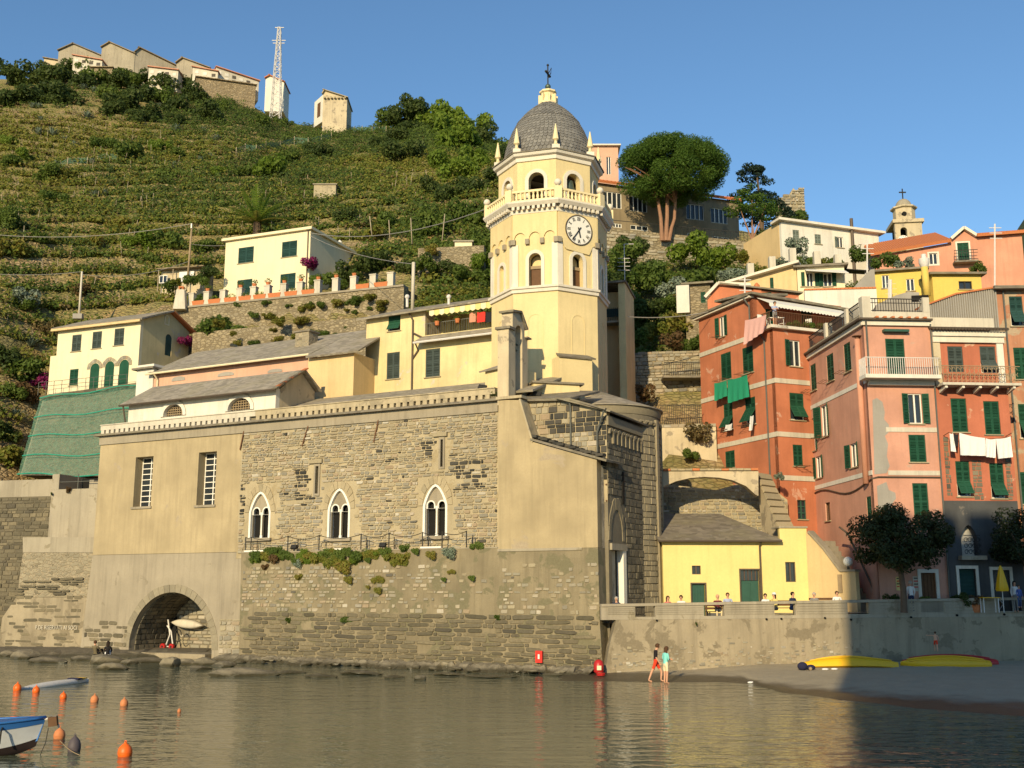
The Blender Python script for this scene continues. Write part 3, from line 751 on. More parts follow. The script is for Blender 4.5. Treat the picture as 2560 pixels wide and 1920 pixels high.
# sacristy and buttress in smooth ochre render, standing forward on the bastion line
q=lambda x,y:LB.hit(x,y,0)
xr=LB.S(1493,1250); xl=LB.S(1246,1200)
zm=LB.Z(1370,1371)
sac=[(xl,zm),(xr,zm),(xr,LB.Z(1493,1148)),q(1331,1104),q(1301,1000),(xl,q(1246,1000)[1])]
facade(church,LB,sac,[],'church_plaster',.6,'sacristy_wall')
m=MB(); LB.boxes(m,xl-.12,LB.S(1306,990),q(1246,1000)[1],q(1246,1000)[1]+.16,-1.2,.12); m.build('coping','parapet_stone',church)
m=MB(); slab(m,[LB.pt(*q(1302,997),.08),LB.pt(*q(1334,1104),.08),LB.pt(*q(1334,1104),-1),LB.pt(*q(1302,997),-1)],.1); m.build('buttress_coping','parapet_stone',church)
SE=LB.side(xr,2.2,True)
bar_w=SE.rect(1512,1197,1528,1269)
facade(church,SE,rectp((.602,zm,2.2,LB.Z(1493,1148)-.25)),[],'old_plaster',.4,'sacristy_side')
facade(church,SE,rectp((.002,zm,.6,LB.Z(1493,1148)-.05)),[],'old_plaster',.4,'sacristy_side')
m=MB(); SE.boxes(m,bar_w[0],bar_w[2],bar_w[1],bar_w[3],.0,.05); bw=m.build('barred_window','dark_inside',church)
for i in range(4):
 x=bar_w[0]+(bar_w[2]-bar_w[0])*(i+.3)/4; m=MB(); SE.boxes(m,x,x+.07,bar_w[1]-.1,bar_w[3]+.1,.08,.14); m.build('bar','wood_pale',bw)
for z in(bar_w[1]+.3,bar_w[3]-.4):m=MB(); SE.boxes(m,bar_w[0]-.15,bar_w[2]+.15,z,z+.07,.1,.18); m.build('bar','rust_metal',bw)
ra,rb=q(1328,1100),q(1506,1149)
roofquad(church,[LB.pt(ra[0],ra[1]+.1,.14),LB.pt(rb[0]+.3,rb[1]-.02,.14),LB.pt(rb[0]+.3,rb[1]+.05,-2.4),LB.pt(ra[0],ra[1]+.2,-2.4)],'slate_dark',.12)
for i in range(13):
 t=(i+.4)/13; m=MB(); m.box(LB.pt(ra[0]+(rb[0]-ra[0])*t,ra[1]+(rb[1]-ra[1])*t+.2+random.uniform(0,.06),-.2-random.uniform(0,.3)),(.42,.5,.14),LB.d+Vector((0,0,random.uniform(-.15,.0))),LB.n*-1); m.build('roof_slab','black_stone',church)
 # ------------------------------------------------------------------ bastion under the nave with its ledge
bast=empty('bastion_wall',LB.pt(20,0),'rough rubble bastion below the church windows rising out of the water','retaining wall')
b0,b1=LB.S(604,1500),LB.S(1500,1600)
bp=[(LB.S(598,1660),-1.5),(LB.S(1512,1690),-1.5),(b1,2.6),(xr,zm-.01),(xl+.02,zm-.01),(xl,ZL),(b0-.2,ZL)]
bw_=facade(bast,LB,bp,[],'bastion_render',1.0,'wall')
BE=LB.side(xr,2.4,True); facade(bast,BE,rectp((.01,-1,2.4,zm-.01)),[],'old_plaster',.3,'side_wall')
okb=in_poly(bp)
it=courses(b0-.2,b1+.1,-.5,3.0,.85,.2,okb,joint=.022,wr=(.3,1.9),hr=(.45,1.6),prob=.96)
place_stones(bw_,LB,it,'slate_stone',.13,parts=230)
it=courses(b0,b1,3.0,ZL-.8,.45,.2,lambda a,b,z0,z1:okb(a,b,z0,z1)and random.random()<(.75-(a-b0)/30 if a<b0+16 else .28 if a>xl else .06),wr=(.4,1.2))
place_stones(bw_,LB,it,'tan_stone',.09,parts=70)
m=MB(); LB.boxes(m,xl-.02,xr-.9,zm-.12,zm+.02,-.2,.05); m.build('string_course','concrete',bast)
m=MB(); LB.boxes(m,b0-.2,xl-.01,ZL,ZL+.06,-1.0,.02); m.build('ledge','grey_render',bast)
# chain railing
rail=empty('chain_railing',LB.pt(14,ZL+.06),'thin iron posts linked by sagging chains along the church ledge','railing')
xs=[(613,1382,1342),(627,1379,1341),(719,1377,1338),(797,1373,1334),(902,1370,1331),(972,1372,1329),(1056,1370,1326),(1105,1370,1323),(1166,1370,1321)]
pts=[]
for x,y0,y1 in xs:
 s=LB.S(x,1375,-.1); h=.95
 m=MB(); m.tube([LB.pt(s,ZL+.06,-.1),LB.pt(s,ZL+h+.06,-.1)],.035,6); m.build('post','dark_metal',rail); pts.append(s)
for a,b in zip(pts,pts[1:]):
 for zt in(.98,):
  m=MB(); m.tube([LB.pt(a+(b-a)*t,ZL+zt-.22*min(1,(b-a)/2)*(1-(2*t-1)**2),-.1)for t in[i/8 for i in range(9)]],.02,4); m.build('chain','dark_metal',rail)
for x in(640,742,914,983,1068,1180):
 s=LB.S(x,1370,-.5); m=MB(); m.tube([LB.pt(s,ZL+.06,-.6),LB.pt(s,ZL+.8,-.6)],.03,5); m.build('post','dark_metal',rail)
for(x,y),lb in zip(((735,1367),(957,1357)),('black floodlight on the church ledge between the first two twin windows','black floodlight on the church ledge left of the tallest twin window')):
 p=LB.pt(*LB.hit(x,y,-.3),-.3); p.z=ZL+.32; m=MB(); m.box(p,(.42,.16,.26),L.d,(-L.n+Vector((0,0,-.5))))
 fl=m.build('floodlight','dark_metal',None,loc=(p.x,p.y,ZL+.06)); tag(fl,lb,'floodlight','floodlights on the ledge')
 m=MB(); m.box((p.x,p.y,ZL+.16),(.08,.08,.2)); m.build('bracket','dark_metal',fl)
for(xa,xb),lb in zip(((612,662),(810,858),(1052,1103)),('white plank lying below the first twin window','white plank lying below the middle twin window','white plank lying below the tallest twin window')):
 y=1376 if xa<700 else 1372; m=MB(); a,b=LB.S(xa,y),LB.S(xb,y); LB.boxes(m,a,b,ZL+.06,ZL+.16,-.15,.06)
 tag(m.build('plank','white_paint',None,loc=LB.pt(a,ZL+.06)),lb,'plank')
 # ------------------------------------------------------------------ bell gable on the church roof
gz=L.Z(1285,988)
gab=empty('bell_gable',L.pt(L.S(1265,990),gz),'narrow grey stepped gable with an open arch and small bell before the tower','bell gable')
GS=Wall(L.pt(L.S(1254,980),0,.5)[:2],L.pt(L.S(1281.5,980),0,.5)[:2])
gl=GS.L
GE=GS.side(gl,2.45,True)
zsh=GS.Z(1268,826); zt=GE.Z(1312,787)
go=GE.rect(1297,818,1316,996); go=(.85,gz-.3,1.75,go[3])
gp=[(0,gz-.6),(2.45,gz-.6),(2.45,zsh-.05),(2.05,zsh-.05),(2.05,zt-.75),(1.4,zt),(.5,zt-.12),(.5,zsh+.1),(0,zsh+.1)]
m=MB(); m.prism(gp,GE,-gl,0,[archp(go)]); m.build('wall','old_plaster',gab)
m=MB(); GS.boxes(m,-.12,gl+.14,zsh+.1,zsh+.25,-.62,.12); m.build('shoulder_slab','slate_dark',gab); m=MB(); GS.boxes(m,-.05,gl+.2,zsh-.05,zsh+.04,-2.6,-2.06); m.build('shoulder_slab','slate_dark',gab)
m=MB(); slab(m,[GE.pt(.3,zt-.1,.15),GE.pt(1.45,zt+.08,.15),GE.pt(1.45,zt+.08,-gl-.1),GE.pt(.3,zt-.1,-gl-.1)],.12)
slab(m,[GE.pt(1.45,zt+.08,.15),GE.pt(2.3,zt-.85,.15),GE.pt(2.3,zt-.85,-gl-.1),GE.pt(1.45,zt+.08,-gl-.1)],.12); m.build('roof','slate_dark',gab)
bc=GE.pt(1.3,go[3]-1.5,-gl/2)
m=MB(); m.lathe(bc,[(.26,0),(.2,.1),(.14,.3),(.08,.4),(.02,.42)],12); m.bar(bc+Vector((0,0,.45))-GE.d*.45,bc+Vector((0,0,.45))+GE.d*.45,.09); m.build('bell','bronze',gab,40)
# ------------------------------------------------------------------ octagonal bell tower
TX,TY=2.48,69.4
tower=empty('bell_tower',(TX,TY,0),'pale yellow octagonal bell tower with a clock and a grey scaled dome','bell tower')
def V(k,r):t=R(6+45*k); return Vector((TX+r*math.sin(t),TY-r*math.cos(t),0))
def face(k,r):return Wall(V(k-1,r)[:2],V(k,r)[:2])
R1,R2,R3=3.84,3.40,4.34
Yv=TY-R1*math.cos(R(6)); Yv2=TY-R2*math.cos(R(6)); Yb=TY-R3
zv=lambda py,Y=Yv,px=1396:P(px,py,Y).z
zband0,zband1=zv(725.7),zv(711.6); zcap=zv(593); zcor0=zv(528); zslab=zv(494,Yb);
zrail=zv(466,Yb); zu0=zslab; zc0,zc1=zv(396,Yv2),zv(372,Yv2-.3)
zbase=11.0
fy=MB()
FW={}
for k in range(8):
 W=face(k,R1); FW[k]=W
 arch_q=(W.L/2-.40,zband1+.02,W.L/2+.40,zv(628))
 front=k in(0,1,7,2,6)
 hol=[]
 if k in(0,1):hol=[archp(arch_q)]
 elif front:hol=[archp((W.L/2-.34,zband1+.02,W.L/2+.34,zv(640)))]
 m=MB(); m.prism(rectp((0,zbase,W.L,zband0)),W,-.3,0,back=False); m.build('lower_wall','tower_yellow',tower)
 m=MB(); m.prism(rectp((0,zband0+.003,W.L,zcor0+.3)),W,-.45,0,hol); m.build('shaft_wall','tower_yellow',tower)
 # shallow blind arch low down
 if front:
  q=(W.L/2-.45,zbase+2.6,W.L/2+.45,zv(782)); g=MB(); g.prism(archp((q[0]-.05,q[1],q[2]+.05,q[3]+.05)),W,0,.025,[archp((q[0],q[1]+.01,q[2],q[3]))]); g.build('blind_arch','tower_yellow',tower)
  # bracketed arches: upper wall stands proud with a scalloped edge
 n=3; z0=zcap; wl=W.L; pr=.10
 if k==1:
  pts=[(0,zcap+.05),(.30,zcap-.12),(.5,zcap-.62),(.62,zcap-.7),(wl-.62,zcap-.86),(wl-.36,zcap-.3),(wl,zcap-.1),(wl,zcor0),(0,zcor0)]
 else:
  pts=[(0,z0)]
  for i in range(n):
   c=wl*(i+.5)/n; r=wl/n*.40
   pts+=[(c+r*math.cos(a),z0+r*1.25*math.sin(a))for a in[math.pi*(1-j/8)for j in range(9)]]
  pts+=[(wl,z0),(wl,zcor0),(0,zcor0)]
 g=MB(); g.prism(pts,W,0.002,pr); g.build('arched_band','tower_yellow',tower)
 if k!=1:
  for i in range(1,n):g=MB(); s=wl*i/n; W.boxes(g,s-.13,s+.13,z0-.32,z0+.02,0.0,.2); g.build('corbel','grey_render',tower)
 g=MB(); vtx=V(k,R1+.05); W2=face(k+1,R1)
 for WW,a,b in((W,wl-.36,wl+.05),(W2,-.05,.36)):WW.boxes(g,a,b,zband1,zcap-.3,0,.06)
 g.build('pilaster','trim_white',tower)
 g=MB();
 for WW,a,b in((W,wl-.2,wl+.08),(W2,-.08,.2)):WW.boxes(g,a,b,zcap-.32,zcap+.02,0,.22)
 g.build('corbel','grey_render',tower)
 if front:
  q=arch_q if k in(0,1)else(W.L/2-.34,zband1+.02,W.L/2+.34,zv(640))
  e=.22; g=MB(); g.prism(archp((q[0]-e,q[1],q[2]+e,q[3]+e)),W,-.02,.07,[archp((q[0],q[1]+.004,q[2],q[3]))]); wo=g.build('window','trim_white',tower)
  g=MB()
  if k in(0,1):
   W.boxes(g,q[0]+.05,q[2],q[1]-.05,q[3]-.95,-.44,-.38); g.build('wooden_panel','wood_brown',wo)
   g=MB(); W.boxes(g,q[0]+.02,q[2],q[3]-.95,q[3]-.75,-.44,-.3); g.build('beam','wood_pale',wo)
   g=MB(); g.prism(archp(q),W,-.7,-.66); g.build('panel','tower_yellow',wo)
  else:g.prism(archp(q),W,-.3,-.25); g.build('panel','tower_yellow' if k!=2 else 'window_glass',wo)
for name,prof,mt in(('string_course',[(R1-.05,zband0-.02),(R1+.12,zband0),(R1+.14,zband0+.2),(R1+.24,zband1-.14),(R1+.26,zband1),(R1-.05,zband1+.04)],'trim_white'),('gallery_cornice',[(R1-.05,zcor0-.05),(R1+.14,zcor0),(R1+.16,zcor0+.22),(R1+.1,zcor0+.24),(R1+.1,zcor0+.5),(R3-.12,zcor0+.52),(R3-.06,zslab-.3),(R3+.1,zslab-.1),(R3+.1,zslab),(1.5,zslab+.01)],'trim_white'),('top_cornice',[(R2-.1,zc0-.03),(R2+.1,zc0),(R2+.12,zc0+.25),(R2+.26,zc0+.3),(R2+.32,zc1-.2),(R2+.38,zc1-.06),(R2+.38,zc1-.02),(R2-1.0,zc1)],'trim_white'),('cornice_slates',[(R2+.44,zc1-.02),(R2+.46,zc1+.05),(2.7,zc1+.22)],'slate_dark')):
 m=MB(); m.lathe((TX,TY,0),prof,8,R(-84),cap=False); m.build(name,mt,tower)
dn=None
for k in(7,0,1,2,3,6):
 W=face(k,R1+.12); n=9
 for i in range(n):
  s=W.L*(i+.5)/n; p=W.pt(s,zcor0+.39,.14)
  m=MB(); m.box(p,(.19,.30,.3),W.d,-W.n); m.box(p+W.n*.08+Vector((0,0,-.12)),(.15,.2,.16),W.d,-W.n); m.build('modillion','trim_white',tower)
  # gallery balustrade
bl_me=MB().lathe((0,0,0),[(.10,0),(.10,.06),(.055,.1),(.10,.28),(.09,.42),(.05,.62),(.08,.72),(.09,.80)],8)
bl0=None; hz=zrail-zslab
for k in range(8):
 if k in(4,5):continue
 W=face(k,R3-.12); n=9
 g=MB(); W.boxes(g,.2,W.L-.2,zslab+hz-.14,zslab+hz,-.1,.1); g.build('gallery_rail','gold_yellow',tower)
 g=MB(); W.boxes(g,.2,W.L-.2,zslab,zslab+.1,-.1,.1); g.build('gallery_plinth','gold_yellow',tower)
 for i in range(n):
  p=W.pt(.35+(W.L-.7)*(i+.5)/n,zslab+.1)-WL[tower.name]
  if bl0 is None:bl0=bl_me.build('baluster','gold_yellow',tower,60,local=True); o=bl0
  else:o=bl0.copy(); C.objects.link(o)
  o.location=p; o.scale=(1,1,(hz-.24)/.8)
for k in range(8):
 if k==4:continue
 v=V(k,R3-.16); g=MB(); out=(v-Vector((TX,TY,0))).normalized(); g.box((v.x,v.y,zslab+hz*.5+.04),(.5,.36,hz+.08),Vector((out.y,-out.x,0))*-1,out); po=g.build('gallery_post','gold_yellow',tower)
 g=MB(); g.lathe((v.x,v.y,zslab+hz),[(.1,.06),(.08,.14),(.14,.2)],8); g.ball((v.x,v.y,zslab+hz+.36),.23,12,8); g.build('ball_finial','trim_white',po,60)
 # open belfry stage
for k in range(8):
 W=face(k,R2); q=(W.L/2-.52,zslab-.02,W.L/2+.52,zv(426,Yv2)); hol=[archp(q)]
 m=MB(); m.prism(rectp((0,zslab-.1,W.L,zc0+.1)),W,-.5,0,[archp((q[0],zslab+.05,q[2],q[3]))]); m.build('belfry_wall','tower_yellow',tower)
 e=.24; g=MB(); g.prism(archp((q[0]-e,zslab,q[2]+e,q[3]+e)),W,-.02,.07,[archp((q[0],zslab+.02,q[2],q[3]))]); g.build('belfry_surround','trim_white',tower)
W=face(1,R2); bc=W.pt(W.L/2,zslab+1.0,-.55)
m=MB(); m.lathe(bc,[(.55,0),(.5,.05),(.42,.2),(.34,.55),(.3,.85),(.12,1.0),(.02,1.02)],16); bell=m.build('bell','bronze',tower,50)
m=MB(); m.bar(bc+Vector((0,0,1.15))-W.d*.7,bc+Vector((0,0,1.15))+W.d*.7,.2); m.build('headstock','wood_brown',bell)
m=MB(); m.lathe((TX,TY,0),[(2.8,zslab+.02),(2.8,zslab+.04)],8,R(-84)); m.build('belfry_floor','grey_render',tower)
# scaled dome
zd0=zc1+.1; zd1=P(1372,262,TY).z; H=zd1-zd0
dprof=[(3.0,0),(2.97,.12),(2.86,.25),(2.68,.38),(2.42,.52),(2.05,.67),(1.6,.79),(1.1,.89),(.62,.97),(.5,1)]
dprof=[(r*1.0,t*H)for r,t in dprof]
m=MB(); m.lathe((TX,TY,zd0),dprof,40); dome=m.build('dome','dark_mortar',tower,60)
def dome_at(u):
 ls=[0]
 for(r0,z0),(r1,z1)in zip(dprof,dprof[1:]):ls.append(ls[-1]+math.hypot(r1-r0,z1-z0))
 t=u*ls[-1]
 for i in range(len(ls)-1):
  if t<=ls[i+1]+1e-9:
   f=(t-ls[i])/(ls[i+1]-ls[i]); (r0,z0),(r1,z1)=dprof[i],dprof[i+1]
   tn=Vector((r1-r0,0,z1-z0)).normalized(); return r0+(r1-r0)*f,z0+(z1-z0)*f,tn
 return dprof[-1][0],dprof[-1][1],Vector((-1,0,0))
sme=[]
for v in range(4):
 pts=[(-.5,.55),(-.5,-.1),(-.4,-.32),(-.2,-.47),(0,-.52),(.2,-.47),(.4,-.32),(.5,-.1),(.5,.55)]
 vs=[(x,-.5,z)for x,z in pts]+[(x,.5,z)for x,z in pts]; n=len(pts)
 me=bpy.data.meshes.new('scale'); fs=[tuple(range(n))[::-1]]+[(i,(i+1)%n,n+(i+1)%n,n+i)for i in range(n)]
 me.from_pydata(vs,[],fs); me.materials.append(MATS['scale_slate']); me.update(); sme.append((me,np.array(vs),fs))
rows=24; arclen=sum(math.hypot(b[0]-a[0],b[1]-a[1])for a,b in zip(dprof,dprof[1:])); lst=[]
for j in range(rows):
 u=(j+.5)/rows; r,z,tn=dome_at(u); n=max(14,int(2*math.pi*r/.27))
 for i in range(n):
  a=2*math.pi*(i+.5*(j%2))/n; lst.append((a,r,z,tn,2*math.pi*r/n))
def facing(q):return-math.cos(q[0]-R(0))
lst.sort(key=lambda q:(math.sin(q[0])>.1,-q[4]*abs(math.sin(q[0])-.0)))
VV,FF=[],[]
for i,(a,r,z,tn,wd)in enumerate(lst):
 out=Vector((math.cos(a),math.sin(a),0)); ex=Vector((-math.sin(a),math.cos(a),0)); up=out*tn.x+Vector((0,0,tn.z)); nr=ex.cross(up)
 if nr.dot(out)<0 and nr.z<0:nr=-nr
 rot=(up-nr*.16).normalized(); nr=ex.cross(rot)if ex.cross(rot).dot(out)>0 or ex.cross(rot).z>0 else-ex.cross(rot)
 h=arclen/rows*1.5; p=Vector((TX,TY,zd0))+out*r+Vector((0,0,z))+nr*.05
 M=Matrix(((-ex.x*wd*.95,nr.x*-.035,rot.x*h,p.x),(-ex.y*wd*.95,nr.y*-.035,rot.y*h,p.y),(-ex.z*wd*.95,nr.z*-.035,rot.z*h,p.z),(0,0,0,1)))
 me,vs,fs=random.choice(sme)
 if i<300:
  o=bpy.data.objects.new('scale',me); C.objects.link(o); o.parent=dome; o.matrix_basis=Matrix.Translation(-WL[tower.name])@M
 else:
  A=np.array(M); b=len(VV); q2=vs@A[:3,:3].T+A[:3,3]; VV.extend(map(tuple,q2)); FF.extend(tuple(b+t for t in f)for f in fs)
mb=MB(); mb.v,mb.f,mb.mi=VV,FF,[0]*len(FF); mb.build('scales','scale_slate',dome)['kind']='stuff'
# lantern, ball, cross
zl1=P(1372,226,TY).z; hl=zl1-zd1
m=MB(); m.lathe((TX,TY,zd1-.05),[(.68,0),(.68,.12),(.56,.14),(.5,.3),(.40,hl*.55),(.46,hl*.75),(.6,hl*.82),(.6,hl*.93),(.3,hl),(.14,hl+.08)],8,R(-84)); lan=m.build('lantern','gold_yellow',tower)
m=MB()
for k in range(8):
 v=V(k,.5); out=(v-Vector((TX,TY,0))).normalized(); m.box((v.x,v.y,zd1+hl*.3),(.1,.34,hl*.6),Vector((-out.y,out.x,0)),out)
m.build('volute','gold_yellow',lan)
zb3=P(1372,217,TY).z
m=MB(); m.ball((TX,TY,zb3),.20,14,10); m.build('ball','bronze',tower,60)
zx=P(1370,163,TY).z
m=MB(); m.tube([(TX,TY,zb3),(TX,TY,zx)],.045,6); ca=Vector((.35,.94,0)); m.bar(Vector((TX,TY,zx-.65))-ca*.42,Vector((TX,TY,zx-.65))+ca*.42,.1)
for d in(-.42,.42):m.ball(Vector((TX,TY,zx-.65))+ca*d,.09,8,6)
m.ball((TX,TY,zx),.09,8,6); m.tube([Vector((TX,TY,zb3+.6)),Vector((TX+.2,TY,zb3+1.0)),Vector((TX+.25,TY,zb3+1.4)),Vector((TX,TY,zx-.7))],.03,5); m.build('cross','dark_metal',tower,40)
for k in range(8):
 v=V(k,R2+.05); m=MB(); m.box((v.x,v.y,zc1+.16),(.5,.5,.36)); m.build('pinnacle_base','trim_white',tower)
 m=MB(); m.lathe((v.x,v.y,zc1+.34),[(.16,0),(.2,.08),(.1,.16),(.1,.3),(.22,.42),(.2,.5),(.03,1.5)],8); m.build('pinnacle','gold_yellow',tower,40)
 # clock
W=FW[1]; cs,cz=W.hit(1444.5,577); rc=.96
ck=empty('clock',W.pt(cs,cz,.1),None,None); ck.parent=tower; ck.location=W.pt(cs,cz,.1)-WL[tower.name]; WL[ck.name]=W.pt(cs,cz,.1)
m=MB(); m.prism([(cs+rc*math.cos(2*math.pi*i/40),cz+rc*math.sin(2*math.pi*i/40))for i in range(40)],W,0,.13); m.build('dial','white_paint',ck)
m=MB(); m.prism([(cs+(rc+.05)*math.cos(2*math.pi*i/40),cz+(rc+.05)*math.sin(2*math.pi*i/40))for i in range(40)],W,0,.16,[[(cs+rc*.985*math.cos(2*math.pi*i/40),cz+rc*.985*math.sin(2*math.pi*i/40))for i in range(40)]]); m.build('rim','pipe_brown',ck)
def stroke(m,x0,y0,x1,y1,wd,o=.135):
 a,b=W.pt(cs+x0,cz+y0,o),W.pt(cs+x1,cz+y1,o); m.bar(a,b,wd,W.n,.02)
ROM=['XII','I','II','III','IV','V','VI','VII','VIII','IX','X','XI']
for i,t in enumerate(ROM):
 m=MB(); th=R(90-30*i); ur=Vector((math.cos(th),math.sin(th))); ut=Vector((ur.y,-ur.x)); hh=.12
 ws={'I':.065,'V':.13,'X':.13}; tw=sum(ws[c]for c in t); x=-tw/2
 for c in t:
  w_=ws[c]; xa,xb=x+.015,x+w_-.015; xm=(xa+xb)/2
  L2={'I':[((xm,-hh),(xm,hh))],'V':[((xa,hh),(xm,-hh)),((xb,hh),(xm,-hh))],'X':[((xa,hh),(xb,-hh)),((xb,hh),(xa,-hh))]}[c]
  for(p,h0),(q2,h1)in L2:
   A=ur*(.75+h0)+ut*p; B=ur*(.75+h1)+ut*q2; stroke(m,A.x,A.y,B.x,B.y,.035)
  x+=w_
 m.build('numeral','dark_metal',ck)
for an,l0,l1,wd,nm in((R(90-6*36),-.25,.78,.07,'minute_hand'),(R(90-30*5.6),-.18,.5,.09,'hour_hand')):
 m=MB(); stroke(m,l0*math.cos(an),l0*math.sin(an),l1*math.cos(an),l1*math.sin(an),wd,.17 if l1>.6 else .155); m.build(nm,'dark_metal',ck)
 # lower blocks round the foot of the tower
F0=face(1,R1)
BW=Wall(P(1399,940,64.7)[:2],P(1482,940,65.6)[:2])
def slabbed(W,x0,y0,x1,y1,dep,nm='buttress_block',zb=10.5):
 s0,s1,z1=W.S(x0,(y0+y1)/2),W.S(x1,(y0+y1)/2),W.Z((x0+x1)/2,y0)
 m=MB(); W.boxes(m,s0,s1,zb,z1,-dep,0); m.build(nm,'tower_yellow',tower)
 return s0,s1,z1
s0,s1,z1=slabbed(BW,1399,893,1481,1000,3.2)
m=MB(); slab(m,[BW.pt(s0-.1,z1,.15),BW.pt(s1+.2,z1,.15),BW.pt(s1+.2,z1+.5,-1.2),BW.pt(s0+.3,z1+.5,-1.2)],.1); m.build('buttress_roof','slate_dark',tower)
BW2=Wall(P(1332,960,62.6)[:2],P(1460,960,63.4)[:2])
s0,s1,z1=slabbed(BW2,1334,960,1449,990,2.0)
m=MB(); BW2.boxes(m,s0-.1,s1+.25,z1,z1+.12,-2,.15); m.build('buttress_roof','slate_dark',tower)
BW3=Wall(P(1200,940,64.2)[:2],P(1262,940,62.6)[:2])
s0,s1,z1=slabbed(BW3,1213,922,1262,985,2.6)
m=MB(); slab(m,[BW3.pt(s0-.3,z1-.02,.25),BW3.pt(s1+.1,z1-.02,.25),BW3.pt(s1+.1,z1+.75,-1.6),BW3.pt(s0+.7,z1+.75,-1.6)],.1); m.build('buttress_roof','slate_roof',tower)
for(x,y,Y),lb in zip(((1206,968,62.8),(1342,985,61.8)),('black floodlight at the parapet left of the bell gable','black floodlight on the roof just right of the bell gable')):
 p=P(x,y,Y); m=MB(); m.box(p,(.5,.12,.3),(1,-.3,-.2),(0.2,1,-.6)); fl=m.build('floodlight','dark_metal',None,loc=p); tag(fl,lb,'floodlight'); m=MB(); m.box(p-Vector((0,-.05,.3)),(.1,.1,.4)); m.build('bracket','dark_metal',fl)
 # ------------------------------------------------------------------ terrain: hillside as a height field
def perlin(X,Y,s,seed=0):
 r=np.random.default_rng(seed); T=r.random((64,64))
 x,y=X*s+1000,Y*s+1000; i,j=np.floor(x).astype(int),np.floor(y).astype(int); f,g=x-i,y-j
 f,g=f*f*(3-2*f),g*g*(3-2*g); t=lambda a,b:T[a%64,b%64]
 return(t(i,j)*(1-f)*(1-g)+t(i+1,j)*f*(1-g)+t(i,j+1)*(1-f)*g+t(i+1,j+1)*f*g)*2-1
COLS=[(-500,[(1250,86),(1000,93),(800,101),(600,116),(400,150),(200,215)]),(0,[(1230,87),(1000,94),(800,102),(600,117),(400,150),(190,212)]),(130,[(1200,92),(1000,99),(830,106),(640,117),(400,152),(165,213)]),(260,[(1200,94),(1000,99),(800,107),(640,119),(400,155),(185,212)]),(400,[(1000,98),(800,104),(700,113),(600,124),(400,158),(205,212)]),(560,[(1000,96),(800,101),(765,109),(700,116),(600,124),(420,156),(230,210)]),(700,[(1000,95),(800,99),(765,108),(690,116),(600,123),(450,152),(296,210)]),(850,[(1000,92),(790,97),(740,104),(660,112),(600,120),(450,150),(312,208)]),(1050,[(1000,90),(800,95),(720,101),(640,110),(590,119),(450,148),(300,200)]),(1250,[(1000,88),(800,95),(700,102),(600,114),(450,140),(365,190)]),(1450,[(1000,84),(870,91),(760,97),(660,103),(600,112),(470,150)]),(1650,[(1150,76),(1000,80),(900,86),(800,92),(690,97),(640,106),(560,150)]),(1820,[(1200,75),(1000,79),(880,84),(800,90),(700,96),(650,106),(580,150)]),(2000,[(1300,73),(900,82),(720,92),(670,102),(600,150)]),(2300,[(1350,71),(900,82),(760,92),(680,112),(640,150)]),(2600,[(1400,70),(900,82),(760,92),(700,115),(680,150)]),(3200,[(1400,70),(900,82),(760,92),(700,115),(690,150)])]
CA,CP=[],[]
for px,l in COLS:
 q=[P(px,y,Y)for y,Y in l]; CA.append(sum(p.x/p.y for p in q)/len(q))
 f=q[0]; CP.append(([f.y-9,f.y-1.5]+[p.y for p in q]+[q[-1].y+20,q[-1].y+300],[-4,f.z-1.5]+[p.z for p in q]+[q[-1].z-3,q[-1].z-95]))
CA=np.array(CA)
def hbase(X,Y):
 X,Y=np.asarray(X,float),np.asarray(Y,float); a=np.clip(X/np.maximum(Y,1),CA[0],CA[-1]-1e-6)
 i=np.clip(np.searchsorted(CA,a,'right')-1,0,len(CA)-2); t=(a-CA[i])/(CA[i+1]-CA[i])
 Zs=np.stack([np.interp(Y,ys,zs)for ys,zs in CP]); k=np.arange(Zs.shape[1])if Zs.ndim>1 else 0
 if Zs.ndim>1:return Zs[i,k]*(1-t)+Zs[i+1,k]*t
 return Zs[i]*(1-t)+Zs[i+1]*t
TS=2.3
def tfrac(X,Y,z):return z/TS+1.5*perlin(X,Y,.03,3)+.4*perlin(X,Y,.11,4)
def h(X,Y):
 X,Y=np.atleast_1d(X).astype(float),np.atleast_1d(Y).astype(float)
 z=hbase(X,Y)+1.5*perlin(X,Y,.03,1)*np.clip((Y-105)/40,0,1)+.35*perlin(X,Y,.2,2)
 q=tfrac(X,Y,z); f=q-np.floor(q); s=np.clip((f-.5)/.28,0,1); s=s*s*(3-2*s)
 k=np.clip(.75+.5*perlin(X,Y,.05,6),.25,.95)*np.clip((Y-90)/8,0,1)*np.clip((205-Y)/20,0,1)
 return z+k*TS*(s-f)
GX,GY=np.arange(-175,190,.85),np.arange(62,330,.85)
XX,YY=np.meshgrid(GX,GY); zz=h(XX.ravel(),YY.ravel())
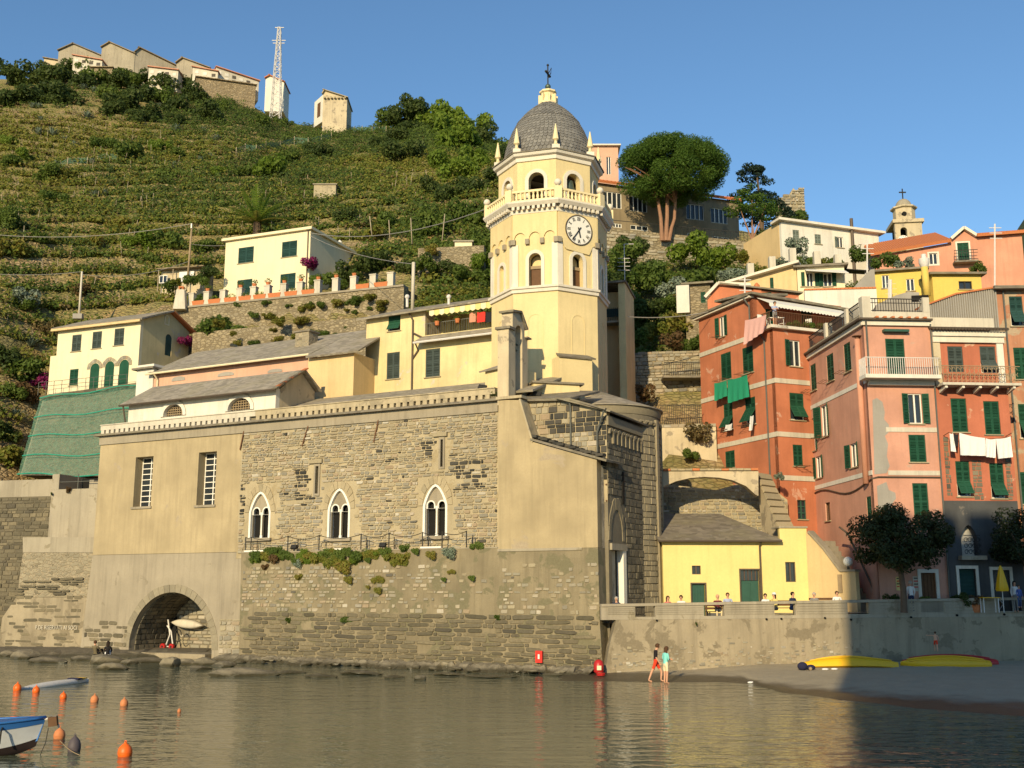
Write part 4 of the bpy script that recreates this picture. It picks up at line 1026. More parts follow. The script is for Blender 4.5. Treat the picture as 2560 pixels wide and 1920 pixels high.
def grid_mesh(name,XX,YY,zz,mat,smooth=True):
 ny,nx=XX.shape; me=bpy.data.meshes.new(name); co=np.stack([XX.ravel(),YY.ravel(),zz],1).astype(np.float32)
 me.vertices.add(nx*ny); me.vertices.foreach_set('co',co.ravel())
 i=(np.arange(ny-1)[:,None]*nx+np.arange(nx-1)[None]).ravel(); f=np.stack([i,i+1,i+nx+1,i+nx],1); n=len(f)
 me.loops.add(4*n); me.loops.foreach_set('vertex_index',f.ravel().astype(np.int32)); me.polygons.add(n)
 me.polygons.foreach_set('loop_start',np.arange(0,4*n,4,dtype=np.int32)); me.polygons.foreach_set('loop_total',np.full(n,4,np.int32))
 if smooth:me.polygons.foreach_set('use_smooth',np.ones(n,bool))
 me.materials.append(MATS[mat]); me.update(calc_edges=True); me.validate(); o=bpy.data.objects.new(name,me); C.objects.link(o); WL[o.name]=Vector(); return o
def hill_mat():
 m,n,b=new_mat('hill_ground')
 nz=n.node('ShaderNodeSeparateXYZ'); n.put(nz.inputs[0],n.pos(None,'Normal'))
 big=n.noise(.05,5); mid=n.noise(.35,5); fine=n.noise(2.5,5)
 grass=n.mix(n.ramp(mid,[(.35,0),(.65,1)]),(.14,.155,.04),(.29,.245,.095))
 grass=n.mix(n.ramp(fine,[(.45,0),(.7,.7)]),grass,(.33,.24,.11))
 v=n.pos((1.3,1.3,2.8)); e=n.voro(1.4,v,'DISTANCE_TO_EDGE'); vc=n.node('ShaderNodeTexVoronoi'); vc.inputs['Scale'].default_value=1.4; n.put(vc.inputs['Vector'],v)
 se=n.node('ShaderNodeSeparateColor'); n.put(se.inputs[0],vc.outputs[1])
 st=n.mix(se.outputs[0],(.24,.17,.09),(.42,.31,.18)); st=n.mix(n.ramp(e,[(0,1),(.09,0)]),st,(.10,.075,.04))
 earth=n.mix(mid,(.24,.15,.06),(.40,.27,.12))
 st=n.mix(n.ramp(n.noise(.16,5),[(.45,0),(.6,1)]),st,earth)
 k=n.ramp(n.math('ADD',nz.outputs[2],n.math('MULTIPLY',n.math('SUBTRACT',fine,.5),.5)),[(.60,0),(.82,1)])
 c=n.mix(k,st,grass)
 c=n.mix(n.ramp(n.noise(.11,6),[(.55,0),(.68,.6)]),c,(.09,.11,.028))
 n.put(b.inputs['Base Color'],c); b.inputs['Roughness'].default_value=.95
 hh=n.math('ADD',n.ramp(e,[(0,0),(.2,1)]),n.math('MULTIPLY',fine,1.5)); n.put(b.inputs['Normal'],n.bump(hh,.8,.15)); MATS['hill_ground']=m
hill_mat()
hill=grid_mesh('hillside',XX,YY,zz,'hill_ground'); tag(hill,'steep terraced hillside with dry stone walls above the village',None,None,'structure')
def far_mat():
 m,n,b=new_mat('far_hill'); c=n.mix(n.noise(.04,6),(.03,.045,.02),(.075,.085,.035)); n.put(b.inputs['Base Color'],c); b.inputs['Roughness'].default_value=1
 n.put(b.inputs['Normal'],n.bump(n.noise(.12,6),1,3)); MATS['far_hill']=m
far_mat()
X2,Y2=np.meshgrid(np.arange(120,900,6.0),np.arange(330,900,6.0))
pk=P(2700,330,560); sl_=P(2470,590,520)
z2=(pk.z+30)*np.exp(-(((X2-370)/150)**2+((Y2-580)/160)**2))*1.0+9*perlin(X2,Y2,.02,8)+3*perlin(X2,Y2,.08,9)-4
z2=z2.ravel(); far=grid_mesh('distant_hill',X2,Y2,z2,'far_hill'); tag(far,'dark wooded hill rising far away at the edge of the village',None,None,'structure')
def ground(x,y):return float(h(x,y)[0])
# ------------------------------------------------------------------ leaf clouds
def leaf_mesh(name,pts,nrm,size,mat,aspect=.6,spread=.6,extra=None):
 """one quad per leaf; pts (n,3), nrm preferred facing, size (n,)"""
 n=len(pts); d=nrm+rng.normal(0,spread,(n,3)); d/=np.linalg.norm(d,axis=1)[:,None]+1e-9
 r=rng.normal(0,1,(n,3)); u=np.cross(d,r); u/=np.linalg.norm(u,axis=1)[:,None]+1e-9; v=np.cross(d,u)
 s=np.asarray(size)[:,None]*.5; a=u*s; b2=v*s*aspect
 co=np.stack([pts-a,pts-b2+a*.1,pts+a,pts+b2+a*.1],1).reshape(-1,3).astype(np.float32)
 me=bpy.data.meshes.new(name); me.vertices.add(4*n); me.vertices.foreach_set('co',co.ravel())
 me.loops.add(4*n); me.loops.foreach_set('vertex_index',np.arange(4*n,dtype=np.int32)); me.polygons.add(n)
 me.polygons.foreach_set('loop_start',np.arange(0,4*n,4,dtype=np.int32)); me.polygons.foreach_set('loop_total',np.full(n,4,np.int32))
 me.materials.append(MATS[mat]); me.update(calc_edges=True); return me
def blob(n,c,r,fill=.35):
 """points in an ellipsoid, thicker to the outside; gives outward directions too"""
 d=rng.normal(0,1,(n,3)); d/=np.linalg.norm(d,axis=1)[:,None]; k=(fill+(1-fill)*rng.random(n)**.5)[:,None]
 return np.array(c)+d*k*np.array(r),d
def crown_pts(clumps,per,fill=.45):
 P_,D_=[],[]
 for c,r in clumps:
  p,d=blob(max(8,int(per*(r[0]*r[1]*r[2])**(2/3))),c,r,fill); P_.append(p); D_.append(d)
 return np.concatenate(P_),np.concatenate(D_)
leafm('leaf_green',[(.06,.10,.016),(.11,.165,.028),(.175,.225,.045)])
leafm('leaf_dark',[(.036,.062,.016),(.07,.105,.024),(.115,.145,.036)])
leafm('leaf_vine',[(.11,.15,.02),(.19,.215,.032),(.28,.26,.05),(.29,.20,.05)])
leafm('leaf_lime',[(.11,.17,.018),(.16,.235,.026),(.22,.29,.04)])
leafm('leaf_dry',[(.14,.10,.045),(.24,.17,.07),(.30,.22,.10),(.10,.09,.035)])
leafm('leaf_pine',[(.05,.10,.014),(.09,.16,.022),(.14,.22,.038)],clump=.5)
leafm('leaf_cedar',[(.012,.03,.022),(.025,.05,.032),(.045,.075,.045)])
leafm('leaf_grey',[(.09,.12,.085),(.16,.20,.14),(.22,.25,.18)],.15)
leafm('leaf_rust',[(.12,.07,.03),(.20,.11,.05),(.10,.10,.03)])
leafm('leaf_magenta',[(.25,.02,.12),(.42,.04,.2),(.16,.03,.06)])
simple('bark',(.13,.085,.055),.9,0,.35,4,.5); simple('pine_bark',(.28,.15,.09),.9,0,.3,4,.5)
simple('stake_wood',(.36,.29,.20),.9,0,.25)
def bush_mesh(mat,seed,leaf_s=.28,per=130,n=9,flat=.75):
 global rng; keep=rng; rng=np.random.default_rng(seed); rr=random.Random(seed)
 cl=[]
 for i in range(n):
  a=rr.uniform(0,6.28); q=rr.uniform(0,.75)**.7; r=rr.uniform(.3,.55); cl.append(((math.cos(a)*q,math.sin(a)*q,r*.6+rr.uniform(0,.8)*flat),(r,r,r*rr.uniform(.7,1))))
 p,d=crown_pts(cl,per*16,.5); p[:,2]=np.maximum(p[:,2],-.15); d[:,2]+=.3
 m=leaf_mesh('bush',p,d,rng.uniform(.6,1.3,len(p))*leaf_s,mat); rng=keep; return m
BUSH={k:[bush_mesh(k,40+i,ls,per)for i in range(3)]for k,ls,per in(('leaf_green',.21,60),('leaf_dark',.19,70),('leaf_vine',.23,50),('leaf_lime',.19,70),('leaf_dry',.2,45),('leaf_grey',.2,50),('leaf_rust',.2,50),('leaf_magenta',.2,55))}
def bush(x,y,r,mat,label,group=None,z=None,hs=1,cat='bush',name='bush'):
 o=bpy.data.objects.new(name,random.choice(BUSH[mat])); C.objects.link(o)
 z=ground(x,y)-.15*r if z is None else z
 o.location=(x,y,z); o.scale=(r,r*random.uniform(.8,1.1),r*hs); o.rotation_euler.z=random.uniform(0,6.28)
 return tag(o,label,cat,group)
 # ------------------------------------------------------------------ houses on the left
 # pink hall and yellow house behind the church, planes parallel to the church
def par(px,Y,x0,x1,py=900):
 """wall parallel to the church through photo column px at depth Y, from column x0 to x1"""
 p=P(px,py,Y); W0=Wall(p[:2],(p+L.d)[:2]); return Wall(W0.pt(W0.S(x0,py),0)[:2],W0.pt(W0.S(x1,py),0)[:2])
YH=par(1235,72,914,1300)
yh=empty('yellow_house',YH.pt(6,12),'faded yellow house with a laundry balcony between the church roof and the tower','house')
ze=YH.Z(1070,776); zb_=11; bs0=YH.S(1062,870); s_r=YH.L; zbal=YH.Z(1150,828)
ws=[win(YH,967,881,999,947,kind='closed',sh='grey_shutter'),win(YH,1064,872,1100,942,kind='closed',sh='grey_shutter'),win(YH,971,789,1001,827,kind='flap',sh='green_shutter')]
facade(yh,YH,[(0,zb_),(s_r,zb_),(s_r,zbal),(bs0,zbal),(bs0,ze),(0,ze)],holes_of(ws),'old_yellow')
for q,k in ws:window(yh,YH,q,**k)
LWd=YH.side(0,9,False); facade(yh,LWd,rectp((0,zb_,8.6,ze)),[],'old_yellow')
bal=YH.shift(-2.2)
m=MB(); YH.boxes(m,bs0,s_r,zbal-.2,zbal,-2.2,-.36); m.build('balcony_floor','concrete',yh)
bw=[win(bal,1093,788,1115,828,kind='closed',sh='green_shutter',sill=False),win(bal,1126,786,1146,826,kind='glass',sill=False),win(bal,1149,785,1166,825,kind='glass',sill=False)]
facade(yh,bal,rectp((bs0,zbal,s_r,ze)),holes_of(bw),'bright_yellow',.2)
for q,k in bw:window(yh,bal,q,**k)
m=MB(); YH.boxes(m,bs0-.3,bs0-.002,zbal,ze-.05,-2.2,-.36); m.build('balcony_side','old_plaster',yh)
zs_=YH.Z(1150,843)
m=MB(); slab(m,[YH.pt(bs0-.5,zs_-.1,.7),YH.pt(s_r,zs_-.1,.7),YH.pt(s_r,zbal+.02,-.1),YH.pt(bs0-.2,zbal+.02,-.1)],.1); m.build('balcony_roof','slate_roof',yh)
m=MB(); m.tube([YH.pt(bs0-.5,zs_-.2,.75),YH.pt(s_r,zs_-.2,.75)],.08,6); m.build('gutter','white_metal',yh)
roofquad(yh,[YH.pt(-.5,ze-.1,.6),YH.pt(s_r,ze+.05,.6),YH.pt(s_r,ze+1.9,-5),YH.pt(-.5,ze+1.9,-5)])
m=MB(); slab(m,[YH.pt(bs0+.6,ze-.0,.45),YH.pt(s_r-.3,ze-.0,.45),YH.pt(s_r-.3,ze+.25,-.6),YH.pt(bs0+.6,ze+.25,-.6)],.05)
aw=m.build('awning','gold_yellow',yh)
for i in range(16):
 a=bs0+.6+(s_r-bs0-.9)*i/16; w_=(s_r-bs0-.9)/16; m=MB(); m.prism([(a,ze-.05),(a,ze-.5),(a+w_*.5,ze-.6),(a+w_-.01,ze-.5),(a+w_-.01,ze-.05)],YH,.43,.45); m.build('awning_flap','bright_yellow' if i%2 else 'cream',yh)
rl=MB(); YH.boxes(rl,bs0,s_r,zbal+.9,zbal+.95,-.3,-.26)
for i in range(40):a=bs0+(s_r-bs0)*i/40; YH.boxes(rl,a,a+.025,zbal,zbal+.9,-.29,-.265)
rl.build('balcony_railing','pipe_grey',yh)['kind']='stuff'
m=MB(); s_=YH.S(1032,900); m.tube([YH.pt(s_-.2,ze-.1,.3),YH.pt(s_,ze-.6,.08),YH.pt(s_,zb_,.08)],.07,6); m.tube([YH.pt(bs0-.1,ze-2,.08),YH.pt(s_,zbal+.3,.08)],.07,6); m.tube([YH.pt(bs0-.4,zs_-.25,.6),YH.pt(bs0-.5,zs_-.6,.1),YH.pt(s_,zs_-1.2,.08)],.06,6); m.build('drainpipe','pipe_brown',yh,40)
for i,(x0,x1,mt,lb)in enumerate(((1176,1192,'rose','dark pink towel hanging on the yellow house balcony line'),(1195,1215,'red_cloth','bright red towel hanging beside the tower'),(1217,1234,'black_cloth','black towel on the balcony line next to the tower'))):
 if mt=='red_cloth' and 'red_cloth' not in MATS:simple('red_cloth',(.62,.04,.03),.9); simple('black_cloth',(.02,.02,.025),.9); simple('white_cloth',(.72,.70,.68),.9,0,.06); simple('pink_cloth',(.70,.40,.36),.9,0,.08); simple('green_cloth',(.02,.25,.14),.9,0,.1)
def cloth(W,pts,off,mat,label,cat='laundry',group=None,nx=12,nz=6,amp=.05,name='laundry'):
 """hanging cloth on wall frame W from the (s,z) corners tl, tr, br, bl with folds"""
 tl,tr,br,bl_=pts; m=MB(); vs=[]; f=random.uniform(2,4)
 for j in range(nz+1):
  for i in range(nx+1):
   u,v=i/nx,j/nz; s=(tl[0]*(1-u)+tr[0]*u)*(1-v)+(bl_[0]*(1-u)+br[0]*u)*v; z=(tl[1]*(1-u)+tr[1]*u)*(1-v)+(bl_[1]*(1-u)+br[1]*u)*v
   z-=.05*math.sin(math.pi*u)*(1-v); vs.append(W.pt(s,z,off+amp*v*math.sin(f*6.28*u+v*2)+.02))
 b=[v-W.n*.02 for v in vs]; n=len(vs); w_=nx+1
 fs=[(j*w_+i,(j+1)*w_+i,(j+1)*w_+i+1,j*w_+i+1)for j in range(nz)for i in range(nx)]
 m.add(vs+b,fs+[tuple(n+k for k in reversed(q))for q in fs]); o=m.build(name,mat,None,True,loc=W.pt(*tl)); return tag(o,label,cat,group)
for x0,x1,mt,lb in((1176,1192,'rose','dark pink towel hanging on the yellow house balcony line'),(1195,1215,'red_cloth','bright red towel hanging on the yellow house balcony'),(1217,1234,'black_cloth','black towel on the balcony line next to the tower')):
 a,b=YH.S(x0,790),YH.S(x1,790); zt_=YH.Z(x0,781); cloth(YH,[(a,zt_),(b,zt_),(b,zt_-.75),(a,zt_-.75)],.1,mt,lb,'towel',None,8,5,.03,'towel')
for x,lb in((1091,'flower pot on the left end of the yellow house balcony rail'),(1142,'orange flower pot in the middle of the balcony rail'),(1188,'flower pot under the towels on the balcony rail')):
 p=YH.pt(YH.S(x,815),zbal+.95,-.1); m=MB(); m.lathe(p,[(.14,-.3),(.2,0)],8); o=m.build('flower_pot','terracotta',None,loc=p); tag(o,lb,'flower pot','pots on the yellow house balcony')
 pp_,dd=blob(60,p+Vector((0,0,.12)),(.32,.3,.22)); me=leaf_mesh('plant',pp_-np.array(p),dd,rng.uniform(.08,.16,60),'leaf_green'); c_=bpy.data.objects.new('plant',me); C.objects.link(c_); c_.parent=o
for x,mt in((1038,'white_metal'),(1018,'white_metal')):pass
m=MB(); p=P(1033,764,78); m.tube([P(1031,775,78),P(1034,656,78)],.13,8); tag(m.build('pole','parapet_white',None,True,loc=P(1031,775,78)),'white concrete pole behind the roof of the yellow house','pole')
for x,y0,y1,lb in((1018,768,742,'short white vent pipe on the yellow house roof beside the pole'),(1122,762,742,'small white chimney cowl on the yellow house roof')):
 m=MB(); m.tube([P(x,y0,75.5),P(x,y1,75.5)],.1,8); m.ball(P(x,y1,75.5),.18,8,6); tag(m.build('roof_vent','white_metal',None,loc=P(x,y0,75.5)),lb,'roof vent')
 # pink hall with its long slate roof, ochre block at the right end
PK=par(905,74.6,385,910,950)
pk=empty('pink_hall',PK.pt(8,12),'long low pink hall with a slate roof behind the church','building')
pe=PK.Z(600,908); s1=PK.S(783,920)
nich=[PK.rect(430,941,463,952),PK.rect(545,930,585,940),PK.rect(670,922,706,931)]
facade(pk,PK,rectp((0,13,s1,pe)),[],'pink_pale')
for q in nich:m=MB(); m.prism(archp(q,(q[3]-q[1])*.6),PK,0,.04); m.build('blind_window','patch_grey',pk)
o1=PK.S(897,920); po=PK.shift(.6); oe=PK.Z(850,886,.6)
m=MB(); PK.boxes(m,s1+.002,o1,12,oe,-4,.6); m.build('ochre_block','ochre',pk)
rz_=PK.Z(700,853,-4.8)
roofquad(pk,[PK.pt(-.4,pe-.05,.5),PK.pt(s1+.1,pe-.05,.5),PK.pt(s1+.1,rz_,-4.8),PK.pt(-.4,rz_,-4.8)])
roofquad(pk,[PK.pt(s1+.12,oe+.02,1.1),PK.pt(o1+.7,oe+.02,1.1),PK.pt(o1+.1,rz_,-4.8),PK.pt(s1+.12,rz_,-4.8)])
m=MB(); m.tube([PK.pt(-.4,pe-.12,.55),PK.pt(s1,pe-.12,.55)],.08,6); m.tube([PK.pt(.5,pe-.2,.5),PK.pt(.5,pe-.6,.1),PK.pt(.5,13,.1)],.07,6); m.build('gutter','cream',pk,40)
m=MB(); PK.boxes(m,-1.8,0,12,pe+.8,-3,.1); m.build('end_pier','white_wash',pk)
m=MB(); PK.boxes(m,-2.1,.2,pe+.4,pe+.55,-3,.4); m.build('pier_cap','slate_dark',pk)
m=MB(); c0,c1=PK.S(738,850,-2),PK.S(772,850,-2); PK.boxes(m,c0,c1,pe,PK.Z(755,830,-2),-3.1,-2); ch=m.build('chimney','grey_rubble',pk)
m=MB(); zc_=PK.Z(755,830,-2); PK.boxes(m,c0-.12,c1+.12,zc_,zc_+.12,-3.2,-1.9); m.build('chimney_cap','slate_dark',ch)
# gabled house at the left
A,B=P(140,900,96.8),P(346,900,93.2)
GH=Wall(A[:2],B[:2])
gh=empty('gabled_house',GH.pt(4,20),'cream gabled house with three green arched doors above the netted wall','house')
zt_=GH.Z(250,808); z0_=GH.Z(235,976)
ws=[win(GH,180,837,203,878,kind='closed',sh='grey_shutter'),win(GH,231,829,254,871,kind='closed',sh='grey_shutter'),win(GH,286,821,310,863,kind='closed',sh='grey_shutter'),win(GH,174,923,195,963,kind='closed')]
ar=[win(GH,224,908,247,982,kind='closed',arch=True),win(GH,261,903,284,978,kind='closed',arch=True),win(GH,297,899,321,974,kind='closed',arch=True)]
for q,k in ar:k['name']='arched_door'
S0=GH.side(GH.L,8.0,True); ap_=S0.hit(425,778); er=S0.hit(474,826)
rw=[(S0.rect(413,835,429,890),dict(kind='closed',arch=True,name='arched_door',sh='teal_shutter'))]
nch=S0.rect(411,787,423,813)
facade(gh,GH,rectp((0,z0_-.5,GH.L,zt_)),holes_of(ws+ar),'cream')
for q,k in ws+ar:window(gh,GH,q,**k)
for q,k in ar:
 c=(q[0]+q[2])/2; r=(q[2]-q[0])/2; voussoirs(gh,GH,c,q[3]-r,r+.04,r+.34,9,'tan_stone',o0=-.02,o1=.05)
facade(gh,S0,[(.36,z0_-.5),(er[0],z0_-.5),(er[0],er[1]-.2),(ap_[0],ap_[1]-.15),(.36,zt_)],holes_of(rw),'old_yellow')
for q,k in rw:window(gh,S0,q,**k)
m=MB(); S0.prism if False else m.prism(archp(nch),S0,0,.05,[archp((nch[0]+.1,nch[1]+.1,nch[2]-.1,nch[3]-.1))]); m.build('niche','cream',gh)
def gp_(s,z,d):return GH.pt(s,z,-d)
roofquad(gh,[gp_(-.4,zt_-.1,-.5),gp_(GH.L+.5,zt_-.1,-.5),gp_(GH.L+.5,ap_[1]+.05,ap_[0]),gp_(-.4,ap_[1]+.05,ap_[0])],'slate_roof',.15)
roofquad(gh,[gp_(-.4,ap_[1]+.05,ap_[0]+.01),gp_(GH.L+.5,ap_[1]+.05,ap_[0]+.01),gp_(GH.L+.5,er[1]-.1,er[0]+.4),gp_(-.4,er[1]-.1,er[0]+.4)],'terracotta',.15)
m=MB(); a,b=gp_(-.4,zt_-.3,-.42),gp_(GH.L+.3,zt_-.3,-.42); m.bar(a,b,.2); m.build('eave_board','ochre',gh)
m=MB(); GH.boxes(m,-.8,-.02,z0_-.5,z0_+3.6,-3,-.1); m.build('side_wing','cream',gh)
LW_=GH.side(0,8,False); facade(gh,LW_,rectp((0,z0_-.5,7.6,zt_)),[],'cream')
rl=empty('terrace_railing',GH.pt(4,z0_,1.2),'thin railing on the terrace edge in front of the green arched doors','railing')
for i in range(12):
 s=-.6+i*(GH.L+.5)/11; m=MB(); m.tube([GH.pt(s,z0_-.3,1.2),GH.pt(s,z0_+.9,1.2)],.025,5); m.build('post','pipe_grey',rl)
for z in(.5,.9):m=MB(); m.tube([GH.pt(-.6,z0_+z,1.2),GH.pt(GH.L,z0_+z,1.2)],.022,5); m.build('top_rail','pipe_grey',rl)
# netted retaining wall under it
def quadgrid(mb,tl,tr,br,bl_,nx,nz,jit=0,nrm=(0,-1,0)):
 vs=[]
 for j in range(nz+1):
  for i in range(nx+1):
   u,v=i/nx,j/nz; p=tl.lerp(tr,u).lerp(bl_.lerp(br,u),v)+Vector(nrm)*random.uniform(-jit,jit); vs.append(p)
 w_=nx+1; return mb.add(vs,[(j*w_+i,(j+1)*w_+i,(j+1)*w_+i+1,j*w_+i+1)for j in range(nz)for i in range(nx)])
nw=empty('netted_wall',P(180,1185,88),'sloping stone retaining wall wrapped in green netting below the gabled house','retaining wall')
ctr=[P(101,996,92),P(352,962,89.5),P(352,1190,83),P(44,1186,87)]
m=MB(); q=[c+Vector((0,.5,0))for c in ctr]; m.hexa([q[3],q[2],q[2]+Vector((0,4,0)),q[3]+Vector((0,4,0)),q[0],q[1],q[1]+Vector((0,4,0)),q[0]+Vector((0,4,0))]); m.build('stone_wall','grey_rubble',nw)
def net_mat():
 m,n,b=new_mat('green_net'); n.put(b.inputs['Base Color'],n.mix(n.noise(.5,5),(.07,.17,.11),(.15,.26,.18))); b.inputs['Roughness'].default_value=.8
 tr=n.node('ShaderNodeBsdfTransparent'); mx=n.node('ShaderNodeMixShader'); n.put(mx.inputs[0],n.ramp(n.noise(5,4),[(.35,.3),(.65,.65)])); n.put(mx.inputs[1],tr.outputs[0]); n.put(mx.inputs[2],b.outputs[0]); n.put(n.nt.nodes['Material Output'].inputs[0],mx.outputs[0]); n.put(b.inputs['Normal'],n.bump(n.noise(1.5,4),.7,.3)); MATS['green_net']=m
net_mat(); simple('net_rope',(.03,.28,.19),.7)
m=MB(); quadgrid(m,*ctr,30,20,.09); m.build('net','green_net',nw,True)
for v in(.0,.27,.52,.77,1):m=MB(); a,b=ctr[0].lerp(ctr[3],v),ctr[1].lerp(ctr[2],v); m.tube([a.lerp(b,i/10)+Vector((0,-.12,.12*math.sin(i)))for i in range(11)],.05,5); m.build('rope','net_rope',nw)
for i in range(9):
 t=i/9; m=MB(); p=ctr[0].lerp(ctr[1],t+.05); m.box(p+Vector((0,.6,.12)),(1.15,1.0,.3),(ctr[1]-ctr[0])); m.build('coping_stone','slate_stone',nw)
 # cream house on the terrace
A,B=P(565,600,108.4),P(777,575,104.6)
CH=Wall(A[:2],B[:2])
chs=empty('cream_house',CH.pt(4,30),'square cream house with flat roof and four teal shuttered windows on the hill','house')
zt_=CH.Z(670,590); z0_=CH.Z(665,742)
ws=[win(CH,596,618,634,657,kind='closed',sh='teal_shutter'),win(CH,705,603,742.5,641.6,kind='closed',sh='teal_shutter'),win(CH,593,699,630,737,kind='closed',sh='teal_shutter'),win(CH,700.6,684,738.5,723,kind='closed',sh='teal_shutter')]
block(chs,CH,0,CH.L,z0_-2,zt_,8.5,'cream',ws)
m=MB(); CH.boxes(m,-.3,CH.L+.3,zt_+.01,zt_+.28,-8.8,.35); m.build('cornice','cream',chs)
m=MB(); m.tube([CH.pt(CH.L-.25,zt_,.08),CH.pt(CH.L-.25,z0_-1,.08)],.06,6); m.build('drainpipe','pipe_brown',chs)
m=MB(); p=CH.pt(CH.L-.8,zt_+.3,-7); m.lathe(p,[(.22,0),(.22,.5),(.32,.6),(.05,.9)],8); m.build('roof_vent','white_paint',chs)
# long retaining wall with white pillars and planters
A,B=P(440,778,103.6),P(1010,706,95.5)
RW_=Wall(A[:2],B[:2]); ztop=RW_.Z(720,745)
rwall=empty('terrace_wall',RW_.pt(10,25),'long stone terrace wall under the cream house topped by a pale kerb','retaining wall')
facade(rwall,RW_,rectp((0,ztop-9,RW_.L,ztop)),[],'terrace_stone',1.0)
m=MB(); RW_.boxes(m,0,RW_.L,ztop,ztop+.18,-1,.12); m.build('kerb','grey_render',rwall)
simple('soil',(.10,.07,.04),.95)
m=MB(); RW_.boxes(m,.1,RW_.L,ztop-5,ztop-.1,-7.5,-1.002); tag(m.build('terrace_ground','soil'),None,None,None,'structure')
ORD='first second third fourth fifth sixth seventh eighth ninth tenth eleventh twelfth thirteenth'.split()
pp0=pl0=pt0=None
for i,x in enumerate((474,512,552.5,594,628.5,663,704,745,789,834,879,928,972)):
 s=RW_.S(x,755); p=RW_.pt(s,ztop+.18,-.4)
 if pp0 is None:
  m=MB(); m.box((0,0,.65),(.62,.5,1.3)); m.box((0,0,1.33),(.72,.6,.1)); pp0=m.build('pillar','parapet_white',None,local=True,loc=p); o=pp0
 else:o=pp0.copy(); C.objects.link(o); o.location=p
 o.rotation_euler.z=math.atan2(RW_.d.y,RW_.d.x); tag(o,ORD[i]+' white pillar from the left end of the terrace wall','pillar','white pillars on the terrace wall')
 if i in(1,3,4,5,6,7,8,9,10):
  m=MB(); q=p+Vector((0,0,1.38)); m.lathe(q,[(.16,0),(.24,.3),(.26,.32)],8); o=m.build('flower_pot','terracotta',None,loc=q); tag(o,'round terracotta pot with a plant on the '+ORD[i]+' white pillar','flower pot','pots on the white pillars')
  pp_,dd=blob(70,(0,0,.5),(.38,.38,.28)); c_=bpy.data.objects.new('plant',leaf_mesh('plant',pp_,dd,rng.uniform(.1,.2,70),'leaf_green')); C.objects.link(c_); c_.parent=o
for i,x in enumerate((493,533,573,609,646,683,724,767,903,949)):
 p=RW_.pt(RW_.S(x,755),ztop+.18,-.35); m=MB(); m.hexa([Vector(v)for v in((-.62,-.2,0),(.62,-.2,0),(.62,.2,0),(-.62,.2,0),(-.7,-.28,.5),(.7,-.28,.5),(.7,.28,.5),(-.7,.28,.5))])
 o=m.build('planter','terracotta',None,local=True,loc=p); o.rotation_euler.z=math.atan2(RW_.d.y,RW_.d.x); tag(o,'long terracotta planter, '+ORD[i]+' from the left along the terrace wall','planter','planters on the terrace wall')
 if i!=5:
  pp_,dd=blob(120,(0,0,.62),(.8,.35,.3)); c_=bpy.data.objects.new('plant',leaf_mesh('plant',pp_,dd,rng.uniform(.1,.22,120),'leaf_lime' if i%3 else 'leaf_green')); C.objects.link(c_); c_.parent=o
m=MB(); a=P(451,775,103); m.hexa([a+Vector(v)for v in((-.6,-.5,0),(.6,-.5,0),(.6,.5,0),(-.6,.5,0),(-.38,-.35,2.0),(.38,-.35,2.0),(.38,.35,2.0),(-.38,.35,2.0))]); ch=m.build('chimney_stack','parapet_white',None,loc=a); tag(ch,'tapering white chimney at the left end of the terrace wall','chimney')
m=MB(); m.box(a+Vector((0,0,2.3)),(.5,.45,.12)); m.box(a+Vector((-.18,0,2.12)),(.1,.4,.24)); m.box(a+Vector((.18,0,2.12)),(.1,.4,.24)); m.build('cap','terracotta',ch)
# lower garden wall strip beneath
A,B=P(480,870,98),P(915,832,92); W=Wall(A[:2],B[:2]); gw=empty('garden_wall',W.pt(6,20),'lower overgrown stone wall behind the long slate roof','retaining wall'); facade(gw,W,rectp((0,14,W.L,W.Z(700,812))),[],'terrace_stone',1.5)
# ------------------------------------------------------------------ sea walls at the left edge
LD=Wall(P(-120,1300,84.5)[:2],P(150,1300,82)[:2])
sw=empty('quay_wall',LD.pt(4,0),'tall dark coursed stone wall at the far left of the shore','retaining wall')
dz=LD.Z(60,1200)
qw=facade(sw,LD,rectp((0,-1.5,LD.L,dz-1.3)),[],'dark_mortar',1)
place_stones(qw,LD,courses(2.2,LD.L,-.2,dz-1.35,.62,.27),'slate_stone',.12,parts=300,irregular=False)
m=MB(); LD.boxes(m,0,LD.L,dz-1.3,dz,-1,.05); m.build('parapet','concrete',sw)
PB=Wall(P(126,1260,80.6)[:2],P(262,1260,79.2)[:2])
pb=empty('stair_pier',PB.pt(1.5,0),'grey rendered pier with a dark stair opening left of the church','pier')
zt_=PB.Z(180,1184); op=PB.rect(148,1187,236,1222)
m=MB(); PB.boxes(m,0,PB.L,0,op[1],-3,0); m.build('pier_wall','concrete',pb)
m=MB(); PB.boxes(m,0,op[0],op[1]+.002,zt_,-3,0); m.build('post','concrete',pb)
m=MB(); PB.boxes(m,op[0]+.002,PB.L,op[1]+.003,zt_-.1,-3,-2.6); m.build('back_wall','dark_inside',pb)
for i in range(5):m=MB(); a=op[0]+(PB.L-op[0])*(.55+i*.09); PB.boxes(m,a,PB.L,op[1]+.003,op[1]+.9-i*.19,-2.5,-.5)if False else PB.boxes(m,a,a+.4,op[1]+.003,op[1]+.12+(4-i)*.14,-1.6,-.5); m.build('step','concrete',pb)
m=MB(); m.tube([PB.pt(op[0],op[1]+.55,-.1),PB.pt(PB.L,op[1]+.55,-.1)],.03,5); m.tube([PB.pt(op[0]+1.6,op[1],-.1),PB.pt(op[0]+1.6,zt_,-.1)],.04,5); m.build('handrail','pipe_grey',pb)
LC=Wall(P(10,1500,79.4)[:2],P(264,1500,77.6)[:2])
lc=empty('shore_wall',LC.pt(4,0),'stepped grey shore wall with painted white lettering left of the church','retaining wall')
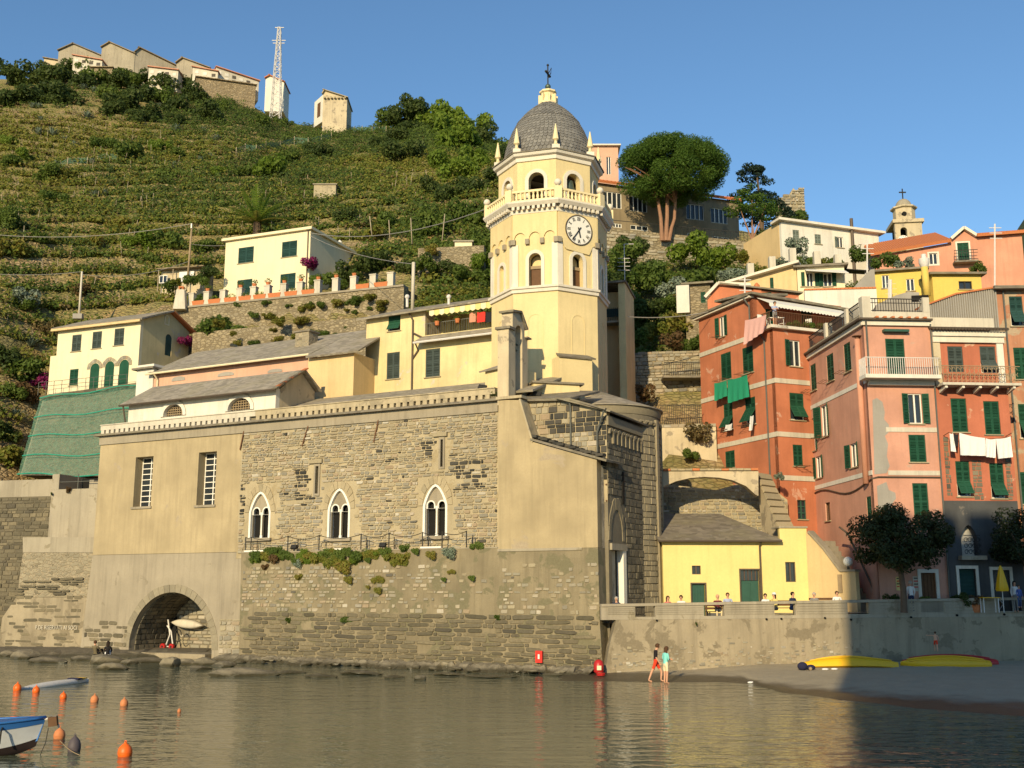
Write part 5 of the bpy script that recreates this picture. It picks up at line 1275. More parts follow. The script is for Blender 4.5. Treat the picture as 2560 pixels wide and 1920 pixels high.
q=lambda pts:[LC.hit(x,y)for x,y in pts]
facade(lc,LC,q([(57,1343),(264,1343),(264,1381),(57,1381)]),[],'concrete',1.5,'upper_band')
facade(lc,LC,q([(57,1381.5),(264,1381.5),(264,1493),(43,1493)]),[],'white_wash_wall' if 'white_wash_wall' in MATS else 'grey_rubble',1.5,'flaking_band')
facade(lc,LC.shift(.12),q([(43,1493.5),(264,1493.5),(264,1690),(-10,1690),(8,1545)]),[],'seawall_render',1.7,'lower_band')
place_stones(lc,LC.shift(.12),courses(LC.S(15,1600),LC.S(200,1600),.1,5.2,.9,.22,prob=.35),'slate_stone',.05,parts=90)
fc=bpy.data.curves.new('lettering','FONT'); fc.body='P.DE RISERVATI AI SOCI'; fc.size=.40; fc.extrude=.008; fc.align_x='LEFT'
fo=bpy.data.objects.new('lettering',fc); C.objects.link(fo); fc.materials.append(MATS['parapet_white']); s,z=LC.hit(92,1573)
fo.parent=lc; fo.rotation_euler=(R(90),0,math.atan2(LC.d.y,LC.d.x)); fo.location=LC.pt(s,z,.2)-WL[lc.name]; WL[fo.name]=WL[lc.name]; fo.scale=(.80,1,1)
# ------------------------------------------------------------------ village on the right
ZT=2.6
def wall2(px0,Y0,px1,Y1,py=1000):return Wall(P(px0,py,Y0)[:2],P(px1,py,Y1)[:2])
def strip(parent,W,s0,s1,z0,z1,o0,o1,name,mat):m=MB(); W.boxes(m,s0,s1,z0,z1,o0,o1); return m.build(name,mat,parent)
def rods(parent,W,q,n=2):
 """laundry bars under a window"""
 m=MB()
 for s in(q[0]+.05,q[2]-.05):m.bar(W.pt(s,q[1]-.1),W.pt(s,q[1]-.02,.75),.025)
 for o in(.3,.55,.74):m.tube([W.pt(q[0]-.1,q[1]-.05,o),W.pt(q[2]+.1,q[1]-.05,o)],.012,4)
 m.build('drying_rack','rust_metal',parent)
m=MB(); m.add([P(1495,1500,57.5)[:2]+(0,)if False else(P(1495,1500,57.6).x,57.6,ZT),(40,62.5,ZT),(60,75,ZT),(6,75,ZT)],[(0,1,2,3)]); m.build('terrace_pavement','concrete')['kind']='structure'
# yellow low house on the terrace
YL=wall2(1657,64.0,2020,64.4,1400)
yl=empty('low_yellow_house',YL.pt(4,ZT),'bright yellow low house with two green doors behind the seated people','house')
ev=YL.Z(1800,1349); sh_=YL.S(1952,1400); hi=YL.Z(1985,1320)
ws=[win(YL,1730,1414,1752,1436,kind='glass',fr='pipe_brown',sill=False),win(YL,1964,1405,1989,1455,kind='glass',fr='pipe_brown',sill=False)]
d1=YL.rect(1730,1460,1763,1503); d1=(d1[0],ZT+.05,d1[2],d1[3]); d2=YL.rect(1853,1452,1899,1503); d2=(d2[0],ZT+.05,d2[2],d2[3]); d3=YL.rect(1853,1425,1899,1451)
hs=holes_of(ws)+[rectp(d1),rectp((d2[0],d2[1],d2[2],d3[3]))]
facade(yl,YL,[(0,ZT),(YL.L,ZT),(YL.L,hi),(sh_,hi),(sh_,ev),(0,ev)],hs,'bright_yellow')
for q,k in ws:window(yl,YL,q,**k)
for q,n in((d1,4),(d2,2)):
 m=MB(); YL.boxes(m,q[0]+.03,q[2]-.03,q[1],q[3],-.2,-.15); d_=m.build('door','green_door',yl)
 for i in range(n):a=q[0]+(q[2]-q[0])*i/n; m=MB(); YL.boxes(m,a+.05,a+(q[2]-q[0])/n-.05,q[1]+.1,q[3]-.1,-.15,-.11); m.build('plank','green_door',d_)
 m=MB(); m.prism(rectp((q[0]-.08,q[1],q[2]+.08,(d3[3]if n==2 else q[3])+.08)),YL,-.1,.03,[rectp((q[0],q[1]+.004,q[2],d3[3]if n==2 else q[3]))]); m.build('frame','pipe_brown',d_)
m=MB(); YL.boxes(m,d3[0],d3[2],d3[1],d3[3],-.2,-.16); d_=m.build('transom','window_glass',yl)
for i in range(1,5):m=MB(); a=d3[0]+(d3[2]-d3[0])*i/5; YL.boxes(m,a-.015,a+.015,d3[1],d3[3],-.15,-.12); m.build('bar','rust_metal',d_)
strip(yl,YL,.0,d1[0]-.1,ZT,ZT+.4,.001,.05,'plinth','soot_render'); strip(yl,YL,d1[2]+.1,d2[0]-.1,ZT,ZT+.4,.001,.05,'plinth','soot_render'); strip(yl,YL,d2[2]+.1,YL.L,ZT,ZT+.4,.001,.05,'plinth','soot_render')
zr=YL.Z(1720,1284,-5)
roofquad(yl,[YL.pt(-.3,ev-.03,.35),YL.pt(sh_+.05,ev-.03,.35),YL.pt(YL.S(1800,1284,-5),zr,-5),YL.pt(-.3,zr,-5)],'slate_dark',.1)
m=MB(); m.tube([YL.pt(-.3,ev-.1,.4),YL.pt(sh_,ev-.1,.4)],.07,6); s_=YL.S(1900,1400); m.tube([YL.pt(s_,ev-.1,.36),YL.pt(s_,ev-.4,.07),YL.pt(s_,ZT,.07)],.06,6); m.build('drainpipe','pipe_brown',yl,40)
strip(yl,YL,sh_-.05,YL.L+.05,hi,hi+.1,-1.5,.08,'coping','concrete')
# stair wall running down to the right
ST=wall2(2020,64.4,2140,61.6,1450)
stw=empty('outside_stair',ST.pt(2,ZT),'outside stair with a pale yellow side wall climbing beside the pink house','stairs')
q=lambda x,y:ST.hit(x,y)
facade(stw,ST,[(.01,ZT),(ST.L,ZT),q(2138,1428),q(2102,1428),q(2060,1372),(.01,q(2022,1330)[1])],[],'ochre',.3,'side_wall')
m=MB(); a,b,c=q(2022,1330),q(2060,1372),q(2102,1428)
for p0,p1 in((a,b),(b,c),(c,q(2140,1428))):m.bar(ST.pt(p0[0],p0[1]+.04,-.15),ST.pt(p1[0],p1[1]+.04,-.15),.5,h=.12)
m.build('coping','grey_render',stw)
for i in range(16):
 t=i/15; s=ST.L*(.12+.86*t); z=a[1]-.5-(a[1]-.5-ZT)*t; m=MB(); ST.boxes(m,s-.2,s+.2,ZT,z,-1.9,-.32); m.build('step','concrete',stw)
m=MB(); m.tube([ST.pt(ST.L*.35,a[1]+.3,-1.6),ST.pt(ST.L*.52,a[1]-.1,-1.6),ST.pt(ST.L*1.0,ZT+1.6,-1.6)],.06,6); m.build('handrail','pipe_brown',stw)
zz_=q(2122,1415); m=MB(); p=ST.pt(zz_[0]-.2,zz_[1]-.1,-.2); m.ball(p+Vector((0,0,.35)),.28,14,10); gl_=m.build('globe_lamp','white_paint',None,True,loc=p); tag(gl_,'white globe lamp on the stair wall','lamp'); m=MB(); m.lathe(p,[(.1,-.35),(.06,.1)],8); m.build('base','dark_metal',gl_)
m=MB(); s0,z0,s1,z1=ST.rect(2096,1436,2106,1482); ST.boxes(m,s0,s1,z0,z1,.002,.06); tag(m.build('notice_board','wood_pale',None,loc=ST.pt(s0,z0)),'narrow wooden notice board on the stair wall','notice board')
# wall, arch and stepped buttress behind the yellow house
BK=wall2(1645,70.5,1970,69.5,1280)
bk=empty('rubble_wall',BK.pt(4,8),'high rubble wall above the roof of the low yellow house','wall')
bwl=facade(bk,BK,[(0,ZT),(BK.L,ZT),(BK.L,BK.Z(1960,1250)),(BK.S(1900,1195),BK.Z(1900,1195)),(BK.S(1790,1225),BK.Z(1790,1225)),(0,BK.Z(1655,1208))],[],'mortar',.6)
pl_=[(0,6),(BK.L,6),(BK.L,BK.Z(1960,1250)),(BK.S(1900,1195),BK.Z(1900,1195)),(BK.S(1790,1225),BK.Z(1790,1225)),(0,BK.Z(1655,1208))]
place_stones(bwl,BK,courses(0,BK.L,6.2,12.5,.4,.22,in_poly(pl_)),'tan_stone',.12,parts=280)
AR_=wall2(1640,67.2,1896,67.0,1200)
arh=empty('flying_arch',AR_.pt(3,9),'shallow rendered arch spanning between the church apse and the stepped buttress','arch')
und=[(1896,1240),(1888,1236),(1865,1215),(1830,1200),(1797,1194),(1762,1192),(1725,1195),(1690,1203),(1660,1216),(1640,1232)]
facade(arh,AR_,[AR_.hit(*p)for p in und[::-1]]+[AR_.hit(1896,1177),AR_.hit(1640,1178)],[],'old_plaster',.8,'arch_span')
zt_=AR_.Z(1770,1177)
for i in range(14):a=AR_.L*i/14; strip(arh,AR_,a+.01,a+AR_.L/14-.01,zt_+.01,zt_+.12+random.uniform(0,.03),-.9,.12,'coping_tile','terracotta' if i%4==1 else 'voussoir_stone')
bts=empty('stepped_buttress',AR_.pt(AR_.L,6),'steep sloping buttress topped with stone slabs beside the orange house','buttress')
t0,t1,u0,u1=P(1892,1180,68.2),P(1926,1186,69.0),P(1948,1322,65.6),P(1986,1322,66.2)
m=MB(); dn_=Vector((0,1.6,-1.2)); m.hexa([u0+Vector((0,0,-6)),u1+Vector((0,0,-6)),u1+Vector((0,3.4,-6)),u0+Vector((0,3.4,-6)),u0-Vector((0,0,.2)),u1-Vector((0,0,.2)),t1-Vector((0,0,.2)),t0-Vector((0,0,.2))]); m.build('core','old_plaster',bts)
for i in range(8):
 a0_,a1_=i/8+.006,(i+1)/8-.006; m=MB(); slab(m,[u0.lerp(t0,a0_)+Vector((0,0,.06)),u1.lerp(t1,a0_)+Vector((0,0,.06)),u1.lerp(t1,a1_)+Vector((0,0,random.uniform(.0,.03))),u0.lerp(t0,a1_)],.16); m.build('slab','voussoir_stone',bts)
 # stepped garden walls between the apse and the orange house
for x0,Y0,x1,Y1,yt,zb0,mt,lb in((1560,81.5,1770,80.5,885,5,'terrace_stone','old rubble wall high up between the tower and the orange house'),(1640,76.5,1790,76.0,1068,4,'old_plaster','peeling pale wall below the balcony railings beside the orange house'),(1440,101.5,1530,101,640,16,'hill_stone','rubble terrace wall just right of the tower belfry')):
 W=wall2(x0,Y0,x1,Y1,yt); o=empty('garden_wall',W.pt(W.L/2,zb0),lb,'wall'); z=W.Z((x0+x1)/2,yt); f_=facade(o,W,rectp((0,zb0,W.L,z)),[],mt,1.2)
 n=int(W.L/.5)
 if Y0==81.5:
  place_stones(f_,W,courses(0,W.L,z-5.2,z+.1,.5,.25,prob=.9),'tan_stone',.12,parts=200)
 for i in range(n):strip(o,W,W.L*i/n+.01,W.L*(i+1)/n-.01,z+.002,z+.14+random.uniform(0,.1),-.7,.05,'coping_stone','tan_stone')
for x0,x1,y0,y1,Y,lb in((1650,1752,1012,1062,76.8,'old balcony railing with a slate ledge beside the orange house'),(1660,1760,905,940,79.6,'thin railing on the rubble wall above the orange house garden')):
 W=wall2(x0,Y,x1,Y,y0); o=empty('railing',W.pt(0,W.Z(x0,y1)),lb,'railing'); za_,zb2=W.Z(x0,y1),W.Z(x0,y0)
 strip(o,W,-.1,W.L,za_-.15,za_,-1.2,.2,'ledge','slate_dark'); strip(o,W,0,W.L,zb2-.05,zb2,-.03,.03,'top_rail','dark_metal')
 for i in range(22):a=W.L*i/22; strip(o,W,a,a+.03,za_,zb2-.05,-.02,.01,'baluster','dark_metal')
 # narrow house tucked behind the tower
NH=wall2(1512,75.6,1567,75.2,850)
nh=empty('narrow_house',NH.pt(1,10),'narrow shaded ochre house squeezed behind the right side of the tower','house')
zt_=NH.Z(1540,722); s1=NH.S(1550,850)
strip(nh,NH,s1,NH.L,8,zt_+.3,-4,.4,'side_wall','old_yellow'); strip(nh,NH,0,s1-.002,8,zt_,-4,-.9,'wall','ochre')
strip(nh,NH,-.3,NH.L+.1,zt_+.302,zt_+.45,-4.2,.6,'roof','slate_dark'); zb2=NH.Z(1530,802)
strip(nh,NH,0,s1-.01,zb2-.15,zb2,-.898,.1,'balcony','concrete')
for i in range(8):strip(nh,NH,s1*i/8,s1*i/8+.03,zb2,zb2+.95,.04,.07,'baluster','dark_metal')
m=MB(); NH.boxes(m,.15,s1-.1,zb2+.3,zb2+.9,-.1,-.02); tag(m.build('towel','teal_shutter',None,loc=NH.pt(.2,zb2)),'blue towel on the small balcony behind the tower','towel')
m=MB(); a=NH.pt(NH.L-.2,zt_+.45,-1); m.tube([a,a+Vector((0,0,3.2))],.03,5)
for i in range(4):m.bar(a+Vector((-.5,0,1.2+i*.3)),a+Vector((.4,0,1.2+i*.3)),.03)
m.bar(a+Vector((0,0,3.2)),a+Vector((.7,0,3.2)),.04); tag(m.build('antenna','white_metal',None,loc=a),'television antenna on the narrow house behind the tower','antenna')
# ---------------- orange house
Cn=P(1940,1000,70)
od=Vector((-.42,1,0)).normalized(); orr=Vector((1,.42,0)).normalized()
OLW=Wall((Cn+od*8.9)[:2],Cn[:2]); ORW=Wall(Cn[:2],(Cn+orr*6.2)[:2])
oh=empty('orange_house',(Cn.x,Cn.y,ZT),'tall orange house with white bands, roof terrace and laundry on two sides','house')
zter=ORW.Z(1975,826); ztop=OLW.Z(1862,742)
sT=OLW.S(1882,780)
ws=[win(OLW,1798,791,1812,842,kind='open',rows=1),win(OLW,1802,882,1828,950,kind='closed'),win(OLW,1856,867,1883,933,kind='closed'),win(OLW,1809,1008,1832,1075,kind='flap'),win(OLW,1863,994,1889,1062,kind='flap',flap=.6),win(OLW,1813,1127,1837,1170,kind='closed')]
facade(oh,OLW,[(0,ZT),(OLW.L-.002,ZT),(OLW.L-.002,zter),(sT,zter),(sT,ztop),(0,ztop)],holes_of(ws),'orange')
for q,k in ws:window(oh,OLW,q,**k); rods(oh,OLW,q)
ws=[win(ORW,1974,851,2001,916,kind='half',rows=1),win(ORW,1975,983,2010,1050,kind='flap'),win(ORW,1983,1112,2007,1165,kind='closed'),win(ORW,1994,1250,2016,1298,kind='glass',fr='green_door',rows=3)]
facade(oh,ORW,rectp((0,ZT,ORW.L,zter)),holes_of(ws),'orange')
for q,k in ws:window(oh,ORW,q,**k)
q=ws[2][0]; rods(oh,ORW,q)
bz=[ORW.Z(1965,953),ORW.Z(1965,1086),ORW.Z(1975,1195)]
z866=OLW.Z(1810,867)
for z in bz[:2]+[z866]:strip(oh,OLW,0,OLW.L+.03 if z!=z866 else sT,z-.16,z+.16,.002,.05,'band','parapet_white')
for z in bz:strip(oh,ORW,-.03,ORW.L,z-.16,z+.16,.002,.052,'band','parapet_white')
m=MB(); OLW.boxes(m,sT-.4,OLW.L+.35,zter,zter+.2,-1,.35); ORW.boxes(m,-.3,ORW.L,zter+.003,zter+.197,-1,.35); m.build('terrace_edge','trim_white',oh)
m=MB(); m.add([OLW.pt(sT,zter+.202),OLW.pt(OLW.L,zter+.202),ORW.pt(ORW.L,zter+.202),ORW.pt(ORW.L,zter+.202,-6)],[(0,1,2,3)]); m.build('terrace_floor','terracotta',oh)
TP=Wall(OLW.pt(sT,0,-.0)[:2],(OLW.pt(sT,0)+orr*7.6)[:2])
dws=[win(TP,1915,773,1934,824,kind='closed',sill=False),win(TP,2003,776,2031,822,kind='closed',sh='teal_shutter',sill=False)]
facade(oh,TP,rectp((0,zter+.2,TP.L,ztop-.1)),holes_of(dws),'orange')
for q,k in dws:window(oh,TP,q,**k)
m=MB(); slab(m,[OLW.pt(-.5,ztop+.0,.45),OLW.pt(sT,ztop+.0,.45),OLW.pt(sT,ztop+.35,-3),OLW.pt(-.5,ztop+.35,-3)],.16)
slab(m,[TP.pt(-.4,ztop+.005,.5),TP.pt(TP.L+.4,ztop-.35,.5),TP.pt(TP.L+.4,ztop+.3,-4),TP.pt(-.4,ztop+.5,-4)],.16); m.build('roof','slate_dark',oh)
m=MB(); OLW.boxes(m,-.3,sT+.1,ztop-.3,ztop-.165,-.05,.32); m.build('eave_board','trim_white',oh)
m=MB(); slab(m,[TP.pt(.3,ztop-.95,1.5),TP.pt(TP.L-.3,ztop-1.15,1.5),TP.pt(TP.L-.3,ztop-.4,.1),TP.pt(.3,ztop-.25,.1)],.04); aw=m.build('awning','white_paint',oh)
for i in range(26):
 a=.3+(TP.L-.6)*i/26; w_=(TP.L-.6)/26; z=ztop-.97-.2*i/26; m=MB(); m.prism([(a,z),(a,z-.2),(a+w_/2,z-.28),(a+w_,z-.2),(a+w_,z)],TP,1.48,1.5); m.build('awning_flap','white_paint',aw)
RLs=[(OLW.shift(.2),sT+.3,OLW.L+.2),(ORW.shift(.2),.0,ORW.L)]
rl=MB()
for W,a,b in RLs:
 W.boxes(rl,a,b,zter+1.12,zter+1.17,-.03,.03)
 for i in range(int((b-a)/.14)):s=a+i*.14; W.boxes(rl,s,s+.022,zter+.2,zter+1.12,-.012,.012)
rl.build('terrace_railing','rust_metal',oh)['kind']='stuff'
m=MB(); s_=OLW.L-.9; m.tube([OLW.pt(s_-.2,zter-.1,.3),OLW.pt(s_,zter-.6,.08),OLW.pt(s_,ZT,.08)],.06,6); m.tube([OLW.pt(sT-.5,ztop-.2,.4),OLW.pt(sT-.3,ztop-.8,.08),OLW.pt(sT-.3,zter,.08)],.06,6); m.build('drainpipe','pipe_grey',oh,40)
cloth(OLW.shift(.75),[OLW.shift(.75).hit(1863,801),OLW.shift(.75).hit(1916,787),OLW.shift(.75).hit(1912,828),OLW.shift(.75).hit(1861,862)],0,'pink_cloth','pale pink sheet hanging from the orange house terrace','sheet',None,14,8,.06,'sheet')
W=OLW.shift(.6); cloth(W,[W.hit(1786,958),W.hit(1817,951),W.hit(1817,990),W.hit(1788,1003)],0,'green_cloth','smaller green sheet drying under the orange house window','sheet','green sheets',10,7,.05,'sheet')
cloth(W,[W.hit(1819,950),W.hit(1868,937),W.hit(1872,992),W.hit(1822,1008)],0,'green_cloth','larger green sheet drying on the orange house','sheet','green sheets',12,8,.06,'sheet')
W=OLW.shift(.5); cloth(W,[W.hit(1815,1062),W.hit(1831,1058),W.hit(1830,1075),W.hit(1813,1078)],0,'white_cloth','white cloth bundled at the lower left orange house window','laundry',None,6,4,.06)
cloth(W,[W.hit(1876,1040),W.hit(1884,1038),W.hit(1882,1075),W.hit(1874,1077)],0,'white_cloth','narrow white towel under the lower right orange house window','laundry',None,5,5,.04)
# terrace furniture
def chair(p,rz,label,mat='white_paint'):
 o=empty('terrace_chair',p,label,'chair','chairs on the orange roof terrace',rz)
 def b(n,c,d):m=MB(); m.box(c,d); x=m.build(n,mat,o,local=True); return x
 b('seat',(0,0,.43),(.45,.45,.05)); b('backrest',(0,.21,.72),(.45,.04,.4))
 for x in(-.2,.2):
  for y in(-.2,.2):b('leg',(x,y,.2),(.04,.04,.4))
 return o
zf=zter+.21
for i,(x,lb)in enumerate(((1922,'white chair at the left end of the roof terrace'),(1975,'white chair in front of the roof terrace table'),(2042,'white chair at the right end of the roof terrace'))):
 p=ORW.pt(ORW.S(x,815,.0),zf,-.7-.2*(i==1)); chair(p,.4+i,lb)
t=empty('terrace_table',ORW.pt(ORW.S(1958,815),zf,-.8),'small white table on the orange roof terrace','table')
m=MB(); m.box((0,0,.72),(1.1,.7,.05)); m.build('tabletop','white_paint',t,local=True)
for x in(-.45,.45):
 for y in(-.28,.28):m=MB(); m.box((x,y,.35),(.05,.05,.7)); m.build('leg','white_paint',t,local=True)
for i,(x,lb)in enumerate(((1990,'leafy plant hanging over the terrace edge beside the table'),(2018,'bushy plant at the corner of the roof terrace'),(2050,'low plant at the right end of the roof terrace'))):
 p=ORW.pt(min(ORW.S(x,815),ORW.L),zf,-.1); bush(p.x,p.y,.5,'leaf_green',lb,None,p.z,1,'plant','potted_plant')
 # orange house behind
OB=wall2(1768,79.5,1996,78.5,730); ob=empty('rear_orange_house',OB.pt(4,15),'orange house with white verge and chimney rising behind the orange terrace house','house')
za_,zc_=OB.Z(1770,748),OB.Z(1795,713); zr_=OB.Z(1990,737)
ws=[win(OB,1905,731,1929,745,kind='closed',sill=False)]
s1=OB.S(1795,713)
facade(ob,OB,[(0,10),(OB.L,10),(OB.L,zr_),(s1,zc_),(0,za_)],holes_of(ws),'orange'); [window(ob,OB,q,**k)for q,k in ws]
m=MB(); m.bar(OB.pt(-.2,za_+.1,.1),OB.pt(s1,zc_+.1,.1),.5,h=.22); m.bar(OB.pt(s1,zc_+.1,.1),OB.pt(s1+2.4,zc_-.12,.1),.5,h=.22); m.build('verge','trim_white',ob)
roofquad(ob,[OB.pt(s1+.1,zc_+.12,.4),OB.pt(OB.L+.3,zr_+.12,.4),OB.pt(OB.L+.3,zr_+1.2,-5),OB.pt(s1+.1,zc_+1.2,-5)],'slate_dark')
m=MB(); c0,c1=OB.S(1883,720),OB.S(1903,720); OB.boxes(m,c0,c1,zr_,OB.Z(1893,722),-.6,.12); ch=m.build('chimney','orange',ob); m=MB(); p=OB.pt((c0+c1)/2,OB.Z(1893,722),-.25); m.lathe(p,[(.3,0),(.22,.25),(.22,.35),(.05,.55)],8); m.build('chimney_pot','terracotta',ch)
# ---------------- pink house
Kc=P(2176,1100,61.5); pdl=Vector((-.065,1,0)).normalized(); pdf=Vector((1,.065,0)).normalized()
PL=Wall((Kc+pdl*10.9)[:2],Kc[:2]); PF=Wall(Kc[:2],(Kc+pdf*4.05)[:2])
ph=empty('pink_house',(Kc.x,Kc.y,ZT),'pink corner house with a long front balcony and roof terrace rails','house')
zc_=PF.Z(2240,815)
ws=[win(PL,*r,**k)for r,k in(((2026.6,910,2040.5,977),dict(kind='closed')),((2067,885,2084.5,954),dict(kind='closed')),((2110,857,2127,930),dict(kind='closed')),((2053,1012,2070,1092),dict(kind='open',rows=1)),((2028,1045,2039,1128),dict(kind='open',rows=1)),((2126,1108,2143,1168),dict(kind='open',rows=1)),((2040,1140,2054,1195),dict(kind='open',rows=1)),((2063.7,1256,2075.6,1302),dict(kind='glass',fr='wood_brown')),((2167,1241,2179,1299),dict(kind='closed')))]
facade(ph,PL,rectp((0,ZT,PL.L-.002,zc_)),holes_of(ws),'pink')
for i,(q,k)in enumerate(ws):
 window(ph,PL,q,sh='green_shutter',**k)
 if i<4:rods(ph,PL,q)
ws=[win(PF,2215.5,847,2263,938,kind='closed',sill=False),win(PF,2271,984,2305,1059,kind='open',rows=1),win(PF,2273,1087,2315,1155,kind='closed'),win(PF,2283.5,1208,2321.6,1299,kind='closed'),(lambda q:(q[0],ZT+.02,q[2],q[3]))(PF.rect(2303,1432,2340,1500))]
dr_=ws.pop();
facade(ph,PF,rectp((0,ZT,PF.L,zc_)),holes_of(ws)+[rectp(dr_)],'pink')
for q,k in ws:window(ph,PF,q,**k)
m=MB(); PF.boxes(m,dr_[0],dr_[2],dr_[1],dr_[3],-.2,-.14); d_=m.build('door','wood_brown',ph)
m=MB(); m.prism(rectp((dr_[0]-.18,ZT,dr_[2]+.18,dr_[3]+.2)),PF,-.05,.06,[rectp((dr_[0],ZT+.004,dr_[2],dr_[3]))]); m.build('frame','white_wash',d_)
for i in range(4):a=dr_[0]+(dr_[2]-dr_[0])*i/4; strip(d_,PF,a+.02,a+(dr_[2]-dr_[0])/4-.02,dr_[1]+.05,dr_[3]-.05,-.139,-.11,'plank','wood_brown')
for y0,y1,s0,s1 in((1068.5,1080,.95,4.0),(1176.5,1188,.9,4.0)):strip(ph,PF,s0,s1,PF.Z(2260,y1),PF.Z(2260,y0),.002,.04,'band','parapet_white')
for y0 in(1004,1226):z=PL.Z(2060,y0-(0 if y0<1100 else 12)); strip(ph,PL,0,PL.L,z-.13,z+.13,.002,.035,'band','white_wash')
patch=[(2181,1000),(2192,995),(2206,1005),(2212,1030),(2210,1048),(2222,1062),(2224,1078),(2212,1090),(2220,1110),(2217,1140),(2224,1165),(2216,1183),(2186,1186)]
m=MB(); m.prism([PF.hit(*p)for p in patch][::-1],PF,.001,.012); m.build('bare_patch','patch_grey',ph)
patch=[(2192,1215),(2216,1205),(2222,1225),(2238,1232),(2240,1246),(2230,1260),(2224,1275),(2196,1280)]
m=MB(); m.prism([PF.hit(*p)for p in patch][::-1],PF,.001,.012); m.build('bare_patch','patch_grey',ph)
m=MB(); PF.boxes(m,-.12,PF.L-.02,zc_+.0,zc_+.28,-.4,.16); PL.boxes(m,-.0,PL.L+.1,zc_+.003,zc_+.277,-.4,.16); m.build('cornice','trim_white',ph)
m=MB(); PF.boxes(m,-.3,PF.L,zc_+.285,zc_+.40,-.5,.36); PL.boxes(m,-.1,PL.L+.3,zc_+.287,zc_+.398,-.5,.36); m.build('gutter','pipe_brown',ph)
strip(ph,PF,0,PF.L,zc_+.402,zc_+.85,-.3,.05,'terrace_parapet','parapet_white'); strip(ph,PL,0,PL.L-.36,zc_+.402,zc_+.7,-.3,.05,'terrace_parapet','concrete')
strip(ph,PF,.5,PF.L,zc_+.40,zc_+.404,-10,-.31,'terrace_floor','terracotta')
def rail_run(parent,W,a,b,z0,z1,mat='dark_metal',step=.16,name='iron_railing'):
 m=MB(); W.boxes(m,a,b,z1-.05,z1,-.14,-.09); W.boxes(m,a,b,z1-.3,z1-.26,-.13,-.1); W.boxes(m,a,b,z0+.08,z0+.12,-.13,-.1)
 for i in range(int((b-a)/step)):s=a+i*step; W.boxes(m,s,s+.03,z0,z1-.05,-.13,-.1)
 m.build(name,mat,parent)['kind']='stuff'
p0_=strip(ph,PF,-.02,.5,zc_+.403,zc_+1.75,-.45,.07,'pillar','parapet_white'); strip(ph,PF,PF.L-.4,PF.L,zc_+.85,zc_+1.75,-.4,.06,'pillar','parapet_white')
rail_run(ph,PF,.5,PF.L-.4,zc_+.85,zc_+1.7)
for a in(.2,4.6,8.2):strip(ph,PL,a,a+.32,zc_+.702,zc_+1.65,-.4,.06,'pillar','parapet_white')
for a,b in((.55,4.6),(4.95,8.2),(8.55,PL.L-.4)):rail_run(ph,PL,a,b,zc_+.7,zc_+1.6)
for i in range(7):m=MB(); s=.7+i*.48; p=PF.pt(s,zc_+.43,.2); m.box(p,(.16,.5,.1),PF.d,-PF.n); m.build('rafter_end','terracotta',ph)
zbal=PF.Z(2260,944); m=MB(); PF.boxes(m,-.45,PF.L-.05,zbal-.22,zbal,.002,1.0); bal_=m.build('balcony','white_wash',ph)
m=MB(); PF.boxes(m,.05,PF.L-.15,zbal-.5,zbal-.222,.002,.3); m.build('cornice','trim_white',ph)
rl=MB(); z1=zbal+1.0
PF.boxes(rl,-.42,PF.L-.08,z1-.04,z1,.92,.97)
for i in range(34):s=-.42+i*(PF.L+.34)/34; PF.boxes(rl,s,s+.03,zbal,z1-.04,.93,.955)
for o in np.linspace(.05,.9,8):PF.boxes(rl,-.43,-.40,zbal,z1,o,o+.025)
rl.build('balcony_railing','white_metal',bal_)['kind']='stuff'
m=MB(); s_=PL.L-.55; m.tube([PL.pt(s_,PL.Z(2150,1215),.2),PL.pt(s_,zc_-.7,.2)],.17,10); fl=m.build('flue','rose',ph,True); m=MB(); p=PL.pt(s_,zc_-.7,.2); m.lathe(p,[(.12,0),(.12,.12),(.3,.16),(.28,.2)],8); m.build('flue_cap','rust_metal',fl)
m=MB(); s_=PF.L-.1; m.tube([PF.pt(.05,zc_+.2,.3),PF.pt(.15,zc_-.4,.08),PF.pt(.15,zbal,.08)],.06,6); m.tube([PF.pt(s_,zc_+.1,.2),PF.pt(s_,ZT,.1)],.05,6); m.build('drainpipe','pipe_grey',ph,40)
m=MB(); PF.boxes(m,1.1,2.6,PF.Z(2235,832),PF.Z(2235,826),0,.35); m.build('awning_box','green_door',ph)
m=MB(); m.tube([PL.pt(PL.L*t,PL.Z(2060,1232)+(.3*math.sin(7*t))-.1,.06)for t in np.linspace(0,1,14)]+[PF.pt(s,PF.Z(2260,1193),.06)for s in(.3,2,4)],.045,5); m.build('cable','pipe_brown',ph)
dl=PL.rect(2024,1282,2036,1340); m=MB(); PL.boxes(m,dl[0],dl[2],dl[1],dl[3],.002,.05); d_=m.build('door','cream',ph); m=MB(); m.prism(archp((dl[0]-.25,dl[1],dl[2]+.25,dl[3]+1.1),.9),PL,.001,.12,[rectp((dl[0],dl[1]+.01,dl[2],dl[3]))]); m.build('surround','concrete',d_)
for x0,y0,x1,y1,mt,lb in((2240,1442,2251,1476,'bright_yellow','yellow poster left of the woman in white on the pink house'),(2283,1441,2298,1478,'parapet_white','pale poster right of the woman in white beside the brown door')):
 q=PF.rect(x0,y0,x1,y1); m=MB(); PF.boxes(m,q[0],q[2],q[1],q[3],.003,.015); o=m.build('poster',mt,None,loc=PF.pt(q[0],q[1])); tag(o,lb,'poster')
 for i in range(4):m=MB(); z=q[3]-(q[3]-q[1])*(i+.6)/5; PF.boxes(m,q[0]+.04,q[2]-.04-.03*(i%2),z-.03,z+.03,.016,.019); m.build('print_line','red_cloth' if i%2 else 'dark_metal',o)
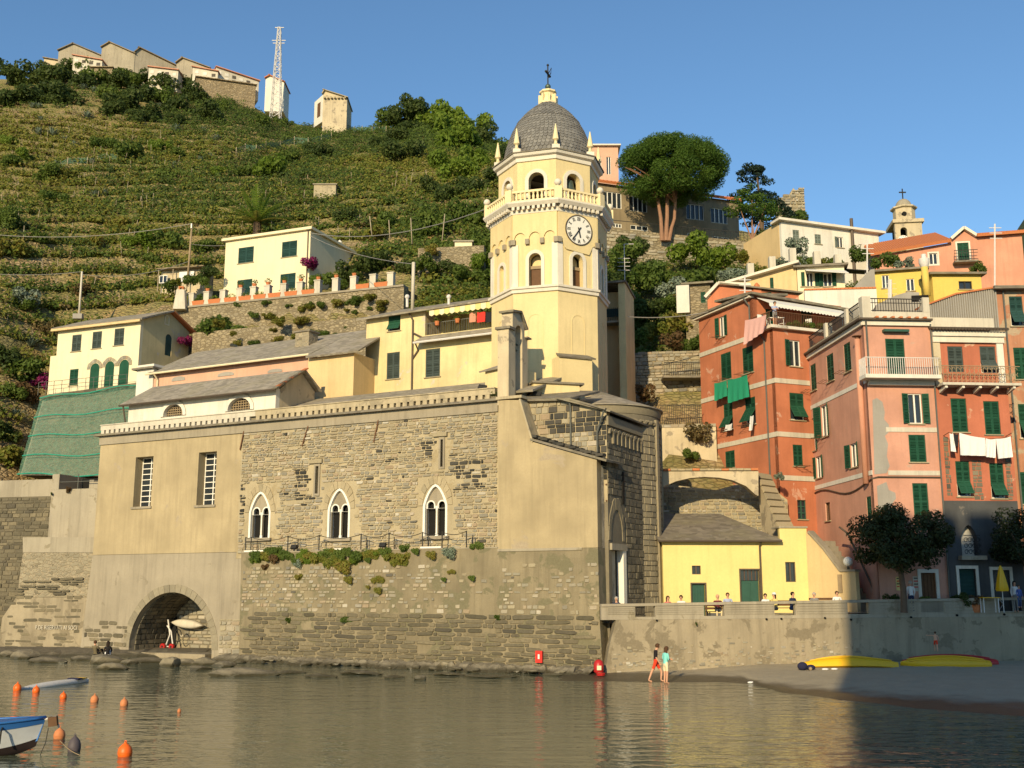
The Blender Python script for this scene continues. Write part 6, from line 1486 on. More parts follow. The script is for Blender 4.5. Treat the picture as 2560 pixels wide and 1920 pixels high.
 # ---------------- red house
RF=Wall(PF.pt(PF.L+.02,0)[:2],(PF.pt(PF.L,0)+pdf*4.35)[:2])
rh=empty('red_house',RF.pt(2,ZT),'narrow red house with a curly iron balcony, white washing and a dark stone base','house')
zr1=RF.Z(2440,858); zsoot=RF.Z(2440,1252)
ws=[win(RF,2370,866,2408,930,kind='closed',sh='grey_shutter',sill=False),win(RF,2451,866,2490,932,kind='flap',sh='grey_shutter',sill=False,flap=.45),win(RF,2379,996,2418,1080,kind='closed'),win(RF,2461,1003,2500,1086,kind='closed'),win(RF,2391,1153,2426,1241,kind='flap',flap=.42),win(RF,2476,1158,2511,1246,kind='flap',flap=.42)]
facade(rh,RF,rectp((0,zsoot,RF.L,zr1)),holes_of(ws),'red')
for q,k in ws:window(rh,RF,q,**k)
nq=RF.rect(2403,1312,2444,1389); gd=[(lambda q:(q[0],ZT+.02,q[2],q[3]))(RF.rect(2398,1422,2440,1480)),(lambda q:(q[0],ZT+.02,q[2],q[3]))(RF.rect(2482,1425,2525,1480))]
facade(rh,RF,rectp((0,ZT,RF.L,zsoot-.003)),[archp(nq,(nq[2]-nq[0])*.8,pointed=True)]+[rectp(q)for q in gd],'soot_render',.5,'base_wall')
m=MB(); RF.boxes(m,nq[0]-.1,nq[2]+.1,nq[1],nq[3]+.1,-.62,-.52); nb=m.build('arched_niche','white_wash',rh)
m=MB(); RF.boxes(m,nq[0]-.25,nq[2]+.25,nq[1]-.25,nq[1]-.01,-.5,.45); m.build('sill','concrete',nb)
m=MB()
for i in range(4):
 for j in range(3):
  c=RF.pt(nq[0]+(nq[2]-nq[0])*(i+.5)/4,nq[1]+.2+j*.33,.3); m.tube([c+RF.d*(.13*math.cos(t)*(1-t/14))+Vector((0,0,.15*math.sin(t)*(1-t/14)))for t in np.linspace(0,8,14)],.018,4)
RF.boxes(m,nq[0],nq[2],nq[1]+1.1,nq[1]+1.14,.28,.32); m.build('iron_railing','dark_metal',nb)['kind']='stuff'
for q,mt in zip(gd,('teal_shutter','soot_render')):
 m=MB(); RF.boxes(m,q[0],q[2],q[1],q[3],-.3,-.22); d_=m.build('door',mt,rh); m=MB(); m.prism(rectp((q[0]-.16,ZT,q[2]+.16,q[3]+.18)),RF,-.05,.07,[rectp((q[0],ZT+.004,q[2],q[3]))]); m.build('frame','white_wash',d_)
 m=MB(); RF.boxes(m,q[0]+.1,q[2]-.1,q[1]+.3,q[3]-.3,-.219,-.19); m.build('panel',mt,d_)
for(x0,y0,x1,y1)in((2362,1090,2376,1240),(2432,1150,2456,1250),(2515,1130,2530,1250)):
 q=RF.rect(x0,y0,x1,y1); place_stones(rh,RF,courses(q[0],q[2],q[1],q[3],.36,.26,wr=(.8,1.2)),'dark_stone',.05,parts=40,irregular=False)
strip(rh,RF,.0,.42,RF.Z(2440,965),zr1,.002,.1,'quoin_strip','old_plaster'); strip(rh,RF,RF.L-.5,RF.L-.1,RF.Z(2440,965),zr1,.002,.1,'quoin_strip','white_wash')
m=MB(); RF.boxes(m,-.02,RF.L-.05,zr1+.003,zr1+.35,-.3,.18); RF.boxes(m,-.05,RF.L,zr1+.353,zr1+.65,-.3,.3); m.build('cornice','trim_white',rh)
zE=zr1+.66
m=MB()
for i in range(24):s=-.1+(RF.L+.3)*i/24; m.tube([RF.pt(s,zE+.08,.55),RF.pt(s,zE+.5,-1.2)],.1,6)
m.build('roof_tiles','pipe_brown',rh)['kind']='stuff'
strip(rh,RF,0,RF.L,zE+.45,zE+1.1,-1.6,-.9,'roof_parapet','parapet_white')
zb=RF.Z(2440,966)
m=MB(); RF.boxes(m,.02,RF.L+.35,zb-.1,zb+.05,.002,.95); bl_=m.build('balcony','parapet_white',rh)
for i in range(5):m=MB(); s=.25+i*(RF.L-.3)/4; m.prism([(0,0),(.85,.22),(.85,.38),(0,.38)],Wall(RF.pt(s,0,.002)[:2],RF.pt(s,0,1.002)[:2]),-.08,.08)if False else m.bar(RF.pt(s,zb-.35,.05),RF.pt(s,zb-.16,.85),.14,h=.2); m.build('bracket','trim_white',bl_)
rl=MB()
for i in range(17):
 s=.1+i*(RF.L+.15)/17
 for j,zc2 in enumerate((.28,.68)):c=RF.pt(s+.1,zb+.05+zc2,.9); rl.tube([c+RF.d*(.11*math.cos(t))+Vector((0,0,.2*math.sin(t)))for t in np.linspace(.4,5.9,10)],.02,4)
 RF.boxes(rl,s-.01,s+.012,zb+.05,zb+1.0,.89,.91)
RF.boxes(rl,.03,RF.L+.33,zb+1.0,zb+1.04,.87,.93); rl.build('curly_railing','wood_pale',bl_)['kind']='stuff'
cl=RF.shift(.7)
for pts,mt,lb in(([(2374,1083),(2382,1083),(2391,1130),(2376,1128)],'white_cloth','narrow white cloth at the left end of the red house washing line'),([(2384,1084),(2396,1084),(2396,1118),(2384,1112)],'black_cloth','dark garment on the red house washing line'),([(2398,1082),(2462,1095),(2465,1140),(2400,1138)],'white_cloth','large white sheet in the middle of the red house washing line'),([(2464,1096),(2489,1097),(2488,1145),(2464,1142)],'white_cloth','white towel right of the large sheet on the washing line'),([(2490,1097),(2526,1091),(2531,1143),(2494,1147)],'white_cloth','white sheet at the right end of the washing line')):
 cloth(cl,[cl.hit(*p)for p in pts],0,mt,lb,'laundry','laundry on the red house',10,7,.05)
m=MB(); a,b=cl.hit(2372,1081),cl.hit(2530,1091); m.tube([cl.pt(a[0]+(b[0]-a[0])*t,a[1]+(b[1]-a[1])*t-.25*math.sin(math.pi*t),.0)for t in np.linspace(0,1,9)],.015,4)
for s in(a[0],b[0]):m.bar(cl.pt(s,a[1]),cl.pt(s,a[1]-.1,-.7),.03)
m.build('washing_line','rust_metal',rh)
# corrugated metal store behind its roof
CW=wall2(2303,64.4,2497,65.0,780); cw=empty('corrugated_shed',CW.pt(2,15),'grey corrugated metal wall on the roof above the red house','shed')
tp=[CW.hit(2304,768),CW.hit(2388,737),CW.hit(2496,719)]; zb_=CW.Z(2400,838)
n=34
for i in range(n):
 s0,s1=CW.L*i/n,CW.L*(i+1)/n
 def zt(s):return np.interp(s,[t[0]for t in tp],[t[1]for t in tp])
 w_=s1-s0; m=MB(); m.hexa([CW.pt(s0+w_*.05,zb_,.02),CW.pt(s1-w_*.45,zb_,.02),CW.pt(s1-w_*.3,zb_,-.1),CW.pt(s0-w_*.1,zb_,-.1),CW.pt(s0+w_*.05,zt(s0),.02),CW.pt(s1-w_*.45,zt(s1),.02),CW.pt(s1-w_*.3,zt(s1),-.1),CW.pt(s0-w_*.1,zt(s0),-.1)])
 m.build('rib','corr' if 'corr' in MATS else 'patch_grey',cw)
m=MB(); m.prism([(0,zb_),(CW.L,zb_),(CW.L,tp[2][1]-.02),tp[1],(0,tp[0][1])],CW,-.3,-.08); m.build('sheet','patch_grey',cw)
for a,b in zip(tp,tp[1:]):m=MB(); m.bar(CW.pt(a[0],a[1]+.05,-.4),CW.pt(b[0],b[1]+.05,-.4),1.0,h=.1); m.build('roof_edge','terracotta',cw)
CW2=wall2(2180,67.5,2300,67.0,760); c2=empty('metal_lean_to',CW2.pt(2,14),'small grey metal roof shelter with a dark opening behind the pink house terrace','shed')
pts=[CW2.hit(2188,800),CW2.hit(2298,800),CW2.hit(2298,731),CW2.hit(2272,729),CW2.hit(2240,738),CW2.hit(2190,762)]
m=MB(); m.prism(pts,CW2,-2,0); m.build('wall','patch_grey',c2)
for i in range(12):q=CW2.rect(2192+i*6.5,775,2195+i*6.5,800); m=MB(); CW2.boxes(m,q[0],q[2],q[1],CW2.Z(2192+i*6.5,766-i*2.2),.001,.05); m.build('rib','patch_grey',c2)
q=CW2.rect(2278,740,2320,752); strip(c2,CW2,q[0],q[2],q[1],q[3],.06,.2,'opening','dark_inside')
# rightmost houses
RM=wall2(2494,65.2,2760,65.0,780); rm=empty('tall_brown_house',RM.pt(2,ZT),'tall worn reddish house with teal shutters at the right edge','house')
zt_=RM.Z(2540,727)
ws=[win(RM,2525,741,2558,815,kind='flap',sh='teal_shutter'),win(RM,2536,869,2572,948,kind='closed'),win(RM,2548,1010,2584,1096,kind='flap'),win(RM,2600,741,2635,815,kind='closed',sh='teal_shutter'),win(RM,2610,869,2645,948,kind='closed'),win(RM,2552,1180,2590,1260,kind='closed')]
block(rm,RM,0,RM.L,ZT,zt_,8,'brown_red',ws)
m=MB(); RM.boxes(m,-.3,RM.L,zt_+.003,zt_+.2,-8,.6); m.build('roof_edge','slate_dark',rm)
m=MB(); m.tube([RM.pt(.4,zt_,.1),RM.pt(.4,ZT,.1)],.06,6); m.build('drainpipe','pipe_grey',rm)
# ---------------- upper rows
def simple_house(name,label,x0,Y0,x1,Y1,yt,zb,depth,mat,wins=(),py=None,cat='house',roof='slate_dark',**k):
 W=wall2(x0,Y0,x1,Y1,yt); o=empty(name,W.pt(W.L/2,zb),label,cat); z=W.Z((x0+x1)/2,yt)
 ws=[win(W,*r,**kk)for r,kk in wins]; block(o,W,0,W.L,zb,z,depth,mat,ws)
 strip(o,W,-.3,W.L+.3,z+.003,z+.16,-depth-.2,.4,'roof_edge',roof); return o,W,z
gk=dict(kind='glass',rows=1)
y1,W,z=simple_house('upper_yellow_house','deep yellow house with two white framed windows above the corrugated wall',2186,82,2312,81,678,14,6,'upper_yellow',[((2205,688,2223,720),gk),((2266,697,2286,727),gk)])
y2,W,z=simple_house('upper_yellow_house','deep yellow house with a shaded balcony window right of the yellow flue',2330,79.5,2452,79.5,688,14,6,'upper_yellow',[((2397,703,2430,723),dict(kind='glass',fr='dark_metal'))])
m=MB(); a,b=P(2318,740,78.6),P(2311,668,78.6); m.tube([a,b],.26,10); fl=m.build('flue','upper_yellow',None,True,loc=a); tag(fl,'tall yellow chimney flue with a metal cowl between the yellow houses','chimney'); m=MB(); m.lathe(b,[(.26,0),(.4,.3),(.4,.65),(.2,.7),(.2,1.0)],10); m.build('cowl','white_metal',fl,40)
YG=wall2(1832,84,1992,82,690); yg=empty('yellow_gable_house',YG.pt(3,14),'pale yellow house with a sloping roof line and one green shutter on the upper row','house')
ws=[win(YG,1925,694,1934,725,kind='closed',sill=False)]
pts=[(0,12),(YG.L,12),YG.hit(1990,662),YG.hit(1832,709)]; facade(yg,YG,pts,holes_of(ws),'ochre'); [window(yg,YG,q,**k)for q,k in ws]
m=MB(); m.bar(YG.pt(pts[3][0]-.5,pts[3][1]+.02,.0),YG.pt(pts[2][0]+.3,pts[2][1]+.12,.0),1.2,h=.2); m.build('verge','trim_white',yg)
lo,LW2,z=simple_house('loggia_house','pale house front with shaded loggia windows and awning beside the yellow gable',1992,82,2110,81.3,668,12,6,'cream',[((2003,680,2012,716),dict(kind='closed')),((2016,682,2032,716),gk),((2037,682,2050,716),dict(kind='closed')),((2058,683,2080,716),dict(kind='open',rows=1))])
m=MB(); slab(m,[LW2.pt(.6,z-.55,1.3),LW2.pt(LW2.L+.2,z-.95,1.3),LW2.pt(LW2.L,z-.35,.05),LW2.pt(.6,z-.1,.05)],.05); m.build('awning','white_paint',lo)
tw=wall2(2012,76.5,2192,76.0,740); t_=empty('white_terrace_wall',tw.pt(3,12),'worn white terrace wall with a brick coping above the orange house','wall'); z=tw.Z(2100,724); facade(t_,tw,rectp((0,10,tw.L,z)),[],'white_wash')
for i in range(18):strip(t_,tw,tw.L*i/18+.01,tw.L*(i+1)/18-.01,z+.002,z+.13,-.4,.06,'brick','terracotta')
m=MB(); p=tw.pt(tw.S(2048,740),13,.9); m.box(p+Vector((0,0,1.6)),(.6,.6,3.4)); zc2=16.3; chm=m.build('chimney','old_plaster',None,loc=p); tag(chm,'small plastered chimney with a flat cap before the white terrace wall','chimney'); m=MB(); m.box(p+Vector((0,0,3.55)),(.8,.8,.1)); m.build('cap','rust_metal',chm)
gt=wall2(2130,79,2187,79,700); g_=empty('grey_gable',gt.pt(1,14),'plain grey rendered gable beside the upper yellow house','wall'); facade(g_,gt,[(0,10),(gt.L,10),gt.hit(2186,672),gt.hit(2176,674),gt.hit(2131,722)],[],'patch_grey')
dp=P(2135,682,82); m=MB(); slab(m,[dp+Vector((-2.6,0,.5)),dp+Vector((1.0,-.4,.1)),dp+Vector((2.4,2.4,.6)),dp+Vector((-2.6,2.4,.9))],.06); pg=m.build('pergola','dark_metal',None,loc=dp); tag(pg,'black shade net stretched over a terrace beside the loggia house','awning')
for dx in(-2.4,-.8,.9):m=MB(); m.tube([dp+Vector((dx,0,-2.5)),dp+Vector((dx,0,.3))],.05,5); m.build('post','white_metal',pg)
for x,y0,y1,Y,lb in((1981,655,622,84.5,'white terrace post at the left above the loggia house'),(2042,661,630,84.2,'white terrace post in the middle above the loggia house'),(2094,668,638,84.0,'white terrace post at the right above the loggia house'),(1930,674,643,86,'white terrace post above the yellow gable roof'),(1876,690,660,87,'lowest white terrace post over the left end of the yellow gable')):
 a,b=P(x,y0+12,Y),P(x,y1,Y); m=MB(); m.box((a+b)/2,(.52,.5,b.z-a.z)); tag(m.build('terrace_post','parapet_white',None,loc=a),lb,'post','white terrace posts')
for i,(x,y,Y)in enumerate(((2005,650,86),(2025,652,86),(2068,655,85.6),(2080,658,85.5),(1955,662,87),(1905,676,88))):
 p=P(x,y,Y); o=bush(p.x,p.y,.9,('leaf_green','leaf_grey','leaf_vine')[i%3],'leafy plant among the pots on the upper white posted terrace','plants on the upper terrace',p.z-.6,1,'plant','terrace_plant')
tb_=wall2(1850,88.5,2110,86.6,690); m=MB(); o=empty('terrace_bank',tb_.pt(5,14),'pale wall carrying the terrace with white posts','wall'); facade(o,tb_,[(0,10),(tb_.L,10),tb_.hit(2108,662),tb_.hit(1990,654),tb_.hit(1850,700)],[],'old_plaster',1.0)
# white house above
WH=wall2(1952,95,2196,98,570); wh=empty('white_villa',WH.pt(4,22),'weathered white villa with pale green shutters below the ruined wall','house')
pts=[(0,20),(WH.L,20),WH.hit(2196,586),WH.hit(1952,553)]
ws=[win(WH,1982,575,1998,602,kind='closed',sh='pale_shutter'),win(WH,2037,586,2052.5,610,kind='closed',sh='pale_shutter'),win(WH,2093,593,2108,619,kind='half',sh='pale_shutter',rows=1),win(WH,2147,611,2155,624,kind='glass',sill=False)]
facade(wh,WH,pts,holes_of(ws),'old_white' if 'old_white' in MATS else 'white_wash'); [window(wh,WH,q,**k)for q,k in ws]
m=MB(); m.bar(WH.pt(-.4,pts[3][1]+.1,-.3),WH.pt(WH.L+.4,pts[2][1]+.1,-.3),1.6,h=.22); m.build('eave','trim_white',wh)
lwv=WH.side(0,7,False); facade(wh,lwv,rectp((0,20,6.6,pts[3][1])),[],'ochre')
m=MB(); s_=WH.S(2128,600); m.tube([WH.pt(s_,22,.2),WH.pt(s_,pts[2][1]+1.2,.2)],.16,8); m.build('flue','pipe_brown',wh)
# salmon house with orange tiled roof
SH=wall2(2186,93,2560,91,650); sh_h=empty('salmon_house',SH.pt(8,18),'long salmon house with orange tiled roof and a green balcony door under the small gable','house')
z0,z1,z2=SH.Z(2190,640),SH.Z(2385,607),SH.Z(2540,585)
ws=[win(SH,2323,633,2344,661,kind='glass',surround='trim_white',sill=False),win(SH,2394,607,2423,656,kind='closed',surround='trim_white',sill=False)]
facade(sh_h,SH,[(0,14),(SH.L,14),(SH.L,z2),(SH.S(2440,600),SH.Z(2440,592)),(SH.S(2410,575),SH.Z(2410,578)),(SH.S(2380,600),SH.Z(2380,600)),SH.hit(2375,607),(0,z0)],holes_of(ws),'rose'); [window(sh_h,SH,q,**k)for q,k in ws]
a,b=SH.hit(2375,606),SH.hit(2186,640)
zr=P(2290,590,97).z
def tile_roof(parent,e0,e1,r1,r0,n,mat='terracotta'):
 slab(m:=MB(),[e0,e1,r1,r0],.12); rf=m.build('roof',mat,parent)
 m=MB()
 for i in range(n):
  t=(i+.5)/n; m.tube([e0.lerp(e1,t)+Vector((0,0,.06)),r0.lerp(r1,t)+Vector((0,0,.06))],.13,6)
 m.build('roof_tiles',mat,rf)['kind']='stuff'
tile_roof(sh_h,SH.pt(b[0]-.4,b[1],.5),SH.pt(a[0],a[1],.5),SH.pt(a[0],SH.Z(2380,583,-5),-5),SH.pt(b[0],SH.Z(2186,615,-5),-5),34)
c,d=SH.hit(2440,592),SH.hit(2545,583)
tile_roof(sh_h,SH.pt(c[0],c[1],.5),SH.pt(SH.L+.6,d[1],.5),SH.pt(SH.L+.6,d[1]+1.2,-5),SH.pt(c[0]-1,c[1]+1.4,-5),20)
m=MB(); g0,g1,g2=SH.hit(2376,601),SH.hit(2408,573),SH.hit(2440,593)
for p0,p1 in((g0,g1),(g1,g2)):m.bar(SH.pt(p0[0],p0[1]+.08,-.3),SH.pt(p1[0],p1[1]+.08,-.3),1.4,h=.24)
m.build('gable_verge','trim_white',sh_h)
q=ws[1][0]; m=MB(); SH.boxes(m,q[0]-.5,q[2]+.5,q[1]-.2,q[1]-.05,0,.9); bl_=m.build('balcony','slate_dark',sh_h); rail_run(bl_,SH.shift(.95),q[0]-.5,q[2]+.5,q[1]-.05,q[1]+.9,step=.2)
sr=SH.side(SH.L,8,True); facade(sh_h,sr,rectp((.4,14,8,z2)),[],'rose')
# little far church tower
CTp=P(2265,590,150); ct=empty('far_church_tower',(CTp.x,CTp.y,CTp.z-8),'small grey domed church tower with an arched bell opening behind the orange roof','tower')
cwx=71/2702/.95*150; hw=cwx/2; zc1_=P(2265,557,148).z
CT=Wall((CTp.x-hw*.92-.3,CTp.y-hw+.25),(CTp.x+hw*.72,CTp.y-hw-.25))
q=CT.rect(2251,568,2268,592)
facade(ct,CT,rectp((0,CTp.z-14,CT.L,zc1_)),[archp(q)],'old_plaster',.8); RWc=CT.side(CT.L,hw*2,True); facade(ct,RWc,rectp((.802,CTp.z-14,hw*2,zc1_)),[],'old_plaster',.5)
m=MB(); CT.boxes(m,.5,CT.L-.5,CTp.z-14,zc1_-.1,-hw*2,-hw*1.2); m.build('back_wall','dark_inside',ct)
m=MB(); CT.boxes(m,-.3,CT.L+.3,zc1_+.002,zc1_+.5,-hw*2-.3,.3); m.build('cornice','old_plaster',ct)
cc=CT.pt(CT.L/2,0,-hw); zo=P(2265,527,150).z; zd_=P(2265,506,150).z; ro=52/2702/.94*150/2
m=MB(); m.lathe((cc.x,cc.y,0),[(ro,zc1_+.5),(ro,zo),(ro+.35,zo+.15),(ro+.35,zo+.35)],8,R(22.5)); m.build('drum','old_plaster',ct)
rd=40/2702/.94*150/2; m=MB(); m.lathe((cc.x,cc.y,zo+.36),[(rd*math.cos(t),(zd_-zo)*1.1*math.sin(t))for t in np.linspace(0,1.55,9)],20); m.build('dome','concrete',ct,True)
zt_=zo+.36+(zd_-zo)*1.1; m=MB(); m.tube([(cc.x,cc.y,zt_-.1),(cc.x,cc.y,zt_+1.6)],.09,5); m.bar((cc.x-.5,cc.y,zt_+1.05),(cc.x+.5,cc.y,zt_+1.05),.16); m.build('cross','dark_metal',ct)
s,z=CT.hit(2258,601); m=MB(); m.prism([(s+.72*math.cos(t),z+.72*math.sin(t))for t in np.linspace(0,6.28,25)[:-1]],CT,.01,.15); cf=m.build('clock_face','white_paint',ct)
for t in range(12):m=MB(); an=t*math.pi/6; m.bar(CT.pt(s+.5*math.cos(an),z+.5*math.sin(an),.16),CT.pt(s+.64*math.cos(an),z+.64*math.sin(an),.16),.07); m.build('hour_mark','dark_metal',cf)
m=MB(); m.prism([(CT.L/2+ro*.0+.32*math.cos(t),0+.32*math.sin(t))for t in np.linspace(0,6.28,17)[:-1]],Wall((cc.x-CT.L/2-.5,cc.y-ro*.93),(cc.x+CT.L/2-.5,cc.y-ro*.93)),-.3,.12); o=m.build('round_window','dark_inside',ct); o.location.z+=(zc1_+zo)/2+.3
# brown school with its retaining wall, and the ruin
SC=wall2(1492,104,1845,108.9,500); scb=empty('brown_school',SC.pt(8,28),'long shabby brown building with four white framed windows behind the umbrella pine','building')
zl,zr=SC.Z(1500,457),SC.Z(1829,502)
wsx=[(1508,480,1554,520),(1573,491,1618,529),(1716,511,1760,549),(1777,521,1819,558)]
ws=[win(SC,*r,kind='glass',cols=4,rows=1,sill=False)for r in wsx]+[win(SC,*r,kind='glass',cols=3,rows=1,sill=False,depth=.1)for r in((1532,559,1554,569),(1576,564,1620,576),(1719,583,1740,594),(1781,592,1822,603))]
facade(scb,SC,[(0,18),(SC.L,18),(SC.L,zr),(0,zl)],holes_of(ws),'brown_render')
for q,k in ws:window(scb,SC,q,**k)
tile_roof(scb,SC.pt(-.5,zl,.5),SC.pt(SC.L+.3,zr,.5),SC.pt(SC.L-2,zr+3.2,-7),SC.pt(-.5,zl+3.2,-7),40)
up,W,z=simple_house('terrace_villa','pale pinkish upper storey with a white cornice between the tower and the pine',1470,118,1545,118,366,40,6,'pink_pale',[((1516,392,1527,436),dict(kind='glass',rows=1,sill=False)),((1490,392,1503,436),dict(kind='glass',rows=1,sill=False))],roof='trim_white')
RWL=wall2(1500,100.6,1935,103.2,590); rw_=empty('school_terrace_wall',RWL.pt(9,20),'tall stone terrace wall with a thin railing under the brown building','retaining wall')
zl,zr=RWL.Z(1519,570),RWL.Z(1930,609); facade(rw_,RWL,[(0,14),(RWL.L,14),(RWL.L,zr),(0,zl)],[],'terrace_stone',1.0)
place_stones(rw_,RWL,[(s,z-(zl-zr)*s/RWL.L-1.0,a,b)for s,z,a,b in courses(0,RWL.L,zl-3.2,zl+.7,.85,.34,prob=.6)],'tan_stone',.14,parts=290)
m=MB()
for i in range(30):s=7+i*.35; z=zl+(zr-zl)*s/RWL.L; RWL.boxes(m,s,s+.03,z,z+1,-.2,-.17)
m.bar(RWL.pt(0,zl+.95,-.18),RWL.pt(RWL.L,zr+.95,-.18),.05); m.build('railing','dark_metal',rw_)['kind']='stuff'
RU=wall2(1946,121,2012,121,500); ru=empty('ruined_wall',RU.pt(1,33),'jagged ruined stone wall standing against the sky','ruin')
pts=[RU.hit(*p)for p in((1946,560),(2012,560),(2012,520),(2009,490),(2010,471),(2000,470),(1990,477),(1983,470),(1975,486),(1960,492),(1946,496))]
rwl=facade(ru,RU,pts,[],'mortar',1.4); place_stones(rwl,RU,courses(0,RU.L,pts[0][1],pts[4][1]+.6,.6,.36,lambda a,b,z0,z1:inside(pts,(a+b)/2,z0+.05)),'tan_stone',.3,parts=180)
st_,W,z=simple_house('stone_hut','small stone and white hut at the foot of the green slope',1712,86,1775,85.5,712,14,5,'terrace_stone',[((1752,730,1764,757),dict(kind='closed',single=True,sill=False))])
q=W.rect(1692,717,1724,750); strip(st_,W,q[0],q[2],q[1]-1.2,q[3],.0,.5,'white_panel','white_wash')
# ------------------------------------------------------------------ seawall, beach, sea
def ztf(x):return 2.6+.5*min(1,max(0,(x-9)/9))
SW=wall2(1503,57.5,2640,61.2,1510)
swl=empty('terrace_seawall',SW.pt(10,0),'long concrete seawall of the terrace with rectangular openings in its parapet','seawall')
zpl,zpr=SW.Z(1510,1510),SW.Z(2550,1492)
def zp(s):return zpl+(zpr-zpl)*s/SW.L
ops=[SW.rect(*r)for r in((1588,1515,1638,1542),(1760,1512,1811,1540),(1936,1509,1989,1538),(2119,1506,2172,1535),(2303,1502,2358,1531),(2497,1500,2562,1528))]
zm_=[SW.Z(x,1550-(x-1510)*.009)for x in(1510,2600)]
facade(swl,SW,[(0,zm_[0]),(SW.L,zm_[1]),(SW.L,zpr-.14),(0,zpl-.14)],[rectp(q)for q in ops],'concrete',.3,'parapet')
facade(swl,SW.shift(.05),[(SW.S(1500,1690),-1.2),(SW.L,-1.2),(SW.L,zm_[1]-.003),(SW.S(1540,1570),zm_[0]-.003),(SW.S(1522,1600),1.4)],[],'seawall_render',.6,'lower_wall')
m=MB(); m.hexa([SW.pt(0,zpl-.138,.06),SW.pt(SW.L,zpr-.138,.06),SW.pt(SW.L,zpr-.138,-.4),SW.pt(0,zpl-.138,-.4),SW.pt(0,zpl,.06),SW.pt(SW.L,zpr,.06),SW.pt(SW.L,zpr,-.4),SW.pt(0,zpl,-.4)]); m.build('coping','concrete',swl)
edges=[.3]+[e for q in ops for e in(q[0],q[2])]+[SW.L]
for a,b in zip(edges[::2],edges[1::2]):
 for i in range(4):
  m=MB(); t0,t1=i/4,(i+.86)/4; zz0=lambda s,t:zm_[0]+.28+(zp(s)-.16-zm_[0]-.28)*t
  m.hexa([SW.pt(a+.05,zz0(a,t0),.03),SW.pt(b-.05,zz0(b,t0),.03),SW.pt(b-.05,zz0(b,t0),-.01),SW.pt(a+.05,zz0(a,t0),-.01),SW.pt(a+.05,zz0(a,t1),.045),SW.pt(b-.05,zz0(b,t1),.045),SW.pt(b-.05,zz0(b,t1),-.01),SW.pt(a+.05,zz0(a,t1),-.01)]); m.build('board_course','concrete',swl)
place_stones(swl,SW.shift(.05),[(random.uniform(.5,14),random.triangular(.05,1.9,.3),random.uniform(.08,.34),random.uniform(.05,.15))for _ in range(260)],'tan_stone',.06,parts=260)
for x,y in((1641,1551),(1915,1548),(1952,1547),(2061,1545),(2126,1549),(2276,1543),(2391,1538),(2509,1536)):
 s,z=SW.hit(x,y); m=MB(); m.tube([SW.pt(s,z,.03),SW.pt(s,z,.12)],.055,8); m.build('drain','dark_inside',swl)
 # pavement follows the parapet up to the right
bpy.data.objects.remove(bpy.data.objects['terrace_pavement'])
m=MB(); xs_=np.linspace(4,45,12)
for a,b in zip(xs_,xs_[1:]):m.quad((a,57.9+(a-4)*.12,ztf(a)),(b,57.9+(b-4)*.12,ztf(b)),(b,75,ztf(b)),(a,75,ztf(a)))
m.build('terrace_pavement','concrete')['kind']='structure'
# sand
WLX=[-2,3.9,9,11.2,11.5,13.3,15.4,18,28,60]; WLY=[54.5,53.4,53.2,52.6,48,44.6,41.5,38.8,35,30]
def hb(X,Y):
 yw=np.interp(X,WLX,WLY)+.5*perlin(X,Y,.6,12); ywall=57.4+(X-4.6)*.145
 zw=np.interp(X,[-4,0,3,9,13,20],[-.5,-.3,.06,.22,.46,.52]); t=(Y-yw)/np.maximum(ywall-yw,1)
 z=np.where(t>0,zw*np.clip(t,0,1.2)**.75,(Y-yw)*.07)
 return z+.025*perlin(X,Y,.9,13)*np.clip(t*3,0,1)+.012*perlin(X,Y,3.0,14)*np.clip(t*3,0,1)
bx,by=np.meshgrid(np.arange(-4,46,.22),np.arange(28,63,.22)); bz=hb(bx.ravel(),by.ravel())
def sand_mat():
 m,n,b=new_mat('sand'); z=n.node('ShaderNodeSeparateXYZ'); n.put(z.inputs[0],n.pos())
 c=n.mix(n.noise(1.2,6),(.34,.28,.185),(.47,.39,.265)); c=n.mix(n.ramp(n.noise(30,3),[(.4,0),(.7,.5)]),c,(.14,.12,.09))
 wet=n.ramp(n.math('ADD',z.outputs[2],n.math('MULTIPLY',n.math('SUBTRACT',n.noise(.8,4),.5),.16)),[(.10,1),(.19,0)])
 n.put(b.inputs['Base Color'],n.mix(wet,c,(.055,.045,.03))); n.put(b.inputs['Roughness'],n.ramp(wet,[(0,.95),(1,.35)])); n.put(b.inputs['Normal'],n.bump(n.math('ADD',n.noise(4,4),n.noise(25,2)),.5,.04)); MATS['sand']=m
sand_mat(); tag(grid_mesh('beach',bx,by,bz,'sand'),None,None,None,'structure')
def sea_mat():
 m,n,b=new_mat('sea_water'); b.inputs['Roughness'].default_value=.04; b.inputs['IOR'].default_value=1.33; b.inputs['Specular IOR Level'].default_value=.5
 n.put(b.inputs['Base Color'],n.mix(n.ramp(n.noise(.05,3),[(.35,0),(.65,1)]),(.075,.09,.062),(.105,.118,.08)))
 d=n.node('ShaderNodeSeparateXYZ'); n.put(d.inputs[0],n.pos())
 a=n.noise(1.0,3,n.pos((.6,1.25,1)),.5); f=n.noise(1.0,2,n.pos((3.2,5.5,1)),.5); r=n.noise(1.0,3,n.pos((.05,.09,1)))
 amp=n.ramp(r,[(.35,.5),(.65,1)])
 hgt=n.math('ADD',n.math('MULTIPLY',a,1.0),n.math('MULTIPLY',f,.16)); hgt=n.math('MULTIPLY',hgt,amp)
 n.put(b.inputs['Normal'],n.bump(hgt,1.0,.10)); MATS['sea_water']=m
sea_mat()
m=MB(); m.quad((-900,-900,0),(900,-900,0),(900,100,0),(-900,100,0)); m.build('sea','sea_water')['kind']='structure'
